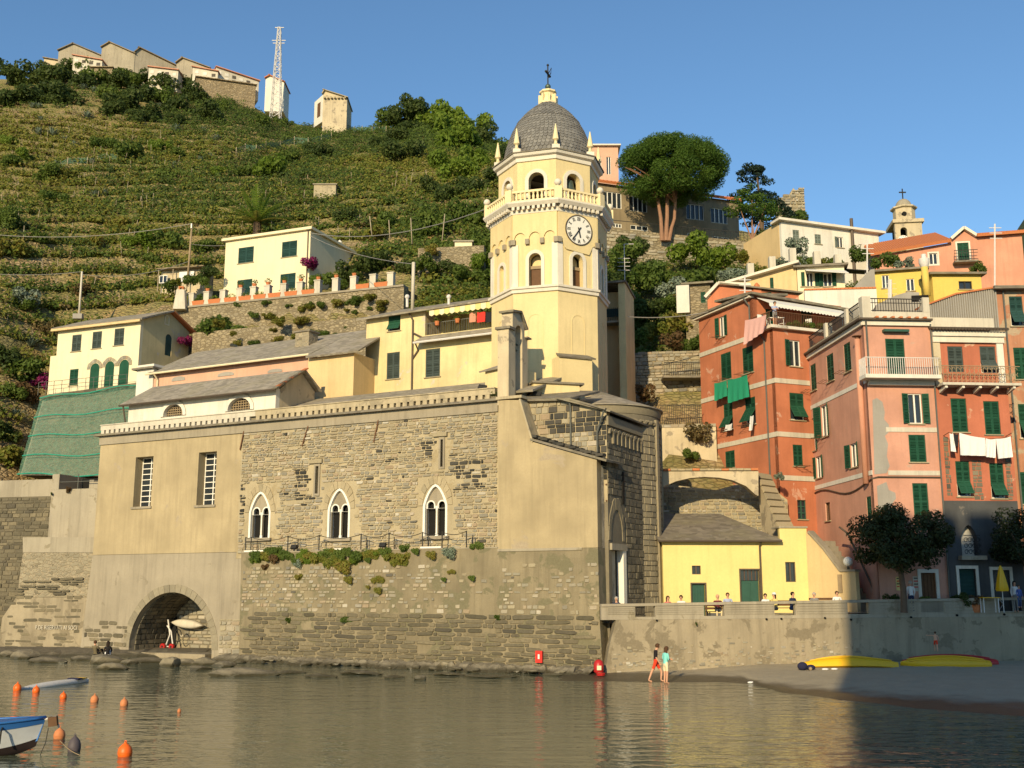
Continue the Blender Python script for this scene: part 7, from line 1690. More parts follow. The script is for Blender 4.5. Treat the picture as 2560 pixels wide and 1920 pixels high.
simple('seabed_sand',(.12,.10,.06),.95); m=MB(); m.quad((-2500,-2500,-4),(2500,-2500,-4),(2500,2500,-4),(-2500,2500,-4)); m.build('seabed_ground','seabed_sand')['kind']='structure'
# ------------------------------------------------------------------ rocks
rks=[]
for k in range(7):
 bm=bmesh.new(); bmesh.ops.create_icosphere(bm,subdivisions=2,radius=1); rr=random.Random(k+3)
 pl=[Vector((rr.gauss(0,1),rr.gauss(0,1),rr.gauss(0,1))).normalized()for _ in range(15)]; dd=[rr.uniform(.55,.92)for _ in pl]
 for v in bm.verts:
  for p_,d_ in zip(pl,dd):
   q=v.co.dot(p_)
   if q>d_:v.co-=p_*(q-d_)
  v.co*=1+.05*math.sin(v.co.x*9+k)*math.cos(v.co.y*8)
 me=bpy.data.meshes.new('rock'); bm.to_mesh(me); bm.free(); me.materials.append(MATS['rock']); rks.append(me)
def rock(x,y,w_,h_,dep,label,z=0,group=None):
 h_*=.74; p=PZ(x,y,z); s=w_*px_m(p.y)/2; o=bpy.data.objects.new('rock',random.choice(rks)); C.objects.link(o); hm=h_*px_m(p.y)
 o.location=p+Vector((0,s*dep,hm*.25)); o.scale=(s*1.08,s*dep,hm*.85); o.rotation_euler.z=random.uniform(-.4,.4); return tag(o,label,'rock',group)
for r in((12,1642,50,26,1,'pale rounded boulder at the far left end of the shore'),(52,1648,76,34,.8,'large pale boulder second from the left shore end'),(46,1630,40,16,.8,'grey boulder resting behind the large pale one at left'),(110,1658,112,24,.5,'long dark flat rock left of the two seated people'),(250,1660,112,34,.6,'square topped rock the two people sit on'),(272,1676,86,22,.5,'weedy rock at the water in front of the seated people'),(358,1658,110,20,.7,'flat pale slab of rock before the tunnel arch'),(421,1668,54,36,.8,'upright dark pointed rock below the tunnel arch'),(458,1662,60,22,.8,'low dark rock right of the pointed one'),(506,1664,62,32,.8,'pale rough boulder under the right foot of the arch'),(494,1676,66,16,.6,'low dark rock just in the water below the pale boulder'),(557,1668,66,20,.7,'flat tan rock at the corner of the bastion'),(600,1692,180,34,.35,'very long flat rock lying in the water by the bastion corner'),(715,1685,90,14,.5,'thin flat rock right of the very long one'),(799,1694,84,14,.4,'low dark rock awash below the middle twin window'),(898,1688,124,12,.4,'long low ledge of rock under the bastion wall'),(983,1696,54,12,.6,'small dark rock awash in front of the bastion'),(1050,1700,34,14,.7,'smallest pale stone standing in the water'),(1231,1696,156,9,.4,'thin dark ledge awash near the red bag'),(1120,1690,90,9,.5,'flat brown rock at the foot of the bastion'),(1400,1690,80,9,.5,'flat dark stone near the bastion corner'),(200,1652,70,20,.7,'brown rock between the dark flat one and the seat rock'),(318,1662,50,18,.7,'small brown rock right of the seated people')):
 rock(*r)
m=MB(); n_=130
vs=[]
for i in range(n_+1):
 s=LB.S(560,1660)+(LB.S(1500,1690)-LB.S(560,1660))*i/n_
 j=1+.6*math.sin(i*.21)+.35*math.sin(i*.57+1)
 for o_,z in((-.3,.34+.12*random.random()),(.35*j+.1,.2+.22*random.random()),(.75*j+.35*random.random(),.04+.12*random.random()),(1.5*j+.8*random.random(),-.3)):vs.append(LB.pt(s+random.uniform(-.1,.1),z,o_))
m.add(vs,[(i*4+j,i*4+j+1,i*4+j+5,i*4+j+4)for i in range(n_)for j in range(3)]); tag(m.build('rock_shelf','rock',None),None,None,None,'structure')
m=MB(); vs=[]
for i in range(n_+1):
 x=-41+i*.42
 for dy,z in((2.2,.42),(0,.3+.12*random.random()),(-1.2,.16+.12*random.random()),(-2.4,-.4)):
  yb=76.3-(x+41)*.12; vs.append(Vector((x+random.uniform(-.15,.15),yb+dy,z)))
m.add(vs,[(i*4+j,i*4+j+1,i*4+j+5,i*4+j+4)for i in range(n_)for j in range(3)]); tag(m.build('shore_ledge','rock',None),None,None,None,'structure')
for i in range(70):
 s=random.uniform(LB.S(610,1670),LB.S(1490,1690)); p=LB.pt(s,0,random.uniform(.2,1.5)); o=bpy.data.objects.new('loose_stone',random.choice(rks)); C.objects.link(o); q=random.uniform(.12,.34); o.location=p+Vector((0,0,random.uniform(.0,.18))); o.scale=(q*1.5,q,q*.5); o.rotation_euler.z=random.uniform(0,6); tag(o,'loose flat stone at the foot of the bastion','stone','loose stones under the bastion')
 # ------------------------------------------------------------------ kayaks, boats, buoys
simple('kayak_yellow',(.75,.42,.01),.4,0,.08,3,.1,.4); simple('kayak_red',(.42,.02,.02),.4,0,.1,3,.1,.4)
def hull(L_,W_,H_,n=22,k=10,up=True,nose=.9,rocker=.1,square=False):
 m=MB(); vs=[]
 for i in range(n+1):
  t=-1+2*i/n; w_=W_/2*max(.02,(1-abs(t)**2.6))if not(square and t>0)else W_/2*max(.55,1-.45*abs(t)**2)
  hh=H_*(.55+.45*(1-abs(t)**2))
  for j in range(k+1):
   a=math.pi*j/k; c,s=math.cos(a),math.sin(a); vs.append((t*L_/2,w_*math.copysign(abs(c)**.75,c),hh*abs(s)**.7+rocker*t*t*.0))
  for j in range(1,k):a=math.pi*j/k; vs.append((t*L_/2,w_*math.cos(a)*-.98,.0-.04*math.sin(a)))
 r=2*k; fs=[(i*r+j,i*r+(j+1)%r,(i+1)*r+(j+1)%r,(i+1)*r+j)for i in range(n)for j in range(r)]
 fs+=[tuple(range(r)),tuple(n*r+j for j in reversed(range(r)))]
 return m.add(vs,fs)
def kayak(x0,x1,yb,Y,mat,label,tilt=.35,flip=False):
 a,b=P(x0,yb,Y),P(x1,yb,Y); c=(a+b)/2; Lk=(b-a).length
 z=float(hb(np.array([c.x]),np.array([c.y]))[0]); o=hull(Lk,.86,.50,square=True).build('kayak',mat,None,50,loc=(c.x,c.y,z-.03),local=True)
 o.rotation_euler=(tilt,0,math.pi if flip else 0); tag(o,label,'kayak','kayaks on the beach')
 m=MB()
 for yy in(-.17,.17):m.tube([(t*Lk/2,yy*(1-t*t*.6),.50*(.56+.44*(1-t*t))+.005)for t in np.linspace(-.85,.85,14)],.03,5)
 m.build('keel_ridge',mat,o,local=True)
 return o
kayak(2023,2215,1652,57.7,'kayak_yellow','yellow kayak lying at the back left against the seawall',.3,True)
kayak(2007,2247,1655,56.7,'kayak_yellow','yellow kayak at the front left beside the dark bag',.3,True)
kayak(2254,2491,1645,58.3,'kayak_red','red kayak behind the right yellow one under the child',.3)
kayak(2249,2474,1650,57.3,'kayak_yellow','yellow kayak in front of the red one on the right',.45)
simple('navy_cloth',(.02,.02,.05),.9)
p=P(2012,1660,55.5); p.z=float(hb(np.array([p.x]),np.array([p.y]))[0])
m=MB(); m.ball(p+Vector((-.12,0,.2)),.26,12,8,(1,.8,.8)); bg_=m.build('bag','navy_cloth',None,True,loc=p); tag(bg_,'dark bag heaped at the left end of the yellow kayaks','bag'); m=MB(); m.ball(p+Vector((.3,.05,.14)),.2,10,6,(1.2,.8,.7)); m.build('flap','navy_cloth',bg_,True); m=MB(); m.ball(p+Vector((.22,-.2,.09)),.09,8,6); m.build('pocket','wood_pale',bg_)
for x,y,lb in((2062,1658,'white scrap of cloth on the sand before the left kayaks'),(2085,1657,'small white scrap on the sand under the left kayaks'),(1877,1696,'white stick lying at the water edge')):
 q=P(x,y,55.3 if x>1900 else 52.4); q.z=float(hb(np.array([q.x]),np.array([q.y]))[0])+.05; m=MB(); m.ball(q,.13,7,5,(1.4,.7,.4)); tag(m.build('litter','white_cloth',None,loc=q),lb,'litter')
 # red bag and red box at the foot of the wall
p=PZ(1497,1684,.12); m=MB(); m.lathe(p,[(.16,0),(.26,.1),(.26,.45),(.2,.62),(.08,.7)],12); rb=m.build('rucksack','kayak_red',None,50,loc=p); tag(rb,'red rucksack standing at the corner of the bastion','rucksack')
m=MB(); m.box(p+Vector((0,-.25,.3)),(.22,.06,.22)); m.build('pocket','cream',rb); m=MB(); m.tube([p+Vector((-.1,0,.6)),p+Vector((0,0,.76)),p+Vector((.1,0,.6))],.02,5); m.build('handle','dark_metal',rb)
p2=PZ(1502,1689,.1); m=MB(); m.lathe(p2,[(.2,0),(.24,.12),(.2,.14)],10); tag(m.build('bucket','buoy_orange' if 'buoy_orange' in MATS else 'kayak_red',None,loc=p2),'low orange bucket in front of the red rucksack','bucket')
s,z=LB.hit(1351,1641); m=MB(); LB.boxes(m,s-.2,s+.2,z-.32,z+.3,.12,.22); lr=m.build('lifebuoy_box','red_cloth',None,loc=LB.pt(s,z)); tag(lr,'bright red box hanging on the bastion wall above the water','box'); m=MB(); LB.boxes(m,s-.04,s+.06,z-.12,z+.12,.221,.24); m.build('mark','white_paint',lr)
simple('buoy_orange',(.80,.13,.012),.45,0,.12,4,.1,.4); simple('buoy_old',(.55,.20,.08),.6,0,.3,6); simple('buoy_grey',(.09,.075,.085),.6,0,.3,6)
def buoy(x,y,w_,mat,label,tall=.86,group='orange mooring buoys'):
 p=PZ(x,y,0); r=w_*px_m(p.y)/2*1.0; hh=r*2*tall
 m=MB(); m.lathe(p,[(r*.55,-.5*r),(r*.92,-.1*r),(r,hh*.22),(r*.98,hh*.45),(r*.8,hh*.72),(r*.45,hh*.92),(r*.2,hh*1.0),(r*.17,hh*1.1)],18)
 o=m.build('buoy',mat,None,True,loc=p); tag(o,label,'buoy',group)
 m=MB(); m.tube([p+Vector((r*.14*math.cos(t),0,hh*1.12+r*.16*math.sin(t)))for t in np.linspace(0,math.pi,7)],r*.06,5); m.build('ring',mat,o)
 m=MB(); m.lathe(p,[(r*1.0,hh*.27),(r*1.025,hh*.29),(r*1.0,hh*.31)],18,cap=False); m.build('seam',mat,o)
 return o
for b_ in((43,1726,19,'buoy_orange','orange buoy at the left tip of the white board'),(90,1731,17,'buoy_orange','orange buoy just right below the white board tip'),(158,1746,16,'buoy_orange','small orange buoy third along the row'),(236,1755,19,'buoy_old','faded orange buoy fourth along the row'),(310,1764,19,'buoy_old','faded orange buoy last at the right of the row'),(70,1822,23,'buoy_orange','orange buoy behind the blue boat'),(148,1846,27,'buoy_old','worn orange buoy at the bow of the blue boat'),(312,1890,34,'buoy_orange','nearest brightest orange buoy right of the boat'),(448,1780,9,'buoy_old','tiny orange float in the dark reflection of the arch')):buoy(*b_)
buoy(185,1879,30,'buoy_grey','dark grey buoy between the boat and the nearest orange buoy',1.15,None)
a=PZ(150,1852,.25); b=PZ(200,1888,.02); m=MB(); m.tube([a.lerp(b,t)-Vector((0,0,.05*math.sin(3.1*t)))for t in np.linspace(0,1,8)],.012,5); tag(m.build('mooring_rope','wood_pale',None,loc=a),'pale rope running from the bow buoy past the dark buoy','rope')
# white racing board afloat
a,b=PZ(53,1717,.12),PZ(222,1698,.12); Lb=(b-a).length; o=hull(Lb*1.0,.62,.22).build('rowing_board','white_metal',None,True,loc=(a+b)/2-Vector((0,0,.12)),local=True); o.rotation_euler=(0,-.012,math.atan2((b-a).y,(b-a).x)); tag(o,'long white board floating beside the orange buoys','boat')
m=MB(); m.box((Lb*.28,0,.2),(.3,.63,.06)); m.build('stripe','navy_cloth',o,local=True); m=MB(); m.box((Lb*.36,0,.19),(.5,.4,.05)); m.build('patch','kayak_yellow',o,local=True)
# blue and white rowing boat, bow to the right
simple('boat_blue',(.03,.13,.38),.35,0,.1,5,0,.5); simple('boat_white',(.55,.56,.58),.4,0,.15,4); simple('boat_dark',(.03,.02,.02),.6)
bow=PZ(117,1885,0); BL,BW_,BH=4.6,1.7,.78
bo=empty('rowing_boat',(bow.x-.1,bow.y,0),'blue and white rowing boat cut off by the left edge','boat',None,R(12))
def sect(t):
 w_=BW_/2*(1-(1-min(1,t*1.3))**3.4)*(1-.12*max(0,t-.7)/.3)+.015; zk=-.22+.42*(1-t)**5; zs=BH+.16*(1-t)**2
 x=-t*BL+.12*0; return x,w_,zk,zs
def hull_pts(t,off=0,v0=0,v1=1,k=9):
 x,w_,zk,zs=sect(t); out=[]
 for sgn in(-1,1):
  for j in range(k+1):
   v=v0+(v1-v0)*j/k; out.append((x+.2*(v-1)*(1-t)**3,sgn*(w_*(v**.55)-off),zk+(zs-zk)*v))
 return out
def boat_skin(name,mat,off,v0,v1,k=9):
 m=MB(); n=22; vs=[]
 for i in range(n+1):vs+=hull_pts(i/n,off,v0,v1,k)
 r=2*(k+1); fs=[]
 for i in range(n):
  for s_ in(0,1):
   for j in range(k):q=(i*r+s_*(k+1)+j,i*r+s_*(k+1)+j+1,(i+1)*r+s_*(k+1)+j+1,(i+1)*r+s_*(k+1)+j); fs.append(q if s_ else q[::-1])
 fs.append(tuple(n*r+j for j in range(k+1))+tuple(n*r+k+1+j for j in reversed(range(k+1))))
 return m.add(vs,fs).build(name,mat,bo,True,local=True)
boat_skin('hull','boat_white',0,.3,.8); boat_skin('keel','boat_dark',.002,0,.302,4); boat_skin('blue_strake','boat_blue',-.012,.80,1.0,3); boat_skin('inner_lining','boat_blue',.05,.2,.97)
m=MB()
for sgn in(-1,1):m.tube([(sect(t)[0],sgn*(sect(t)[1]+.005),sect(t)[3])for t in np.linspace(0,1,20)],.035,6)
m.build('gunwale','boat_blue',bo,True,local=True)
m=MB(); vs=[]
for i in range(9):
 t=i/8*.42; x,w_,zk,zs=sect(t); vs+=[(x,-w_+.02,zs-.02),(x,0,zs+.05),(x,w_-.02,zs-.02)]
m.add(vs,[(3*i+j,3*i+j+1,3*i+j+4,3*i+j+3)for i in range(8)for j in range(2)]).build('foredeck_cover','boat_blue',bo,True,local=True)
for t in(.55,.8):x,w_,zk,zs=sect(t); m=MB(); m.box((x,0,zs-.25),(.28,w_*1.9,.04)); m.build('thwart','wood_pale',bo,local=True)
m=MB(); m.box((.2,-.05,BH+.06),(.22,.24,.24),(1,0,.15)); m.build('bow_fitting','wood_brown',bo,local=True); m=MB(); m.tube([(-.1,0,BH+.1),(.25,-.05,BH+.17),(.33,.12,BH-.12)],.03,6); m.build('bow_rail','white_metal',bo,local=True)
m=MB(); m.tube([(-.95,-.46,BH+.02),(-.95,-.66,BH-.1),(-.97,-.64,BH-.42)],.025,6); m.build('rowlock','dark_metal',bo,local=True)
m=MB(); m.tube([(.1,-.1,BH-.1),(.06,-.12,.3),(-.05,-.1,0)],.012,5); m.build('painter_rope','dark_metal',bo,local=True)
# boat hull and trolley in the tunnel
a=L.pt(tc-tr+2.25,L.Z(480,1560,-TD+.5),-TD+.42); o=hull(2.9,.62,.4).build('skiff','parapet_white',None,True,loc=a,local=True); o.rotation_euler=(R(90),R(4),math.atan2(L.d.y,L.d.x)); tag(o,'upturned white hull stored inside the tunnel arch','boat')
tp_=L.pt(L.S(424,1600,-2.5),.3,-2.5); tr_=empty('boat_trolley',tp_,'grey hand trolley with red wheels standing in the tunnel arch','trolley')
m=MB(); m.tube([tp_+L.d*-.35+Vector((0,0,.2)),tp_+L.d*.0+Vector((0,0,1.0)),tp_+L.d*-.25+Vector((0,0,2.0))],.05,6); m.tube([tp_+L.d*.35+Vector((0,0,.2)),tp_+L.d*.1+Vector((0,0,1.2)),tp_+L.d*-.3+Vector((0,0,1.6))],.05,6); m.bar(tp_+L.d*-.4+Vector((0,0,.2)),tp_+L.d*.4+Vector((0,0,.2)),.06); m.build('frame','white_metal',tr_)
for s_ in(-.4,.4):m=MB(); c=tp_+L.d*s_+Vector((0,0,.2)); m.tube([c+L.n*.12,c+L.n*.26],.21,14); wh_=m.build('wheel','kayak_red',tr_); m=MB(); m.tube([c+L.n*.1,c+L.n*.28],.08,8); m.build('hub','dark_metal',wh_)
m=MB(); m.tube([tp_+L.d*(.75+.3*math.cos(t))+Vector((0,0,.95+.42*math.sin(t)))for t in np.linspace(0,5.6,12)],.035,5); m.build('hoop','dark_metal',tr_)
# ------------------------------------------------------------------ people
simple('skin',(.56,.30,.19),.6,0,.06); simple('skin_tan',(.40,.20,.12),.6,0,.06)
for nm,c in(('hair_dark',(.02,.012,.008)),('hair_brown',(.08,.04,.02)),('hair_grey',(.36,.33,.30)),('cl_black',(.018,.016,.018)),('cl_red',(.66,.05,.02)),('cl_aqua',(.22,.62,.56)),('cl_cream',(.70,.58,.38)),('cl_olive',(.15,.12,.07)),('cl_white',(.72,.70,.68)),('cl_blue',(.36,.40,.55)),('cl_navy',(.02,.03,.07)),('cl_maroon',(.12,.02,.025)),('cl_yellow',(.62,.50,.18)),('cl_denim',(.05,.08,.17)),('cl_stripe',(.55,.16,.14)),('cl_bluebright',(.07,.11,.32)),('cl_grey',(.22,.21,.2))):simple(nm,c,.9,0,.12,9,.2)
PEOPLE=[]
def person(loc,rz,label,top,bottom,hair,H=1.72,pose='stand',skin='skin',longhair=False,shorts=True,sleeves='long',head_tilt=0,arms=None,woman=False,extra=None,zoff=0,child=False):
 k=H/1.75; J={}
 V_=lambda*a:Vector(a)*k
 if pose=='sit':hipz=.50; lean=.06
 elif pose=='ground':hipz=.12; lean=-.18
 else:hipz=.93; lean=.02
 sh=.17 if woman else .195
 if child:sh=.16
 J['pel']=V_(0,0,hipz); J['wai']=V_(0,-lean*.4,hipz+.2); J['che']=V_(0,-lean,hipz+.38); J['nec']=V_(0,-lean-.01,hipz+.54)
 hd=.03+head_tilt
 J['jaw']=V_(0,-lean-hd*.7,hipz+.63); J['hea']=V_(0,-lean-hd*1.1,hipz+.72-head_tilt*.3); J['cro']=V_(0,-lean-hd*1.5,hipz+.80-head_tilt*.6)
 for s,n in((-1,'L'),(1,'R')):
  J['sh'+n]=V_(s*sh,-lean,hipz+.50); J['hip'+n]=V_(s*.10,0,hipz-.02)
  if pose=='walk':
   f=.30*s; J['kn'+n]=V_(s*.09,-f*.8-.05,.50); J['an'+n]=V_(s*.09,-f*1.0+.05,.09)
  elif pose=='sit':J['kn'+n]=V_(s*.13,-.45,.50); J['an'+n]=V_(s*.12,-.42,.08)
  elif pose=='ground':J['kn'+n]=V_(s*.16,-.34,.45); J['an'+n]=V_(s*.12,-.58,.08)
  else:J['kn'+n]=V_(s*.09,-.02,.50); J['an'+n]=V_(s*.085,.02,.09)
  J['to'+n]=J['an'+n]+V_(0,-.17,-.05)
  el,wr=V_(s*(sh+.05),-lean+.03,hipz+.22),V_(s*(sh+.04),-lean-.12,hipz-.02)
  if pose in('sit','ground'):el,wr=V_(s*(sh+.05),-.10,hipz+.24),V_(s*.12,-.32,hipz+.18)
  if arms and n in arms:el,wr=(V_(*a)+V_(0,0,hipz)for a in arms[n])
  J['el'+n],J['wr'+n]=el,wr; J['ha'+n]=wr+(wr-el).normalized()*.085*k
 E=[('pel','wai','t'),('wai','che','t'),('che','nec','t'),('nec','jaw','n'),('jaw','hea','h'),('hea','cro','h')]
 for n in 'LR':E+=[('che','sh'+n,'t'),('sh'+n,'el'+n,'u'),('el'+n,'wr'+n,'f'),('wr'+n,'ha'+n,'d'),('pel','hip'+n,'p'),('hip'+n,'kn'+n,'g'),('kn'+n,'an'+n,'s'),('an'+n,'to'+n,'o')]
 names=list(J); idx={n:i for i,n in enumerate(names)}
 me=bpy.data.meshes.new('body'); me.from_pydata([J[n]for n in names],[(idx[a],idx[b])for a,b,_ in E],[])
 ob=bpy.data.objects.new('body',me); C.objects.link(ob); sk_=ob.modifiers.new('skin','SKIN'); sk_.use_smooth_shade=True
 rad={'pel':(.145,.11),'wai':(.125,.095),'che':(.15,.11),'nec':(.055,.055),'jaw':(.06,.07),'hea':(.082,.10),'cro':(.06,.075),'sh':(.06,.06),'el':(.042,.042),'wr':(.032,.026),'ha':(.036,.02),'hip':(.095,.10),'kn':(.06,.06),'an':(.04,.045),'to':(.042,.028)}
 if shorts:rad['kn']=(.065,.065)
 for i,n in enumerate(names):
  a,b=rad[n if n in rad else n[:-1]]; me.skin_vertices[0].data[i].radius=(a*k,b*k)
 me.skin_vertices[0].data[0].use_root=True
 ss=ob.modifiers.new('sub','SUBSURF'); ss.levels=1; ss.render_levels=1
 PEOPLE.append(dict(ob=ob,J=J,E=E,k=k,loc=Vector(loc)+Vector((0,0,zoff)),rz=rz,label=label,top=top,bottom=bottom,hair=hair,skin=skin,longhair=longhair,shorts=shorts,sleeves=sleeves,extra=extra)); return PEOPLE[-1]
def finish_people():
 dg=bpy.context.evaluated_depsgraph_get()
 for q in PEOPLE:
  ev=q['ob'].evaluated_get(dg); me=bpy.data.meshes.new_from_object(ev); q['me']=me
 for q in PEOPLE:
  me=q['me']; bpy.data.objects.remove(q['ob']); J,k=q['J'],q['k']
  me.materials.clear(); mats=[q['skin'],q['top'],q['bottom']]
  for m_ in mats:me.materials.append(MATS[m_])
  segs=[(J[a],J[b],t)for a,b,t in q['E']]
  for p in me.polygons:
   c=p.center; best,bt,bu=9,'t',0
   for a,b,t in segs:
    d=b-a; u=max(0,min(1,(c-a).dot(d)/max(1e-9,d.length_squared))); ds=(c-a-d*u).length
    if ds<best:best,bt,bu=ds,t,u
   mi=0
   if bt=='t':mi=1 if c.z>J['pel'].z+.06*k else 2
   elif bt=='u':mi=1 if q['sleeves']!='none' else 0
   elif bt=='f':mi=1 if q['sleeves']=='long' else 0
   elif bt=='p':mi=2
   elif bt=='g':mi=2 if(not q['shorts']or bu<.72)else 0
   elif bt=='s':mi=2 if not q['shorts']else 0
   elif bt=='o':mi=0
   p.material_index=mi; p.use_smooth=True
  o=bpy.data.objects.new('person',me); C.objects.link(o); o.location=q['loc']; o.rotation_euler.z=q['rz']; WL[o.name]=q['loc']
  tag(o,q['label'],'person')
  h=J['hea']; c=h+Vector((0,.018,.03))*k; m=MB(); m.ball(c,.112*k,12,8,(.95,1.08,1.0))
  if q['longhair']:m.lathe(c+Vector((0,.05,-.30))*k,[(.05*k,0),(.10*k,.1*k),(.105*k,.3*k)],8,sy=.6)
  m.v=[(x,y,z)if not(y<h.y-.035*k and z<h.z+.045*k)else(x,h.y-.035*k,z)for x,y,z in m.v]
  m.build('hair',q['hair'],o,True,local=True)
  m=MB(); m.ball(h+Vector((0,-.108,-.02))*k,.018*k,6,4); m.build('nose',q['skin'],o,local=True)
  for s in(-1,1):m=MB(); m.ball(h+Vector((.034*s,-.094,.012))*k,.011*k,6,4); m.build('eye','hair_dark',o,local=True)
  m=MB(); m.box(h+Vector((0,-.092,-.065))*k,(.045*k,.012*k,.008*k)); m.build('mouth','cl_maroon',o,local=True)
  for n in 'LR':
   w0,w1=J['wr'+n],J['ha'+n]; d=(w1-w0).normalized(); sx=d.cross(Vector((1,0,.01))).normalized(); m=MB()
   for i,ln in enumerate((.065,.075,.07,.055)):
    a=w1-d*.01*k+sx*(.024-.016*i)*k; b=a+d*ln*.5*k; cc_=b+(d+Vector((0,-.3,-.2))).normalized()*ln*.5*k; m.tube([a,b,cc_],.0085*k,5)
   a=w0+d*.03*k+sx*.03*k; m.tube([a,a+(d+sx*.8).normalized()*.05*k,a+(d+sx*.3).normalized()*.08*k],.010*k,5)
   m.build('hand',q['skin'],o,local=True)
  if q['extra']:q['extra'](o,q)
zs_=0
pA=PZ(1640,1706,-.03); person((pA.x,pA.y,-.03),R(90),'person in black shirt and red shorts wading in the shallows','cl_black','cl_red','hair_brown',1.80,'walk',sleeves='short',head_tilt=.07)
pB=PZ(1665,1711,-.04); person((pB.x,pB.y,-.04),R(120),'person in aqua jacket and cream shorts wading beside the one in red','cl_aqua','cl_cream','hair_brown',1.72,'stand',longhair=True,woman=True,head_tilt=.04,arms={'L':((-.22,-.02,.22),(.02,-.24,.2)),'R':((.22,-.02,.22),(-.02,-.24,.22))})
pC=P(240,1641,67.4); person((pC.x,pC.y,pC.z),R(165),'person in olive top sitting on the shore rock on the left','cl_olive','cl_black','hair_brown',1.72,'ground',shorts=False)
pD=P(269,1642,67.2); person((pD.x,pD.y,pD.z),R(195),'person with long dark hair in black sitting on the shore rock','cl_black','cl_white','hair_dark',1.68,'ground',longhair=True,woman=True)
def bench(x,Y,label,w_=1.7):
 Y=SW.pt(SW.S(x,1500),0).y+1.3; p=P(x,1500,Y); z=ztf(p.x); o=empty('bench',(p.x,p.y,z),label,'bench','wooden benches on the terrace',R(8))
 def b(n,c,d):m=MB(); m.box(c,d); m.build(n,'wood_brown' if n!='leg' else 'dark_metal',o,local=True)
 for i in range(3):b('slat',(0,-.12+i*.14,.43),(w_,.11,.035))
 for i in range(2):b('back_slat',(0,.28,.6+i*.17),(w_,.03,.12))
 for s in(-1,1):
  for yy in(-.15,.22):b('leg',(s*w_*.42,yy,.21),(.05,.05,.42))
 return p
def seated(x,ytop,Y,*a,**k):
 """person on a bench whose head top shows at photo row ytop"""
 Y=SW.pt(SW.S(x,1500),0).y+1.25; p=P(x,ytop,Y); g=ztf(p.x); H=k.pop('H',1.7); need=p.z-g; base=(.50+.86)*H/1.75
 person((p.x,p.y,g),k.pop('rz',0),*a,H=H,pose='sit',zoff=min(.12,max(-.15,need-base)),**k)
for x,lb in((1686,'wooden bench with two people left of the small green door'),(1803,'wooden bench seen through the second parapet opening'),(1955,'wooden bench seen through the third parapet opening'),(2064,'wooden bench by the stair wall')):bench(x,59.6,lb)
seated(1541,1491,59.0,'grey haired person in navy sitting by the church door','cl_navy','cl_navy','hair_grey',rz=R(-10))
seated(1668,1489,59.5,'brown haired person in red striped top on the left bench','cl_stripe','cl_denim','hair_brown',woman=True,longhair=True,shorts=False,rz=R(15))
seated(1703,1487,59.5,'dark haired person in white shirt on the left bench','cl_white','cl_denim','hair_dark',shorts=False,sleeves='short',rz=R(-20))
seated(1793,1486,59.5,'balding person in maroon sweater on the middle bench','cl_maroon','cl_cream','skin',shorts=False)
seated(1818,1481,59.5,'person in pale blue shirt on the middle bench','cl_blue','cl_denim','hair_brown',shorts=False,H=1.78,sleeves='short')
seated(1912,1483,59.5,'dark haired person in white top right of the large green door','cl_white','cl_grey','hair_dark',woman=True,sleeves='short',shorts=False)
def hat(o,q):h=q['J']['hea']; m=MB(); m.lathe(h+Vector((0,.02,.05))*q['k'],[(.17,0),(.17,.012),(.105,.02),(.1,.09),(.05,.12)],14); m.build('hat','cl_white',o,40,local=True)
seated(1937,1482,59.5,'person in yellow top and white sun hat on the terrace','cl_yellow','cl_grey','hair_dark',woman=True,longhair=True,shorts=False,extra=hat,rz=R(-50))
seated(1978,1479,59.5,'dark haired person in navy jacket on the third bench','cl_navy','cl_denim','hair_dark',H=1.8,shorts=False,rz=R(35))
seated(2036,1487,59.2,'grey haired person whose head just shows by the stair wall','cl_grey','cl_grey','hair_grey',rz=R(-30))
seated(2091,1485,59.6,'brown haired person in white shirt near the notice board','cl_white','cl_grey','hair_brown',sleeves='short')
p=P(2277,1480,60.0); person((p.x,p.y,ztf(p.x)),R(180),'person in white cardigan and dark skirt standing under the tree','cl_white','cl_navy','hair_grey',1.68,'stand',woman=True,shorts=False)
p=P(2537,1480,60.9); person((p.x,p.y,ztf(p.x)),R(-10),'person with dark hair in white standing behind the child in blue','cl_white','cl_grey','hair_dark',1.68,'stand',woman=True,longhair=True,shorts=False)
p=P(2547,1480,60.3); person((p.x,p.y,ztf(p.x)+.25),0,'child in a blue jacket at the right end of the terrace','cl_bluebright','cl_denim','hair_brown',1.2,'stand',shorts=False,child=True)
p=P(2341,1629,57.55); person(p,R(165),'small child in red trunks walking on the kayaks with an arm out','skin','cl_red','hair_brown',1.0,'walk',sleeves='none',child=True,arms={'R':((.42,-.02,.5),(.66,-.03,.5)),'L':((-.24,0,.26),(-.25,-.1,.04))})
p=ORW.pt(ORW.S(1943,800),zter+.21,-.25); person((p.x,p.y,p.z),R(15),'person in pale shirt leaning on the orange house terrace rail','cl_blue','cl_grey','hair_dark',1.72,'stand',sleeves='short',head_tilt=.05,arms={'L':((-.24,-.16,.26),(-.08,-.36,.24)),'R':((.24,-.16,.26),(.08,-.36,.24))})
finish_people()
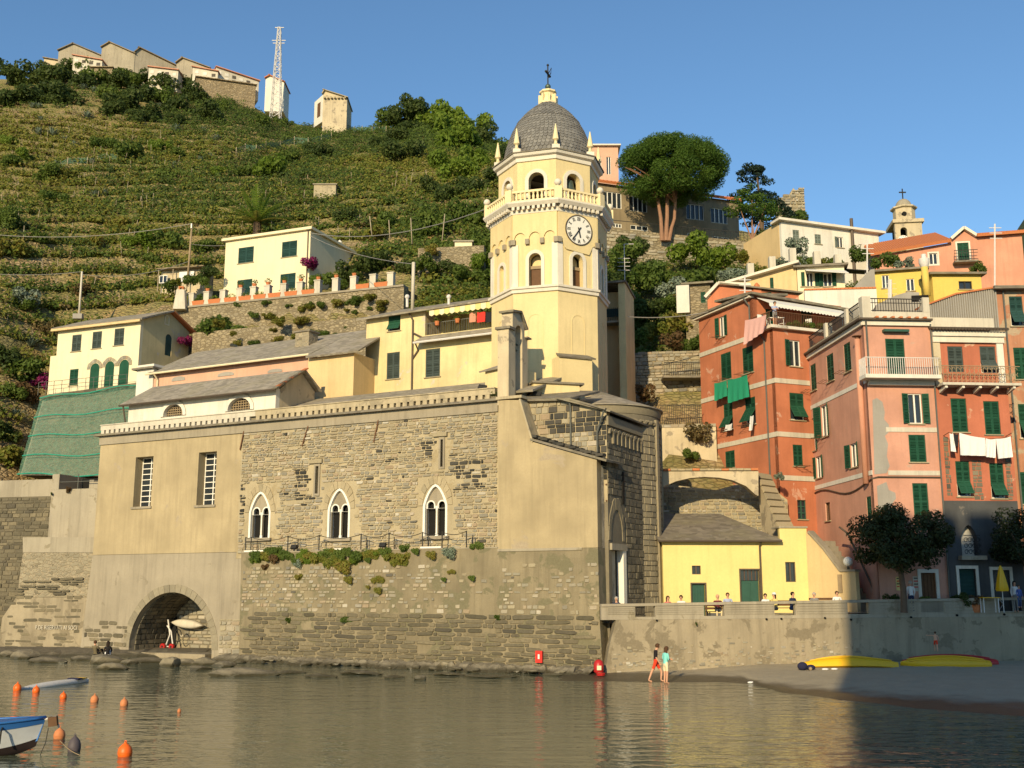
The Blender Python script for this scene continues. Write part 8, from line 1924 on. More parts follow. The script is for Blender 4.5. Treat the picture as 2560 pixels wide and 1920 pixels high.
# ------------------------------------------------------------------ terrace trees, parasol, pots
def tree(name,label,base,trunk_h,clumps,mat,leaf,per,bark='bark',r0=.16,limbs=(),fill=.4,group=None,droop=0):
 o=empty(name,base,label,'tree',group); b=Vector(base)
 m=MB(); m.tube([b,b+Vector((.05,0,trunk_h*.5)),b+Vector((-.03,.05,trunk_h))],[r0,r0*.85,r0*.75],8)
 for e in limbs or[c for c,r in clumps[:7]]:e=Vector(e); q=b+Vector((-.03,.05,trunk_h)); m.tube([q-Vector((0,0,.1)),q.lerp(e,.5)+Vector((0,0,-.1)),e],[r0*.6,r0*.4,r0*.15],6)
 m.build('trunk',bark,o)
 p,d=crown_pts(clumps,per,fill); d[:,2]+=.35
 me=leaf_mesh('crown',p-np.array(base),d,rng.uniform(.6,1.35,len(p))*leaf,mat); c=bpy.data.objects.new('crown',me); C.objects.link(c); c.parent=o; return o
def clumps_in(c,R3_,n,r,seed=0,flat=0,shell=.55):
 rr=random.Random(seed); out=[]
 for i in range(n):
  d=Vector((rr.gauss(0,1),rr.gauss(0,1),rr.gauss(0,1))).normalized(); q=shell+(1-shell)*rr.random(); z=d.z*R3_[2]*q
  if z<-flat*R3_[2]and flat:z=-flat*R3_[2]*rr.random()
  k=r*rr.uniform(.7,1.3); out.append(((c[0]+d.x*R3_[0]*q,c[1]+d.y*R3_[1]*q,c[2]+z),(k,k,k*.75)))
 return out
leafm('leaf_shade',[(.018,.03,.01),(.035,.05,.016),(.06,.07,.024)],.3)  # olive leaves, tones darkened further to put the quay trees' shade into the colour
p=P(2258,1500,59.4); g=ztf(p.x); c=(p.x+.15,p.y,g+4.05)
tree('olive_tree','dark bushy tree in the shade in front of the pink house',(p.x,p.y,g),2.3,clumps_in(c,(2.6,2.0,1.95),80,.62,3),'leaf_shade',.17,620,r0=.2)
p=P(2590,1500,60.4); g=ztf(p.x); c=(p.x,p.y,g+4.0)
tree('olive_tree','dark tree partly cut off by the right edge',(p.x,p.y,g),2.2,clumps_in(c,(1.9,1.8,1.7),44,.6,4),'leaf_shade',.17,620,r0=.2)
p=P(2506,1480,60.2); g=ztf(p.x); um=empty('closed_parasol',(p.x,p.y,g),'closed yellow parasol standing on the terrace near the right edge','parasol')
zt_=P(2506,1414,60.2).z; zb=P(2506,1478,60.2).z
m=MB(); m.tube([(p.x,p.y,g),(p.x,p.y,zt_-.1)],.025,6); m.build('pole','white_metal',um)
m=MB(); vs=[]
prof=[(.03,zt_),(.09,zt_-.15),(.2,(zt_+zb)/2),(.30,zb+.1),(.26,zb)]
for r,z in prof:
 for k in range(24):a=2*math.pi*k/24; rr_=r*(1+.22*(k%3==0)-.12*(k%3==1)); vs.append((p.x+rr_*math.cos(a),p.y+rr_*math.sin(a),z))
m.add(vs,[(i*24+k,i*24+(k+1)%24,(i+1)*24+(k+1)%24,(i+1)*24+k)for i in range(4)for k in range(24)]); m.build('canopy','kayak_yellow',um,True)
for x,Y,rr_,lb,mt in((2230,60.3,.55,'dark potted shrub left of the tree trunk','leaf_dark'),(2402,60.8,.6,'low dark shrub in front of the teal door','leaf_dark'),(2436,60.6,.5,'brownish low plant right of the teal door','leaf_rust'),(2304,60.9,.45,'green plant beside the brown wooden door','leaf_green')):
 p=P(x,1490,Y); g=ztf(p.x); bush(p.x,p.y,rr_,mt,lb,None,g+.3,1.1,'plant','potted_plant'); m=MB(); m.lathe((p.x,p.y,g),[(.22,0),(.3,.4),(.32,.42)],10); tag(m.build('plant_pot','terracotta',None,loc=(p.x,p.y,g)),'terracotta pot of the '+lb,'plant pot')
for x0,x1,Y,lb in((2455,2490,60.2,'folded yellow parasol cloth lying on the table left of the closed parasol'),):
 p=P((x0+x1)/2,1492,Y); g=ztf(p.x); t=empty('cafe_table',(p.x,p.y,g),'low table covered with yellow cloth left of the closed parasol','table')
 m=MB(); m.box((0,0,.8),(.95,.6,.04)); m.build('tabletop','kayak_yellow',t,local=True)
 for sx in(-.4,.4):
  for sy in(-.2,.2):m=MB(); m.box((sx,sy,.39),(.04,.04,.78)); m.build('leg','white_metal',t,local=True)
p=SW.pt(SW.S(2520,1515),0,-.9); p.z=ztf(p.x); fc_=empty('folding_chair',p,'white framed folding chair leaning behind the last parapet opening','chair')
for n,pts in(('frame',[(-.3,0,.4),(0,0,.08),(.28,0,.45),(0,0,.78),(-.3,0,.4)]),):m=MB(); m.tube([p+Vector(q)for q in pts],.03,5); m.build(n,'white_metal',fc_)
m=MB(); m.quad(*[p+Vector(q)for q in((-.24,.02,.4),(0,.02,.13),(.22,.02,.44),(0,.02,.72))]); m.build('seat','wood_brown',fc_)
# ------------------------------------------------------------------ the castle crag behind the viewer that throws the evening shade over the beach
CX,CY=-6.2,-21.0
hd=Vector((-SV.x,-SV.y,0)).normalized()
dist=78; e=Vector((17.6,58.6,0))-hd*dist; topz=9.6+dist*math.tan(SUN_EL)
cst=empty('castle_tower',(e.x+14,e.y-6,0),'stone castle on the headland whose shadow falls across the beach','castle')
KW=Wall((e.x,e.y),(e.x+34,e.y+3))
m=MB(); KW.boxes(m,0,34,-2,topz-1.2,0,14); m.build('keep_wall','terrace_stone',cst)
for i in range(14):m=MB(); KW.boxes(m,i*2.45,i*2.45+1.5,topz-1.198,topz,.02,1.2); m.build('battlement','terrace_stone',cst)
for i in range(5):
 for j in range(3):m=MB(); s=4+i*6; z=10+j*8; KW.boxes(m,s,s+1,z,z+1.7,-.1,-.002); m.build('window','dark_inside',cst)
 # ------------------------------------------------------------------ planting and small things on the hill
def HT(px,py,y0=84.0,y1=225.0):
 """where the view through a photo point meets the hillside"""
 r=ray(px,py); Y=np.arange(y0,y1,.4); X=r.x/r.y*Y; Z=EYE+r.z/r.y*Y
 k=np.nonzero(Z<=h(X,Y))[0]
 i=k[0]if len(k)else len(Y)-1
 return Vector((X[i],Y[i],float(h(X[i],Y[i])[0])))
KEEP=[(CH.pt(4,0,-4),8.5),(GH.pt(4,0,-4),8.5),(RW_.pt(8,0,-3),7),(RW_.pt(18,0,-3),7),(SC.pt(5,0,-4),8),(SC.pt(14,0,-4),8)]
def free(x,y):return all((x-c.x)**2+(y-c.y)**2>r*r for c,r in KEEP)
def scatter(n,a0,a1,y0,y1,seed):
 r=np.random.default_rng(seed); Y=np.sqrt(r.uniform(y0**2,y1**2,n)); X=r.uniform(a0,a1,n)*Y
 k=np.ones(n,bool)
 for c,rr in KEEP:k&=(X-c.x)**2+(Y-c.y)**2>rr*rr
 return X[k],Y[k]
def cover(name,label,X,Y,mat,per,leaf,hr,wr_,seed):
 """ground cover: per leaves at every spot, hr high and wr_ wide"""
 global rng; rng=np.random.default_rng(seed); n=len(X); Z=h(X,Y)
 b=np.repeat(np.stack([X,Y,Z],1),per,0); sz=np.repeat(rng.uniform(.5,1.4,n),per); d=rng.normal(0,1,(n*per,3)); d[:,2]=np.abs(d[:,2]); d/=np.linalg.norm(d,axis=1)[:,None]
 q=rng.random(n*per)**.5; p=b+d*q[:,None]*np.array([wr_,wr_*.8,hr])*sz[:,None]
 d[:,2]+=.35; d[:,1]-=.7
 me=leaf_mesh(name,p,d,rng.uniform(.6,1.4,len(p))*leaf,mat); o=bpy.data.objects.new(name,me); C.objects.link(o); return tag(o,label,None,None,'stuff')
X,Y=scatter(78000,-.56,.12,90,205,21); z=hbase(X,Y); zz_=h(X,Y)
q=tfrac(X,Y,z+1.5*perlin(X,Y,.03,1)*np.clip((Y-105)/40,0,1)+.35*perlin(X,Y,.2,2)); f=q-np.floor(q); edge=(f>.76)|(f<.2)
wild=perlin(X,Y,.025,31)+.6*perlin(X,Y,.08,32); top=np.clip((Y-168)/14,0,1); right=np.clip((X/Y+.13)/.1,0,1)
u=np.random.default_rng(5).random(len(X))
vine=edge&(u<.5*(1-top)*(1-.4*right)*np.clip(.95-.7*wild,0,1))
cover('vine_rows','rows of yellowing vines along the hillside terraces',X[vine],Y[vine],'leaf_vine',26,.38,1.25,1.0,1)
gr=(edge|(right>.3))&~vine&(u>.52)&(u<.52+.34*np.clip(.55+.9*wild+.5*top,0,1)*(1+right))
cover('green_scrub','green scrub growing over the terraces',X[gr],Y[gr],'leaf_green',26,.36,1.4,1.2,2)
dk_=(u>.83)&(u<.83+.12*np.clip(wild+.5*top+.15+.4*right,0,1))
cover('dark_scrub','dark scrub in the wild parts of the hillside',X[dk_],Y[dk_],'leaf_dark',30,.34,1.5,1.5,3)
dr=(u>.955)
cover('dry_grass','dry grass and dead stalks on the terraces',X[dr],Y[dr],'leaf_dry',16,.36,.75,1.0,4)
X,Y=scatter(5200,.06,.40,84,106,22); u=np.random.default_rng(6).random(len(X)); k=u<.5
cover('slope_scrub','green scrub on the slope behind the orange house',X[k],Y[k],'leaf_green',26,.22,.9,.9,7)
k=(u>.5)&(u<.72); cover('slope_grass','yellow dry growth on the slope behind the orange house',X[k],Y[k],'leaf_vine',20,.2,.6,.8,8)
# bushes that stand out, by what they look like
def put_bush(px,py,rpx,mat,label,group=None,hs=1.0):
 p=HT(px,py+rpx*.5); r=rpx*px_m(p.y)*1.25; return bush(p.x,p.y,r,mat,label,group,None,hs)
D_=('dark evergreen bush in the thicket on the hilltop','dark hilltop bushes')
for a in((40,190,48),(92,150,46),(150,190,44),(60,240,44),(170,240,40),(15,250,36),(125,225,40),(300,262,44),(345,240,40),(402,215,46),(455,186,30),(520,285,34),(480,215,34),(430,262,34),(270,280,32),(725,275,26),(95,190,40),(205,205,34),(40,150,30),(180,175,30),(285,205,34),(320,195,30),(375,205,34),(430,200,30),(470,235,34),(505,245,26),(120,165,36),(60,140,36),(345,290,36),(390,290,30),(440,300,30)):put_bush(*a,'leaf_dark',*D_)
G_=('green leafy bush on the upper hillside below the cemetery','green bushes under the cemetery')
for a in((215,175,34),(250,195,36),(300,195,34),(335,205,32),(375,190,26),(410,245,34),(560,270,24),(650,305,26),(712,310,24),(260,235,34)):put_bush(*a,'leaf_green',*G_)
M_=('leafy bush standing among the vine terraces','bushes among the vine terraces')
for a in((260,365,26),(333,380,38),(403,366,28),(440,388,24),(407,440,30),(541,436,24),(732,395,28),(115,445,34),(60,400,26),(25,410,26),(134,500,26),(25,355,20),(600,430,22),(165,450,28),(30,560,40),(20,620,40),(300,560,30),(345,610,34),(420,600,40),(500,620,28),(240,620,26),(100,600,24),(370,660,24)):put_bush(*a,random.choice(('leaf_green','leaf_green','leaf_vine','leaf_lime')),*M_)
W_=('dark rounded bush on the terraces left of the tower','dark terrace bushes near the tower')
for a in((800,384,34),(1000,385,46),(960,360,36),(1030,300,40),(1050,275,36),(1085,320,34),(1210,340,36),(1260,400,36),(1235,450,40),(1190,470,40),(1130,480,36),(860,545,30),(1280,470,30),(1075,480,30),(1240,520,40),(1010,320,34),(985,345,30)):put_bush(*a,'leaf_dark',*W_)
V_=('bright green ivy covered mound under the skyline','bright green mounds')
for a in((1125,330,44),(1160,360,48),(1110,410,36),(1195,400,40),(1150,430,40),(1100,300,30),(660,430,40),(1180,345,36)):put_bush(*a,'leaf_lime',*V_,1.25)
T_=('leafy green tree mass on the slope between the cream house and the tower','trees beside the cream house')
for a in((1100,560,44),(1160,545,40),(1215,565,42),(1180,610,30),(1040,590,34),(1220,630,36),(1100,620,30),(980,560,34)):put_bush(*a,'leaf_green',*T_,1.1)
for a in((925,590,30,'leaf_vine','yellow green bush behind the cream house roof'),(57,760,32,'leaf_grey','round grey green shrub on the terrace far left'),(62,785,26,'leaf_green','green shrub under the round grey one far left'),(207,745,28,'leaf_rust','brownish shrub beside the lower wooden pole'),(215,865,1,'leaf_rust',None),(120,845,30,'leaf_dry','dry brown shrub left of the gabled house roof'),(327,745,12,'leaf_green','tiny green shrub below the small hut'),(15,900,42,'leaf_dark','dark bush at the left edge beside the gabled house'),(48,930,44,'leaf_green','green bush left of the gabled house wing'),(100,962,28,'leaf_magenta','magenta flowering bush by the gabled house terrace'),(45,1000,36,'leaf_rust','brown bush above the netted wall'),(12,1090,42,'leaf_dark','dark bush left of the netted wall'),(20,1000,30,'leaf_green','green bush at the edge left of the netted wall'),(8,1150,34,'leaf_vine','yellowish bush at the lower left of the netted wall')):
 if a[4]:put_bush(*a)
def at(px,py,Y):return P(px,py,Y)
for px,py,Y,rp,mt,lb in((545,818,99.5,52,'leaf_green','round green tree below the left end of the terrace wall'),(585,830,99,36,'leaf_green','green shrub right of the round tree below the terrace wall'),(470,850,98,20,'leaf_magenta','dark red flowering plant under the round tree'),(780,655,104,24,'leaf_magenta','magenta bougainvillea at the right corner of the cream house'),(500,752,105,26,'leaf_green','green shrub behind the left pots of the terrace wall'),(830,700,104,30,'leaf_green','green shrub behind the right pots of the terrace wall'),(880,680,106,44,'leaf_dark','dark spreading tree right of the cream house'),(950,655,107,54,'leaf_dark','large dark spreading tree over the terrace wall end'),(1015,675,106,40,'leaf_dark','dark tree right of the large one over the terrace wall'),(800,700,103,22,'leaf_lime','lime green shrub under the bougainvillea')):
 p=at(px,py,Y); r=rp*px_m(Y)*1.15; bush(p.x,p.y,r,mt,lb,None,p.z-r*.6,1)
Hh=('trailing green plant on the terrace wall face','plants growing on the terrace walls')
for px,py,rp in((640,790,18),(765,770,24),(800,765,22),(845,760,26),(890,755,26),(930,745,24),(960,760,24),(700,800,16),(860,830,26),(800,835,24),(740,845,22),(900,815,24),(690,850,20),(640,860,22),*[(random.uniform(520,900),random.uniform(800,860),random.uniform(12,24))for _ in range(16)],*[(random.uniform(600,980),random.uniform(745,795),random.uniform(9,18))for _ in range(12)]):
 Y=RW_.pt(RW_.S(px,py),0,.2).y if py<800 else 93.5; p=at(px,py,Y); r=rp*px_m(Y); o=bush(p.x,p.y,r,random.choice(('leaf_green','leaf_vine')),*Hh,p.z-.4*r,.8)
X,Y=scatter(1500,-.10,-.015,92.5,99,55); cover('garden_vines','staked vegetable garden between the white pole and the tower',X,Y,'leaf_vine',22,.2,1.2,.6,9)
for px,py,Y,rp,mt,lb in((1062,660,101.5,30,'leaf_green','green bush in front of the kiosk wall at its left end'),(1110,668,101.2,30,'leaf_dark','dark bush in front of the kiosk wall'),(1165,680,100.8,30,'leaf_green','green bush under the cream kiosk'),(1212,650,101,34,'leaf_lime','bright bush between the kiosk and the tower'),(1085,625,102.5,20,'leaf_vine','yellowish shrub hanging over the kiosk wall'),(1225,690,100,30,'leaf_green','green bush low beside the tower shaft'),(420,712,106.4,20,'leaf_green','green shrub at the left foot of the garden hut'),(490,700,106.4,24,'leaf_green','green shrub covering the right end of the garden hut'),(440,705,106.2,14,'leaf_vine','yellow green shrub before the garden hut curtain'),(520,680,107,26,'leaf_dark','dark shrub between the garden hut and the cream house'),(600,765,101.6,14,'leaf_green','tuft hanging over the kerb of the terrace wall')):
 p=at(px,py,Y); r=rp*px_m(Y)*1.2; bush(p.x,p.y,r,mt,lb,None,p.z-r*.6,1)
 # right hand slope, villa
S_=('green bush on the slope under the school terrace wall','bushes under the school terrace')
for px,py,Y,rp,mt in((1548,640,96,48,'leaf_green'),(1590,620,97,40,'leaf_dark'),(1600,690,93,50,'leaf_green'),(1540,710,92,52,'leaf_dark'),(1645,700,93,44,'leaf_green'),(1690,720,92,38,'leaf_grey'),(1760,700,93,46,'leaf_green'),(1560,770,89,44,'leaf_green'),(1610,780,88,46,'leaf_dark'),(1660,770,89,34,'leaf_green'),(1590,850,85,34,'leaf_green'),(1640,830,86,36,'leaf_vine'),(1700,810,86,34,'leaf_vine'),(1600,890,83,30,'leaf_green'),(1745,860,83,30,'leaf_green'),(1690,860,84,34,'leaf_rust'),(1830,690,94,30,'leaf_grey')):
 p=at(px,py,Y); r=rp*px_m(Y)*1.15; bush(p.x,p.y,r,mt,*S_,p.z-r*.5,1.05)
for px,py,Y,rp,mt,lb in((1725,630,97,52,'leaf_lime','bright green bush left of the pair under the school wall'),(1785,645,97,46,'leaf_lime','bright green bush right of the pair under the school wall'),(1855,640,99,24,'leaf_vine','yellow green shrub at the right end of the school wall'),(1922,588,103,26,'leaf_dark','dark round shrub beside the white villa'),(1995,545,112,36,'leaf_green','green mound below the ruined wall'),(1965,560,110,30,'leaf_dark','dark mound at the left foot of the ruin'),(1990,620,93,30,'leaf_grey','grey green olive shrub before the white villa windows'),(2150,640,90,28,'leaf_green','leafy shrub between the villa and the salmon house'),(2215,650,88,28,'leaf_green','climbing plant in front of the salmon house roof edge'),(2260,662,87,22,'leaf_grey','greyish plant before the salmon house wall'),(2445,672,88,20,'leaf_green','green plant at the right end of the salmon house terrace'),(1612,985,79.5,30,'leaf_rust','rusty and green bush hanging on the rubble wall beside the apse'),(1740,1085,76,34,'leaf_dry','dry yellow plant hanging by the orange house corner'),(1722,1135,75.5,20,'leaf_green','green plant above the flying arch'),(1948,1192,68.2,14,'leaf_grey','small grey plant at the top of the stepped buttress'),(1300,975,61.5,9,'leaf_vine',None),(1237,985,62.2,16,'leaf_green','weedy plant at the foot of the bell gable')):
 if lb:p=at(px,py,Y); r=rp*px_m(Y)*1.15; bush(p.x,p.y,r,mt,lb,None,p.z-r*.6,1.1)
Bb=('tuft of leaves hanging from the ledge under the church windows','plants hanging from the church ledge')
for x,y,r,mt in((250,1170,55,'leaf_green'),(380,1190,75,'leaf_rust'),*[(random.uniform(190,1330),random.uniform(1125,1215),random.uniform(26,50),random.choice(('leaf_vine','leaf_green','leaf_vine','leaf_lime')))for _ in range(34)],(470,1170,55,'leaf_green'),(560,1225,60,'leaf_grey'),(680,1190,75,'leaf_vine'),(760,1150,60,'leaf_green'),(830,1215,90,'leaf_vine'),(910,1260,80,'leaf_vine'),(1000,1175,75,'leaf_green'),(1090,1160,60,'leaf_vine'),(1200,1145,50,'leaf_green'),(1310,1210,65,'leaf_vine'),(1440,1135,45,'leaf_green'),(1560,1165,38,'leaf_vine'),(1700,1150,55,'leaf_grey'),(1890,1090,45,'leaf_green'),(1150,1345,45,'leaf_vine'),(550,1325,36,'leaf_vine'),(940,1350,45,'leaf_vine'),(1700,1285,34,'leaf_vine'),(1650,1345,30,'leaf_green'),(1860,1335,26,'leaf_green'),(1160,1430,30,'leaf_vine'),(1080,1400,20,'leaf_vine'),(300,1250,30,'leaf_rust'),(1340,1110,40,'leaf_green'),(620,1170,50,'leaf_vine'),(930,1140,60,'leaf_green')):
 px,py=560+x/2.989,1000+y/2.989; s,z=LB.hit(px,py,.1); rr_=r/2.989*px_m(LB.pt(s,0).y)*random.uniform(.9,1.45); p=LB.pt(s,z,.12)
 o=bush(p.x,p.y,rr_,mt,*Bb,z-rr_*.5,1,'plant','hanging_plant'); o.scale=(rr_,rr_*.45,rr_); o.rotation_euler.z=math.atan2(L.d.y,L.d.x)
for px,py,r,lb in((722,1552,12,'small green weed low on the bastion rubble at the left'),(866,1550,14,'small green weed in the middle of the lower bastion'),(1245,1545,12,'yellow green weed on the bastion under the sacristy'),(1740,1560,9,'tiny green weed on the concrete seawall'),(172,1225,14,'reddish weed on the top of the grey stair pier'),(128,1235,8,'small green weed beside the stair pier')):
 W=SW if px>1500 else PB if px<300 else LB; s,z=W.hit(px,py,.08); p=W.pt(s,z,.08); rr_=r*px_m(p.y); o=bush(p.x,p.y,rr_,'leaf_rust' if px==172 else 'leaf_green',lb,None,z-rr_*.5,1,'plant','wall_weed'); o.scale=(rr_,rr_*.4,rr_)
for px,py,Y,rp,mt,lb in((960,300,199,34,'leaf_green','green bush on the skyline right of the ridge cabin fence'),(1008,290,198,40,'leaf_dark','dark rounded tree first on the skyline left of the dome'),(1045,274,198,38,'leaf_dark','tallest dark tree on the skyline left of the dome'),(1090,302,197,46,'leaf_lime','bright green creeper mound just right of the tallest dark tree'),(1132,306,196,50,'leaf_lime','largest bright green creeper mound on the skyline'),(1172,330,195,52,'leaf_lime','bright green creeper mound nearest the dome'),(1215,352,193,44,'leaf_dark','dark tree on the skyline beside the dome'),(1252,378,192,36,'leaf_green','green tree partly behind the tower gallery'),(1120,370,188,56,'leaf_lime','bright creeper slope below the largest mound'),(1180,420,180,54,'leaf_green','broad green tree below the bright mounds'),(1230,430,176,46,'leaf_lime','bright tree beside the belfry'),(1090,430,176,46,'leaf_green','green tree left of the broad one below the mounds')):
 p=at(px,py,Y); r=rp*px_m(Y)*1.15; bush(p.x,p.y,r,mt,lb,None,p.z-r*.5,1.15,'tree','ridge_tree')
 # agaves
def agave_mesh(seed):
 rr=random.Random(seed); m=MB()
 for i in range(26):
  a=i*2.4; el=R(20+62*(i/26)+rr.uniform(-8,8)); ln=rr.uniform(.85,1.15); d=Vector((math.cos(a)*math.cos(el),math.sin(a)*math.cos(el),math.sin(el))); s=Vector((-math.sin(a),math.cos(a),0)); up=s.cross(d)
  p0,p1,p2,p3=d*.05,d*ln*.4,d*ln*.75-Vector((0,0,.04)),d*ln-Vector((0,0,.12)); ws=(.07,.11,.075,.005); vs=[]
  for p,w_ in zip((p0,p1,p2,p3),ws):vs+=[p-s*w_,p-up*.03,p+s*w_]
  m.add(vs,[(3*j+k,3*j+k+1,3*j+k+4,3*j+k+3)for j in range(3)for k in range(2)])
 me=bpy.data.meshes.new('agave'); me.from_pydata(m.v,[],m.f); me.materials.append(MATS['leaf_grey']); me.update(); return me
AG=[agave_mesh(i)for i in range(3)]
for x,y,r in((510,540,40),(575,555,40),(200,650,40),(240,660,34),(535,740,52),(250,730,30),(320,850,55),(235,845,45),(400,860,40),(1250,810,44),(1080,800,50),(1330,850,40),(560,1020,34),(640,1200,40),(575,1205,44),(1230,990,40),(1070,1020,36),(1640,610,44),(1500,570,42),(1400,560,46),(1300,545,46),(1570,590,40),(1440,600,36),(1340,590,40),(1660,660,30),(460,900,40),(980,650,30),(1180,600,30),(1290,960,34),(340,1000,26)):
 p=HT(x/2.458,y/2.458+6); o=bpy.data.objects.new('agave',random.choice(AG)); C.objects.link(o); o.location=p; s=r/2.458*px_m(p.y)*1.2; o.scale=(s,s,s); o.rotation_euler.z=random.uniform(0,6); tag(o,'grey green agave rosette on the upper hillside','agave','agaves on the hillside')
for px,py,r,lb in((40,1050,26,'large grey agave hanging beside the netted wall'),(75,890,26,'grey agave left of the gabled house')):
 p=HT(px,py); o=bpy.data.objects.new('agave',AG[0]); C.objects.link(o); o.location=p; s=r*px_m(p.y)*1.2; o.scale=(s,s,s); tag(o,lb,'agave')
 # vine stakes
m=MB(); m.tube([(0,0,-.3),(.03,0,1.35)],.035,5); st0=m.build('vine_stake','stake_wood',None,local=True); X,Y=scatter(9000,-.5,.02,100,172,77)
q=tfrac(X,Y,hbase(X,Y)+1.5*perlin(X,Y,.03,1)*np.clip((Y-105)/40,0,1)+.35*perlin(X,Y,.2,2)); f=q-np.floor(q); k=np.nonzero((f>.77)&(f<.9)&(perlin(X,Y,.03,90)>-.15))[0][:170]
for i,j in enumerate(k):
 o=st0 if i==0 else st0.copy()
 if i:C.objects.link(o)
 o.location=(X[j],Y[j],ground(X[j],Y[j])); o.rotation_euler=(random.uniform(-.12,.12),random.uniform(-.12,.12),0); o.scale=(1,1,random.uniform(.7,1.35)); tag(o,'thin wooden vine stake standing on a hillside terrace','stake','vine stakes on the terraces')
 # palm behind the cream house
p=HT(642,592); pb_=p+Vector((0,0,0)); ctr_=P(642,556,p.y); pm=empty('palm_tree',pb_,'fan of long palm fronds behind the cream house roof','tree')
m=MB(); m.tube([pb_-Vector((0,0,.5)),ctr_],[.5,.42],9); m.build('trunk','bark',pm)
for i in range(30):
 a=i*2.4; el=R(82-75*(i/30)**.8); ln=random.uniform(4.8,5.8); m=MB(); d=Vector((math.cos(a),math.sin(a),0)); pts=[]
 for t in np.linspace(0,1,9):pts.append(ctr_+d*ln*t*math.cos(el)+Vector((0,0,ln*(t*math.sin(el)-.42*t*t*(1.1-el/2)))))
 m.tube(pts,[.06*(1-.8*t)for t in np.linspace(0,1,9)],4); sd_=Vector((-d.y,d.x,0))
 for j in range(1,9):
  for s_ in(-1,1):
   for e in(0,.5):
    b0_=pts[j-1].lerp(pts[j],e); tip=b0_+(sd_*s_*.8+(pts[j]-pts[j-1]).normalized()*.55-Vector((0,0,.25)))*.8*(1.15-.6*j/9); w_=(pts[j]-pts[j-1]).normalized()*.13; m.add([b0_-w_,b0_+w_,tip],[(0,1,2)])
 m.build('frond','leaf_vine' if i>22 else 'leaf_lime',pm)
 # umbrella pine
Yp=100.8; pb_=P(1662,590,Yp); pn_=empty('umbrella_pine',pb_,'large umbrella pine with three reddish trunks in front of the brown building','tree')
cz=P(1680,410,Yp)
for e0,e1,e2,r in(((1655,590),(1652,545),(1640,470),.22),((1665,590),(1668,540),(1668,455),.24),((1672,590),(1686,548),(1690,470),.2)):
 a,b,c=P(*e0,Yp),P(*e1,Yp+.1),P(*e2,Yp+.3); m=MB(); m.tube([a-Vector((0,0,.5)),a.lerp(b,.5),b,c],[r,r*.85,r*.8,r*.6],8)
 for i in range(7):
  t=P(random.uniform(1560,1800),random.uniform(400,470),Yp+random.uniform(-3,3)); m.tube([c.lerp(b,random.uniform(0,.5)),c.lerp(t,.5)-Vector((0,0,.3)),t],[.14,.09,.04],5)
 m.build('trunk','pine_bark',pn_)
cl=[]
rr=random.Random(9); hwx=128*px_m(Yp);
for i in range(190):
 a=rr.uniform(0,6.28); q=rr.random()**.45; dz=(1-q*q)**.5; u_=rr.uniform(.25,1)if rr.random()<.62 else rr.uniform(-1.0,.3)
 k=rr.uniform(.75,1.25); cl.append(((cz.x+math.cos(a)*q*hwx,cz.y+math.sin(a)*q*hwx*.85,cz.z-.5+dz*2.9*u_-.7*q*(u_<.4)),(k,k,k*.8)))
p_,d_=crown_pts(cl,640,.5); d_[:,2]+=.5; me=leaf_mesh('crown',p_-np.array(pb_),d_,rng.uniform(.6,1.3,len(p_))*.26,'leaf_pine',.3); o=bpy.data.objects.new('crown',me); C.objects.link(o); o.parent=pn_
Yq=102.5; pb_=P(1882,612,Yq); a1,a2=P(1886,560,Yq),P(1880,500,Yq)
tree('small_pine','slender leaning pine with open layered crown left of the white villa',tuple(pb_),.5,[((P(x,y,Yq+dy).x,Yq+dy,P(x,y,Yq+dy).z),(k,k*.9,k*.42))for x,y,dy,k in((1850,520,0,1.0),(1880,495,.5,1.0),(1915,510,-.5,1.1),(1860,480,0,.8),(1935,530,0,.9),(1830,535,.5,.8),(1890,530,-.8,.9),(1880,465,0,.6),(1910,548,.3,.7),(1845,500,-.4,.8),(1872,515,-1,.9),(1900,492,.4,.8),(1925,520,.8,.9),(1820,522,0,.6))],'leaf_pine',.24,420,'pine_bark',.16,limbs=[tuple(a1),tuple(a2),tuple(P(1850,520,Yq)),tuple(P(1915,512,Yq))])
Yc_=112; pb_=P(1905,600,Yc_)
rr=random.Random(4); cl=[]
for i in range(60):
 t=rr.random(); zc_=P(1905,545-130*t,Yc_).z; rad_=(1-t*.75)*3.6*rr.uniform(.35,1); a=rr.uniform(0,6.28); cl.append(((pb_.x-.8+math.cos(a)*rad_,Yc_+math.sin(a)*rad_*.8,zc_-.12*rad_),(rr.uniform(.6,1.1),rr.uniform(.5,.9),.3)))
for i in range(10):cl.append(((P(1925+i*6,480+i*6,Yc_).x,Yc_,P(1925+i*6,486+i*6,Yc_).z),(.8,.6,.3)))
tree('cedar_tree','dark blue green cedar with ragged top behind the small pine',tuple(pb_),4.5,cl,'leaf_cedar',.26,380,'bark',.3)
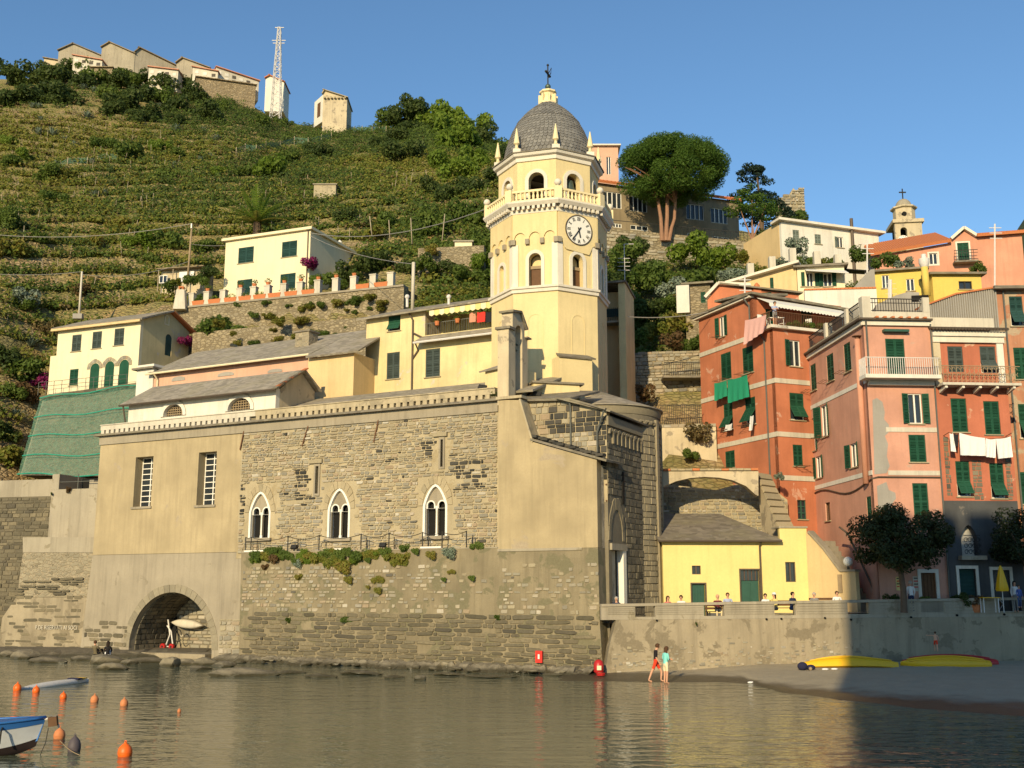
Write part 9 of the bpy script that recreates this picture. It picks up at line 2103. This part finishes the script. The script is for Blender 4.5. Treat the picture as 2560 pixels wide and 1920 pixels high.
# ------------------------------------------------------------------ cemetery and pylon on the ridge
simple('niche_dark',(.10,.085,.07),.9)
def ridge_block(label,x0,x1,y0,y1,yb,Y,dep,mat,roof='terracotta',niches=0,gable=0,turn=1.0,name='tomb_block',cat='building'):
 W=wall2(x0,Y,x1,Y*turn,(y0+y1)/2); o=empty(name,W.pt(W.L/2,W.Z((x0+x1)/2,yb)),label,cat); z0,z1,zb=W.Z(x0,y0),W.Z(x1,y1),W.Z((x0+x1)/2,yb)-3
 pts=[(0,zb),(W.L,zb),(W.L,z1)]+([(W.L*gable,max(z0,z1)+W.L*.18)]if gable else[])+[(0,z0)]
 m=MB(); m.prism(pts,W,-dep,0); m.build('wall',mat,o)
 top=pts[2:]
 for a,b in zip(top,top[1:]):m=MB(); m.bar(W.pt(a[0]+.2,a[1]+.12,-dep/2),W.pt(b[0]-.2,b[1]+.12,-dep/2),dep+.9,h=.16); m.build('roof_edge',roof,o)
 if niches:
  n=int(W.L/1.3)
  for i in range(n):
   for j in range(niches):
    s=W.L*(i+.5)/n; zz=z0+(z1-z0)*s/W.L-.9-j*1.0; m=MB(); W.boxes(m,s-.38,s+.38,zz-.32,zz+.32,.001,.06); m.build('niche','niche_dark' if random.random()<.35 else 'white_wash',o)
 return o,W
ridge_block('white flaking gabled chapel at the left end of the cemetery',146,256,128,142,162,209,5,'concrete','slate_dark',0,.32)
ridge_block('low white tomb wall with small niches right of the flaking chapel',183,256,139,152,168,206,2,'parapet_white','rose',2)
ridge_block('small brown ruined wall in the hilltop trees',110,165,146,156,172,211,2,'old_plaster','brown_render')
ridge_block('tall tan cemetery block with grey stone left side',254,338,120,136,182,208,6,'concrete','brown_render',0,.22)
ridge_block('long tan cemetery block stepping down beside the tall one',334,441,134,166,190,208,5,'concrete','brown_render',0,.1,1.02)
ridge_block('white niche wall in front of the long tan block',372,446,168,177,195,204,3,'parapet_white','rose',2)
ridge_block('tan gabled tomb house in the middle of the cemetery',441,525,159,172,190,209,5,'concrete','brown_render',0,.16)
ridge_block('white niche wall below the middle tomb house',482,545,168,180,192,205,3,'parapet_white','rose',2)
ridge_block('long pinkish white niche wall running down to the pylon',540,648,168,204,208,206,3,'parapet_white','rose',2,0,1.02)
rwo,W=ridge_block('grey stone retaining wall curving under the cemetery',490,640,193,214,236,203.5,3,'hill_stone','hill_stone',0,0,1.02,'cemetery_wall','retaining wall')
rwo2,W=ridge_block('stone retaining wall under the tall tan cemetery block',228,282,170,170,200,205.5,3,'hill_stone','hill_stone',0,0,1,'cemetery_wall','retaining wall')
ridge_block('small white house beside the pylon base',664,711,197,207,244,207,5,'white_wash','terracotta',0,.2,1,'ridge_house','house')
o,W=ridge_block('square tan stone cabin alone on the ridge',808,868,236,246,305,200,6,'old_plaster','voussoir_stone',0,.02,1.0,'ridge_cabin','cabin')
W2=wall2(786,203,808,200,270); m=MB(); m.prism([(0,W2.Z(797,310)),(W2.L,W2.Z(797,310)),(W2.L,W2.Z(808,236)),(0,W2.Z(786,256))],W2,-1,0); m.build('side_wall','white_wash',o)
for i in range(7):m=MB(); s=W.L*(i+.5)/7; m.box(W.pt(s,W.Z(840,246),.2),(.35,.7,.3),W.d,-W.n); m.build('bracket','voussoir_stone',o)
q=W2.rect(794,258,801,292); m=MB(); W2.boxes(m,q[0],q[2],q[1],q[3],.01,.06); m.build('door','wood_brown',o)
Ypy=203; pb0=P(689,292,Ypy); pt0=P(699,60,Ypy); py_=empty('lattice_pylon',pb0,'tall grey steel lattice pylon on the ridge against the sky','pylon')
hgt=pt0.z-pb0.z; wb=13*px_m(Ypy)*1.0; wt=3.5*px_m(Ypy)
def pyl(t,sx,sy):w_=wb+(wt-wb)*min(1,t*1.02); return Vector((pb0.x+(pt0.x-pb0.x)*t+sx*w_,pb0.y+sy*w_,pb0.z-.8+hgt*t))
for sx,sy in((-1,-1),(1,-1),(1,1),(-1,1)):m=MB(); m.bar(pyl(0,sx,sy),pyl(1,sx,sy),.13); m.build('leg','white_metal',py_)
n=17; co=[(-1,-1),(1,-1),(1,1),(-1,1)]
for i in range(n):
 for k in range(4):
  a,b=co[k],co[(k+1)%4]; m=MB(); t0,t1=i/n,(i+1)/n; m.bar(pyl(t0,*a),pyl(t1,*b),.06); m.bar(pyl(t0,*b),pyl(t1,*a),.06)if i%2 else None; m.bar(pyl(t1,*a),pyl(t1,*b),.05); m.build('brace','white_metal',py_)
for t,w_ in((.86,1.4),(.83,1.2),(1.0,.9)):m=MB(); c=pyl(t,0,0); m.bar(c-Vector((w_,0,0)),c+Vector((w_,0,0)),.12); m.build('cross_arm','white_metal',py_)
def wire(pts,sag,label,r=.03,mat='wire'):
 m=MB(); P_=[]
 for a,b in zip(pts,pts[1:]):P_+=[a.lerp(b,t)-Vector((0,0,sag*4*t*(1-t)))for t in np.linspace(0,1,13)]
 m.tube(P_,r,4); return tag(m.build('overhead_wire',mat,None,loc=pts[0]),label,'wire')
def pole(x0,y0,x1,y1,Y,label,mat,r=.12):
 a,b=P(x0,y0,Y),P(x1,y1,Y); m=MB(); m.tube([a,b],[r,r*.8],8); o=m.build('utility_pole',mat,None,True,loc=a); tag(o,label,'pole'); return a,b,o
a1,b1,o1=pole(468,715,480,559,106,'tall wooden pole left of the cream house','wood_pale'); a2,b2,o2=pole(197,800,205,679,103,'pale pole behind the gabled house roof','parapet_white')
m=MB(); m.box(b1+Vector((0,-.15,-.3)),(.12,.1,.5)); m.build('insulator','white_paint',o1); m=MB(); m.box(a2+Vector((0,-.2,.3)),(.9,.5,.5)); m.build('cabinet','patch_grey',o2)
wire([P(-60,582,112),b1],.9,'long pale wire sagging across the vineyard from the left edge',.035); wire([b1-Vector((0,0,2.2)),CH.pt(0,CH.Z(567,614),.1)],.1,'short wire from the tall wooden pole to the cream house',.03)
wire([P(-60,681,104),b2],.3,'wire from the left edge to the pale pole',.025); wire([b2-Vector((0,0,.3)),a1+Vector((0,0,2.6))],.7,'wire from the pale pole to the tall wooden pole',.025)
wire([CH.pt(CH.L,zt_ if False else CH.Z(777,583),.1),P(1240,513,76)],1.2,'long pale wire from the cream house to the bell tower',.035); wire([CH.pt(CH.L,CH.Z(777,590),.1),P(1033,660,78)],.5,'wire from the cream house down to the white concrete pole',.025)
wire([P(1570,792,75),P(1770,780,76)],.2,'wire from the narrow house to the orange house',.03)
for x0,y0,x1,y1,Y,lb in((930,590,924,540,112,'thin stake pole behind the dark trees'),(1030,610,1027,545,110,'white stake pole left of the tower'),(1105,605,1112,535,111,'dark stake pole near the tower'),(975,598,972,550,111,'thin white pole between the trees')):pole(x0,y0,x1,y1,Y,lb,'stake_wood',.06)
# net fences on the slope
def net_fence(label,pts,hpx):
 q=[HT(x,y)for x,y in pts]; o=empty('net_fence',q[0],label,'fence')
 for a,b in zip(q,q[1:]):
  hm=hpx*px_m(a.y); m=MB(); m.quad(a,b,b+Vector((0,0,hm)),a+Vector((0,0,hm))); m.build('net','blue_net' if 'blue_net' in MATS else 'green_net',o)
 for a in q:m=MB(); m.tube([a-Vector((0,0,.3)),a+Vector((0,0,hpx*px_m(a.y)*1.15))],.07,5); m.build('post','stake_wood',o)
net_fence('dark netting fence on posts in the middle of the upper slope',[(142,425),(168,417),(194,412),(218,408),(242,406),(266,402),(292,404)],15)
net_fence('long blue green netting fence below the ridge cabin',[(590,388),(612,386),(640,382),(664,382),(700,376),(735,368),(770,362),(803,356),(828,350)],18)
net_fence('grey netting fence right of the ridge cabin',[(858,322),(885,335),(905,333),(930,334),(948,332),(965,334)],18)
for label,x0,x1,y0,y1,Y0,mat,nm,cat in(('pale concrete water tank block on the slope',785,840,462,490,None,'parapet_stone','water_tank','tank'),('small cream kiosk standing on a stone wall left of the tower',1137,1180,605,652,103,'cream','garden_kiosk','hut')):
 Y=Y0 or HT((x0+x1)/2,y1).y-1; W=wall2(x0,Y,x1,Y,y0); o=empty(nm,W.pt(W.L/2,W.Z(x0,y1)),label,cat); strip(o,W,0,W.L,W.Z(x0,y1)-1.5,W.Z(x0,y0),-3,0,'wall',mat); strip(o,W,-.15,W.L+.15,W.Z(x0,y0)+.002,W.Z(x0,y0)+.15,-3.1,.15,'roof_slab','concrete')
W=wall2(1045,103.4,1210,102.5,630); o=empty('garden_wall',W.pt(4,30),'stone wall under the cream kiosk left of the tower','wall'); facade(o,W,rectp((0,W.Z(1100,700),W.L,W.Z(1100,618))),[],'terrace_stone',1)
W=wall2(396,108.5,505,107.5,690); o=empty('garden_hut',W.pt(2,W.Z(450,716)),'small garden hut with a white window and white curtain beside the tall pole','hut'); z0,z1=W.Z(450,716),W.Z(450,668)
strip(o,W,0,W.L,z0-1,z1-.1,-2.5,-.6,'wall','old_plaster'); strip(o,W,-.2,W.L+.2,z1-.098,z1,-2.8,.2,'roof','brown_render')
q=W.rect(397,688,417,707); window(o,W,q,'glass',cols=2,rows=1,sill=False); q=W.rect(443,676,480,700); strip(o,W,q[0],q[2],q[1],q[3],-.5,-.4,'curtain','white_cloth')
for i in range(4):m=MB(); m.tube([W.pt(W.L*i/3,z0-.5,0),W.pt(W.L*i/3,z1,0)],.05,5); m.build('post','stake_wood',o)
# roof antennas in the village
for x,y0,y1,Y,lb in((2168,705,600,80,'thin tall antenna above the grey gable'),(2487,712,560,76,'very tall thin antenna mast near the right edge'),(2085,596,560,97,'dark antenna bent over the villa roof'),(1862,728,690,77,'antenna on the rear orange house roof'),(2225,740,700,80,'metal flue pipe before the first yellow house')):
 a,b=P(x,y0+10,Y),P(x,y1,Y); m=MB(); m.tube([a,b],.06 if 'flue' not in lb else .16,6); o=m.build('antenna' if 'flue' not in lb else 'flue_pipe','white_metal',None,loc=a); tag(o,lb,'antenna' if 'flue' not in lb else 'chimney')
 for j in range(3):m=MB(); c=b-Vector((0,0,.3+j*.4)); m.bar(c-Vector((.45,0,0)),c+Vector((.45,0,0)),.05 if 'flue' not in lb else .02); m.build('rod','white_metal',o)
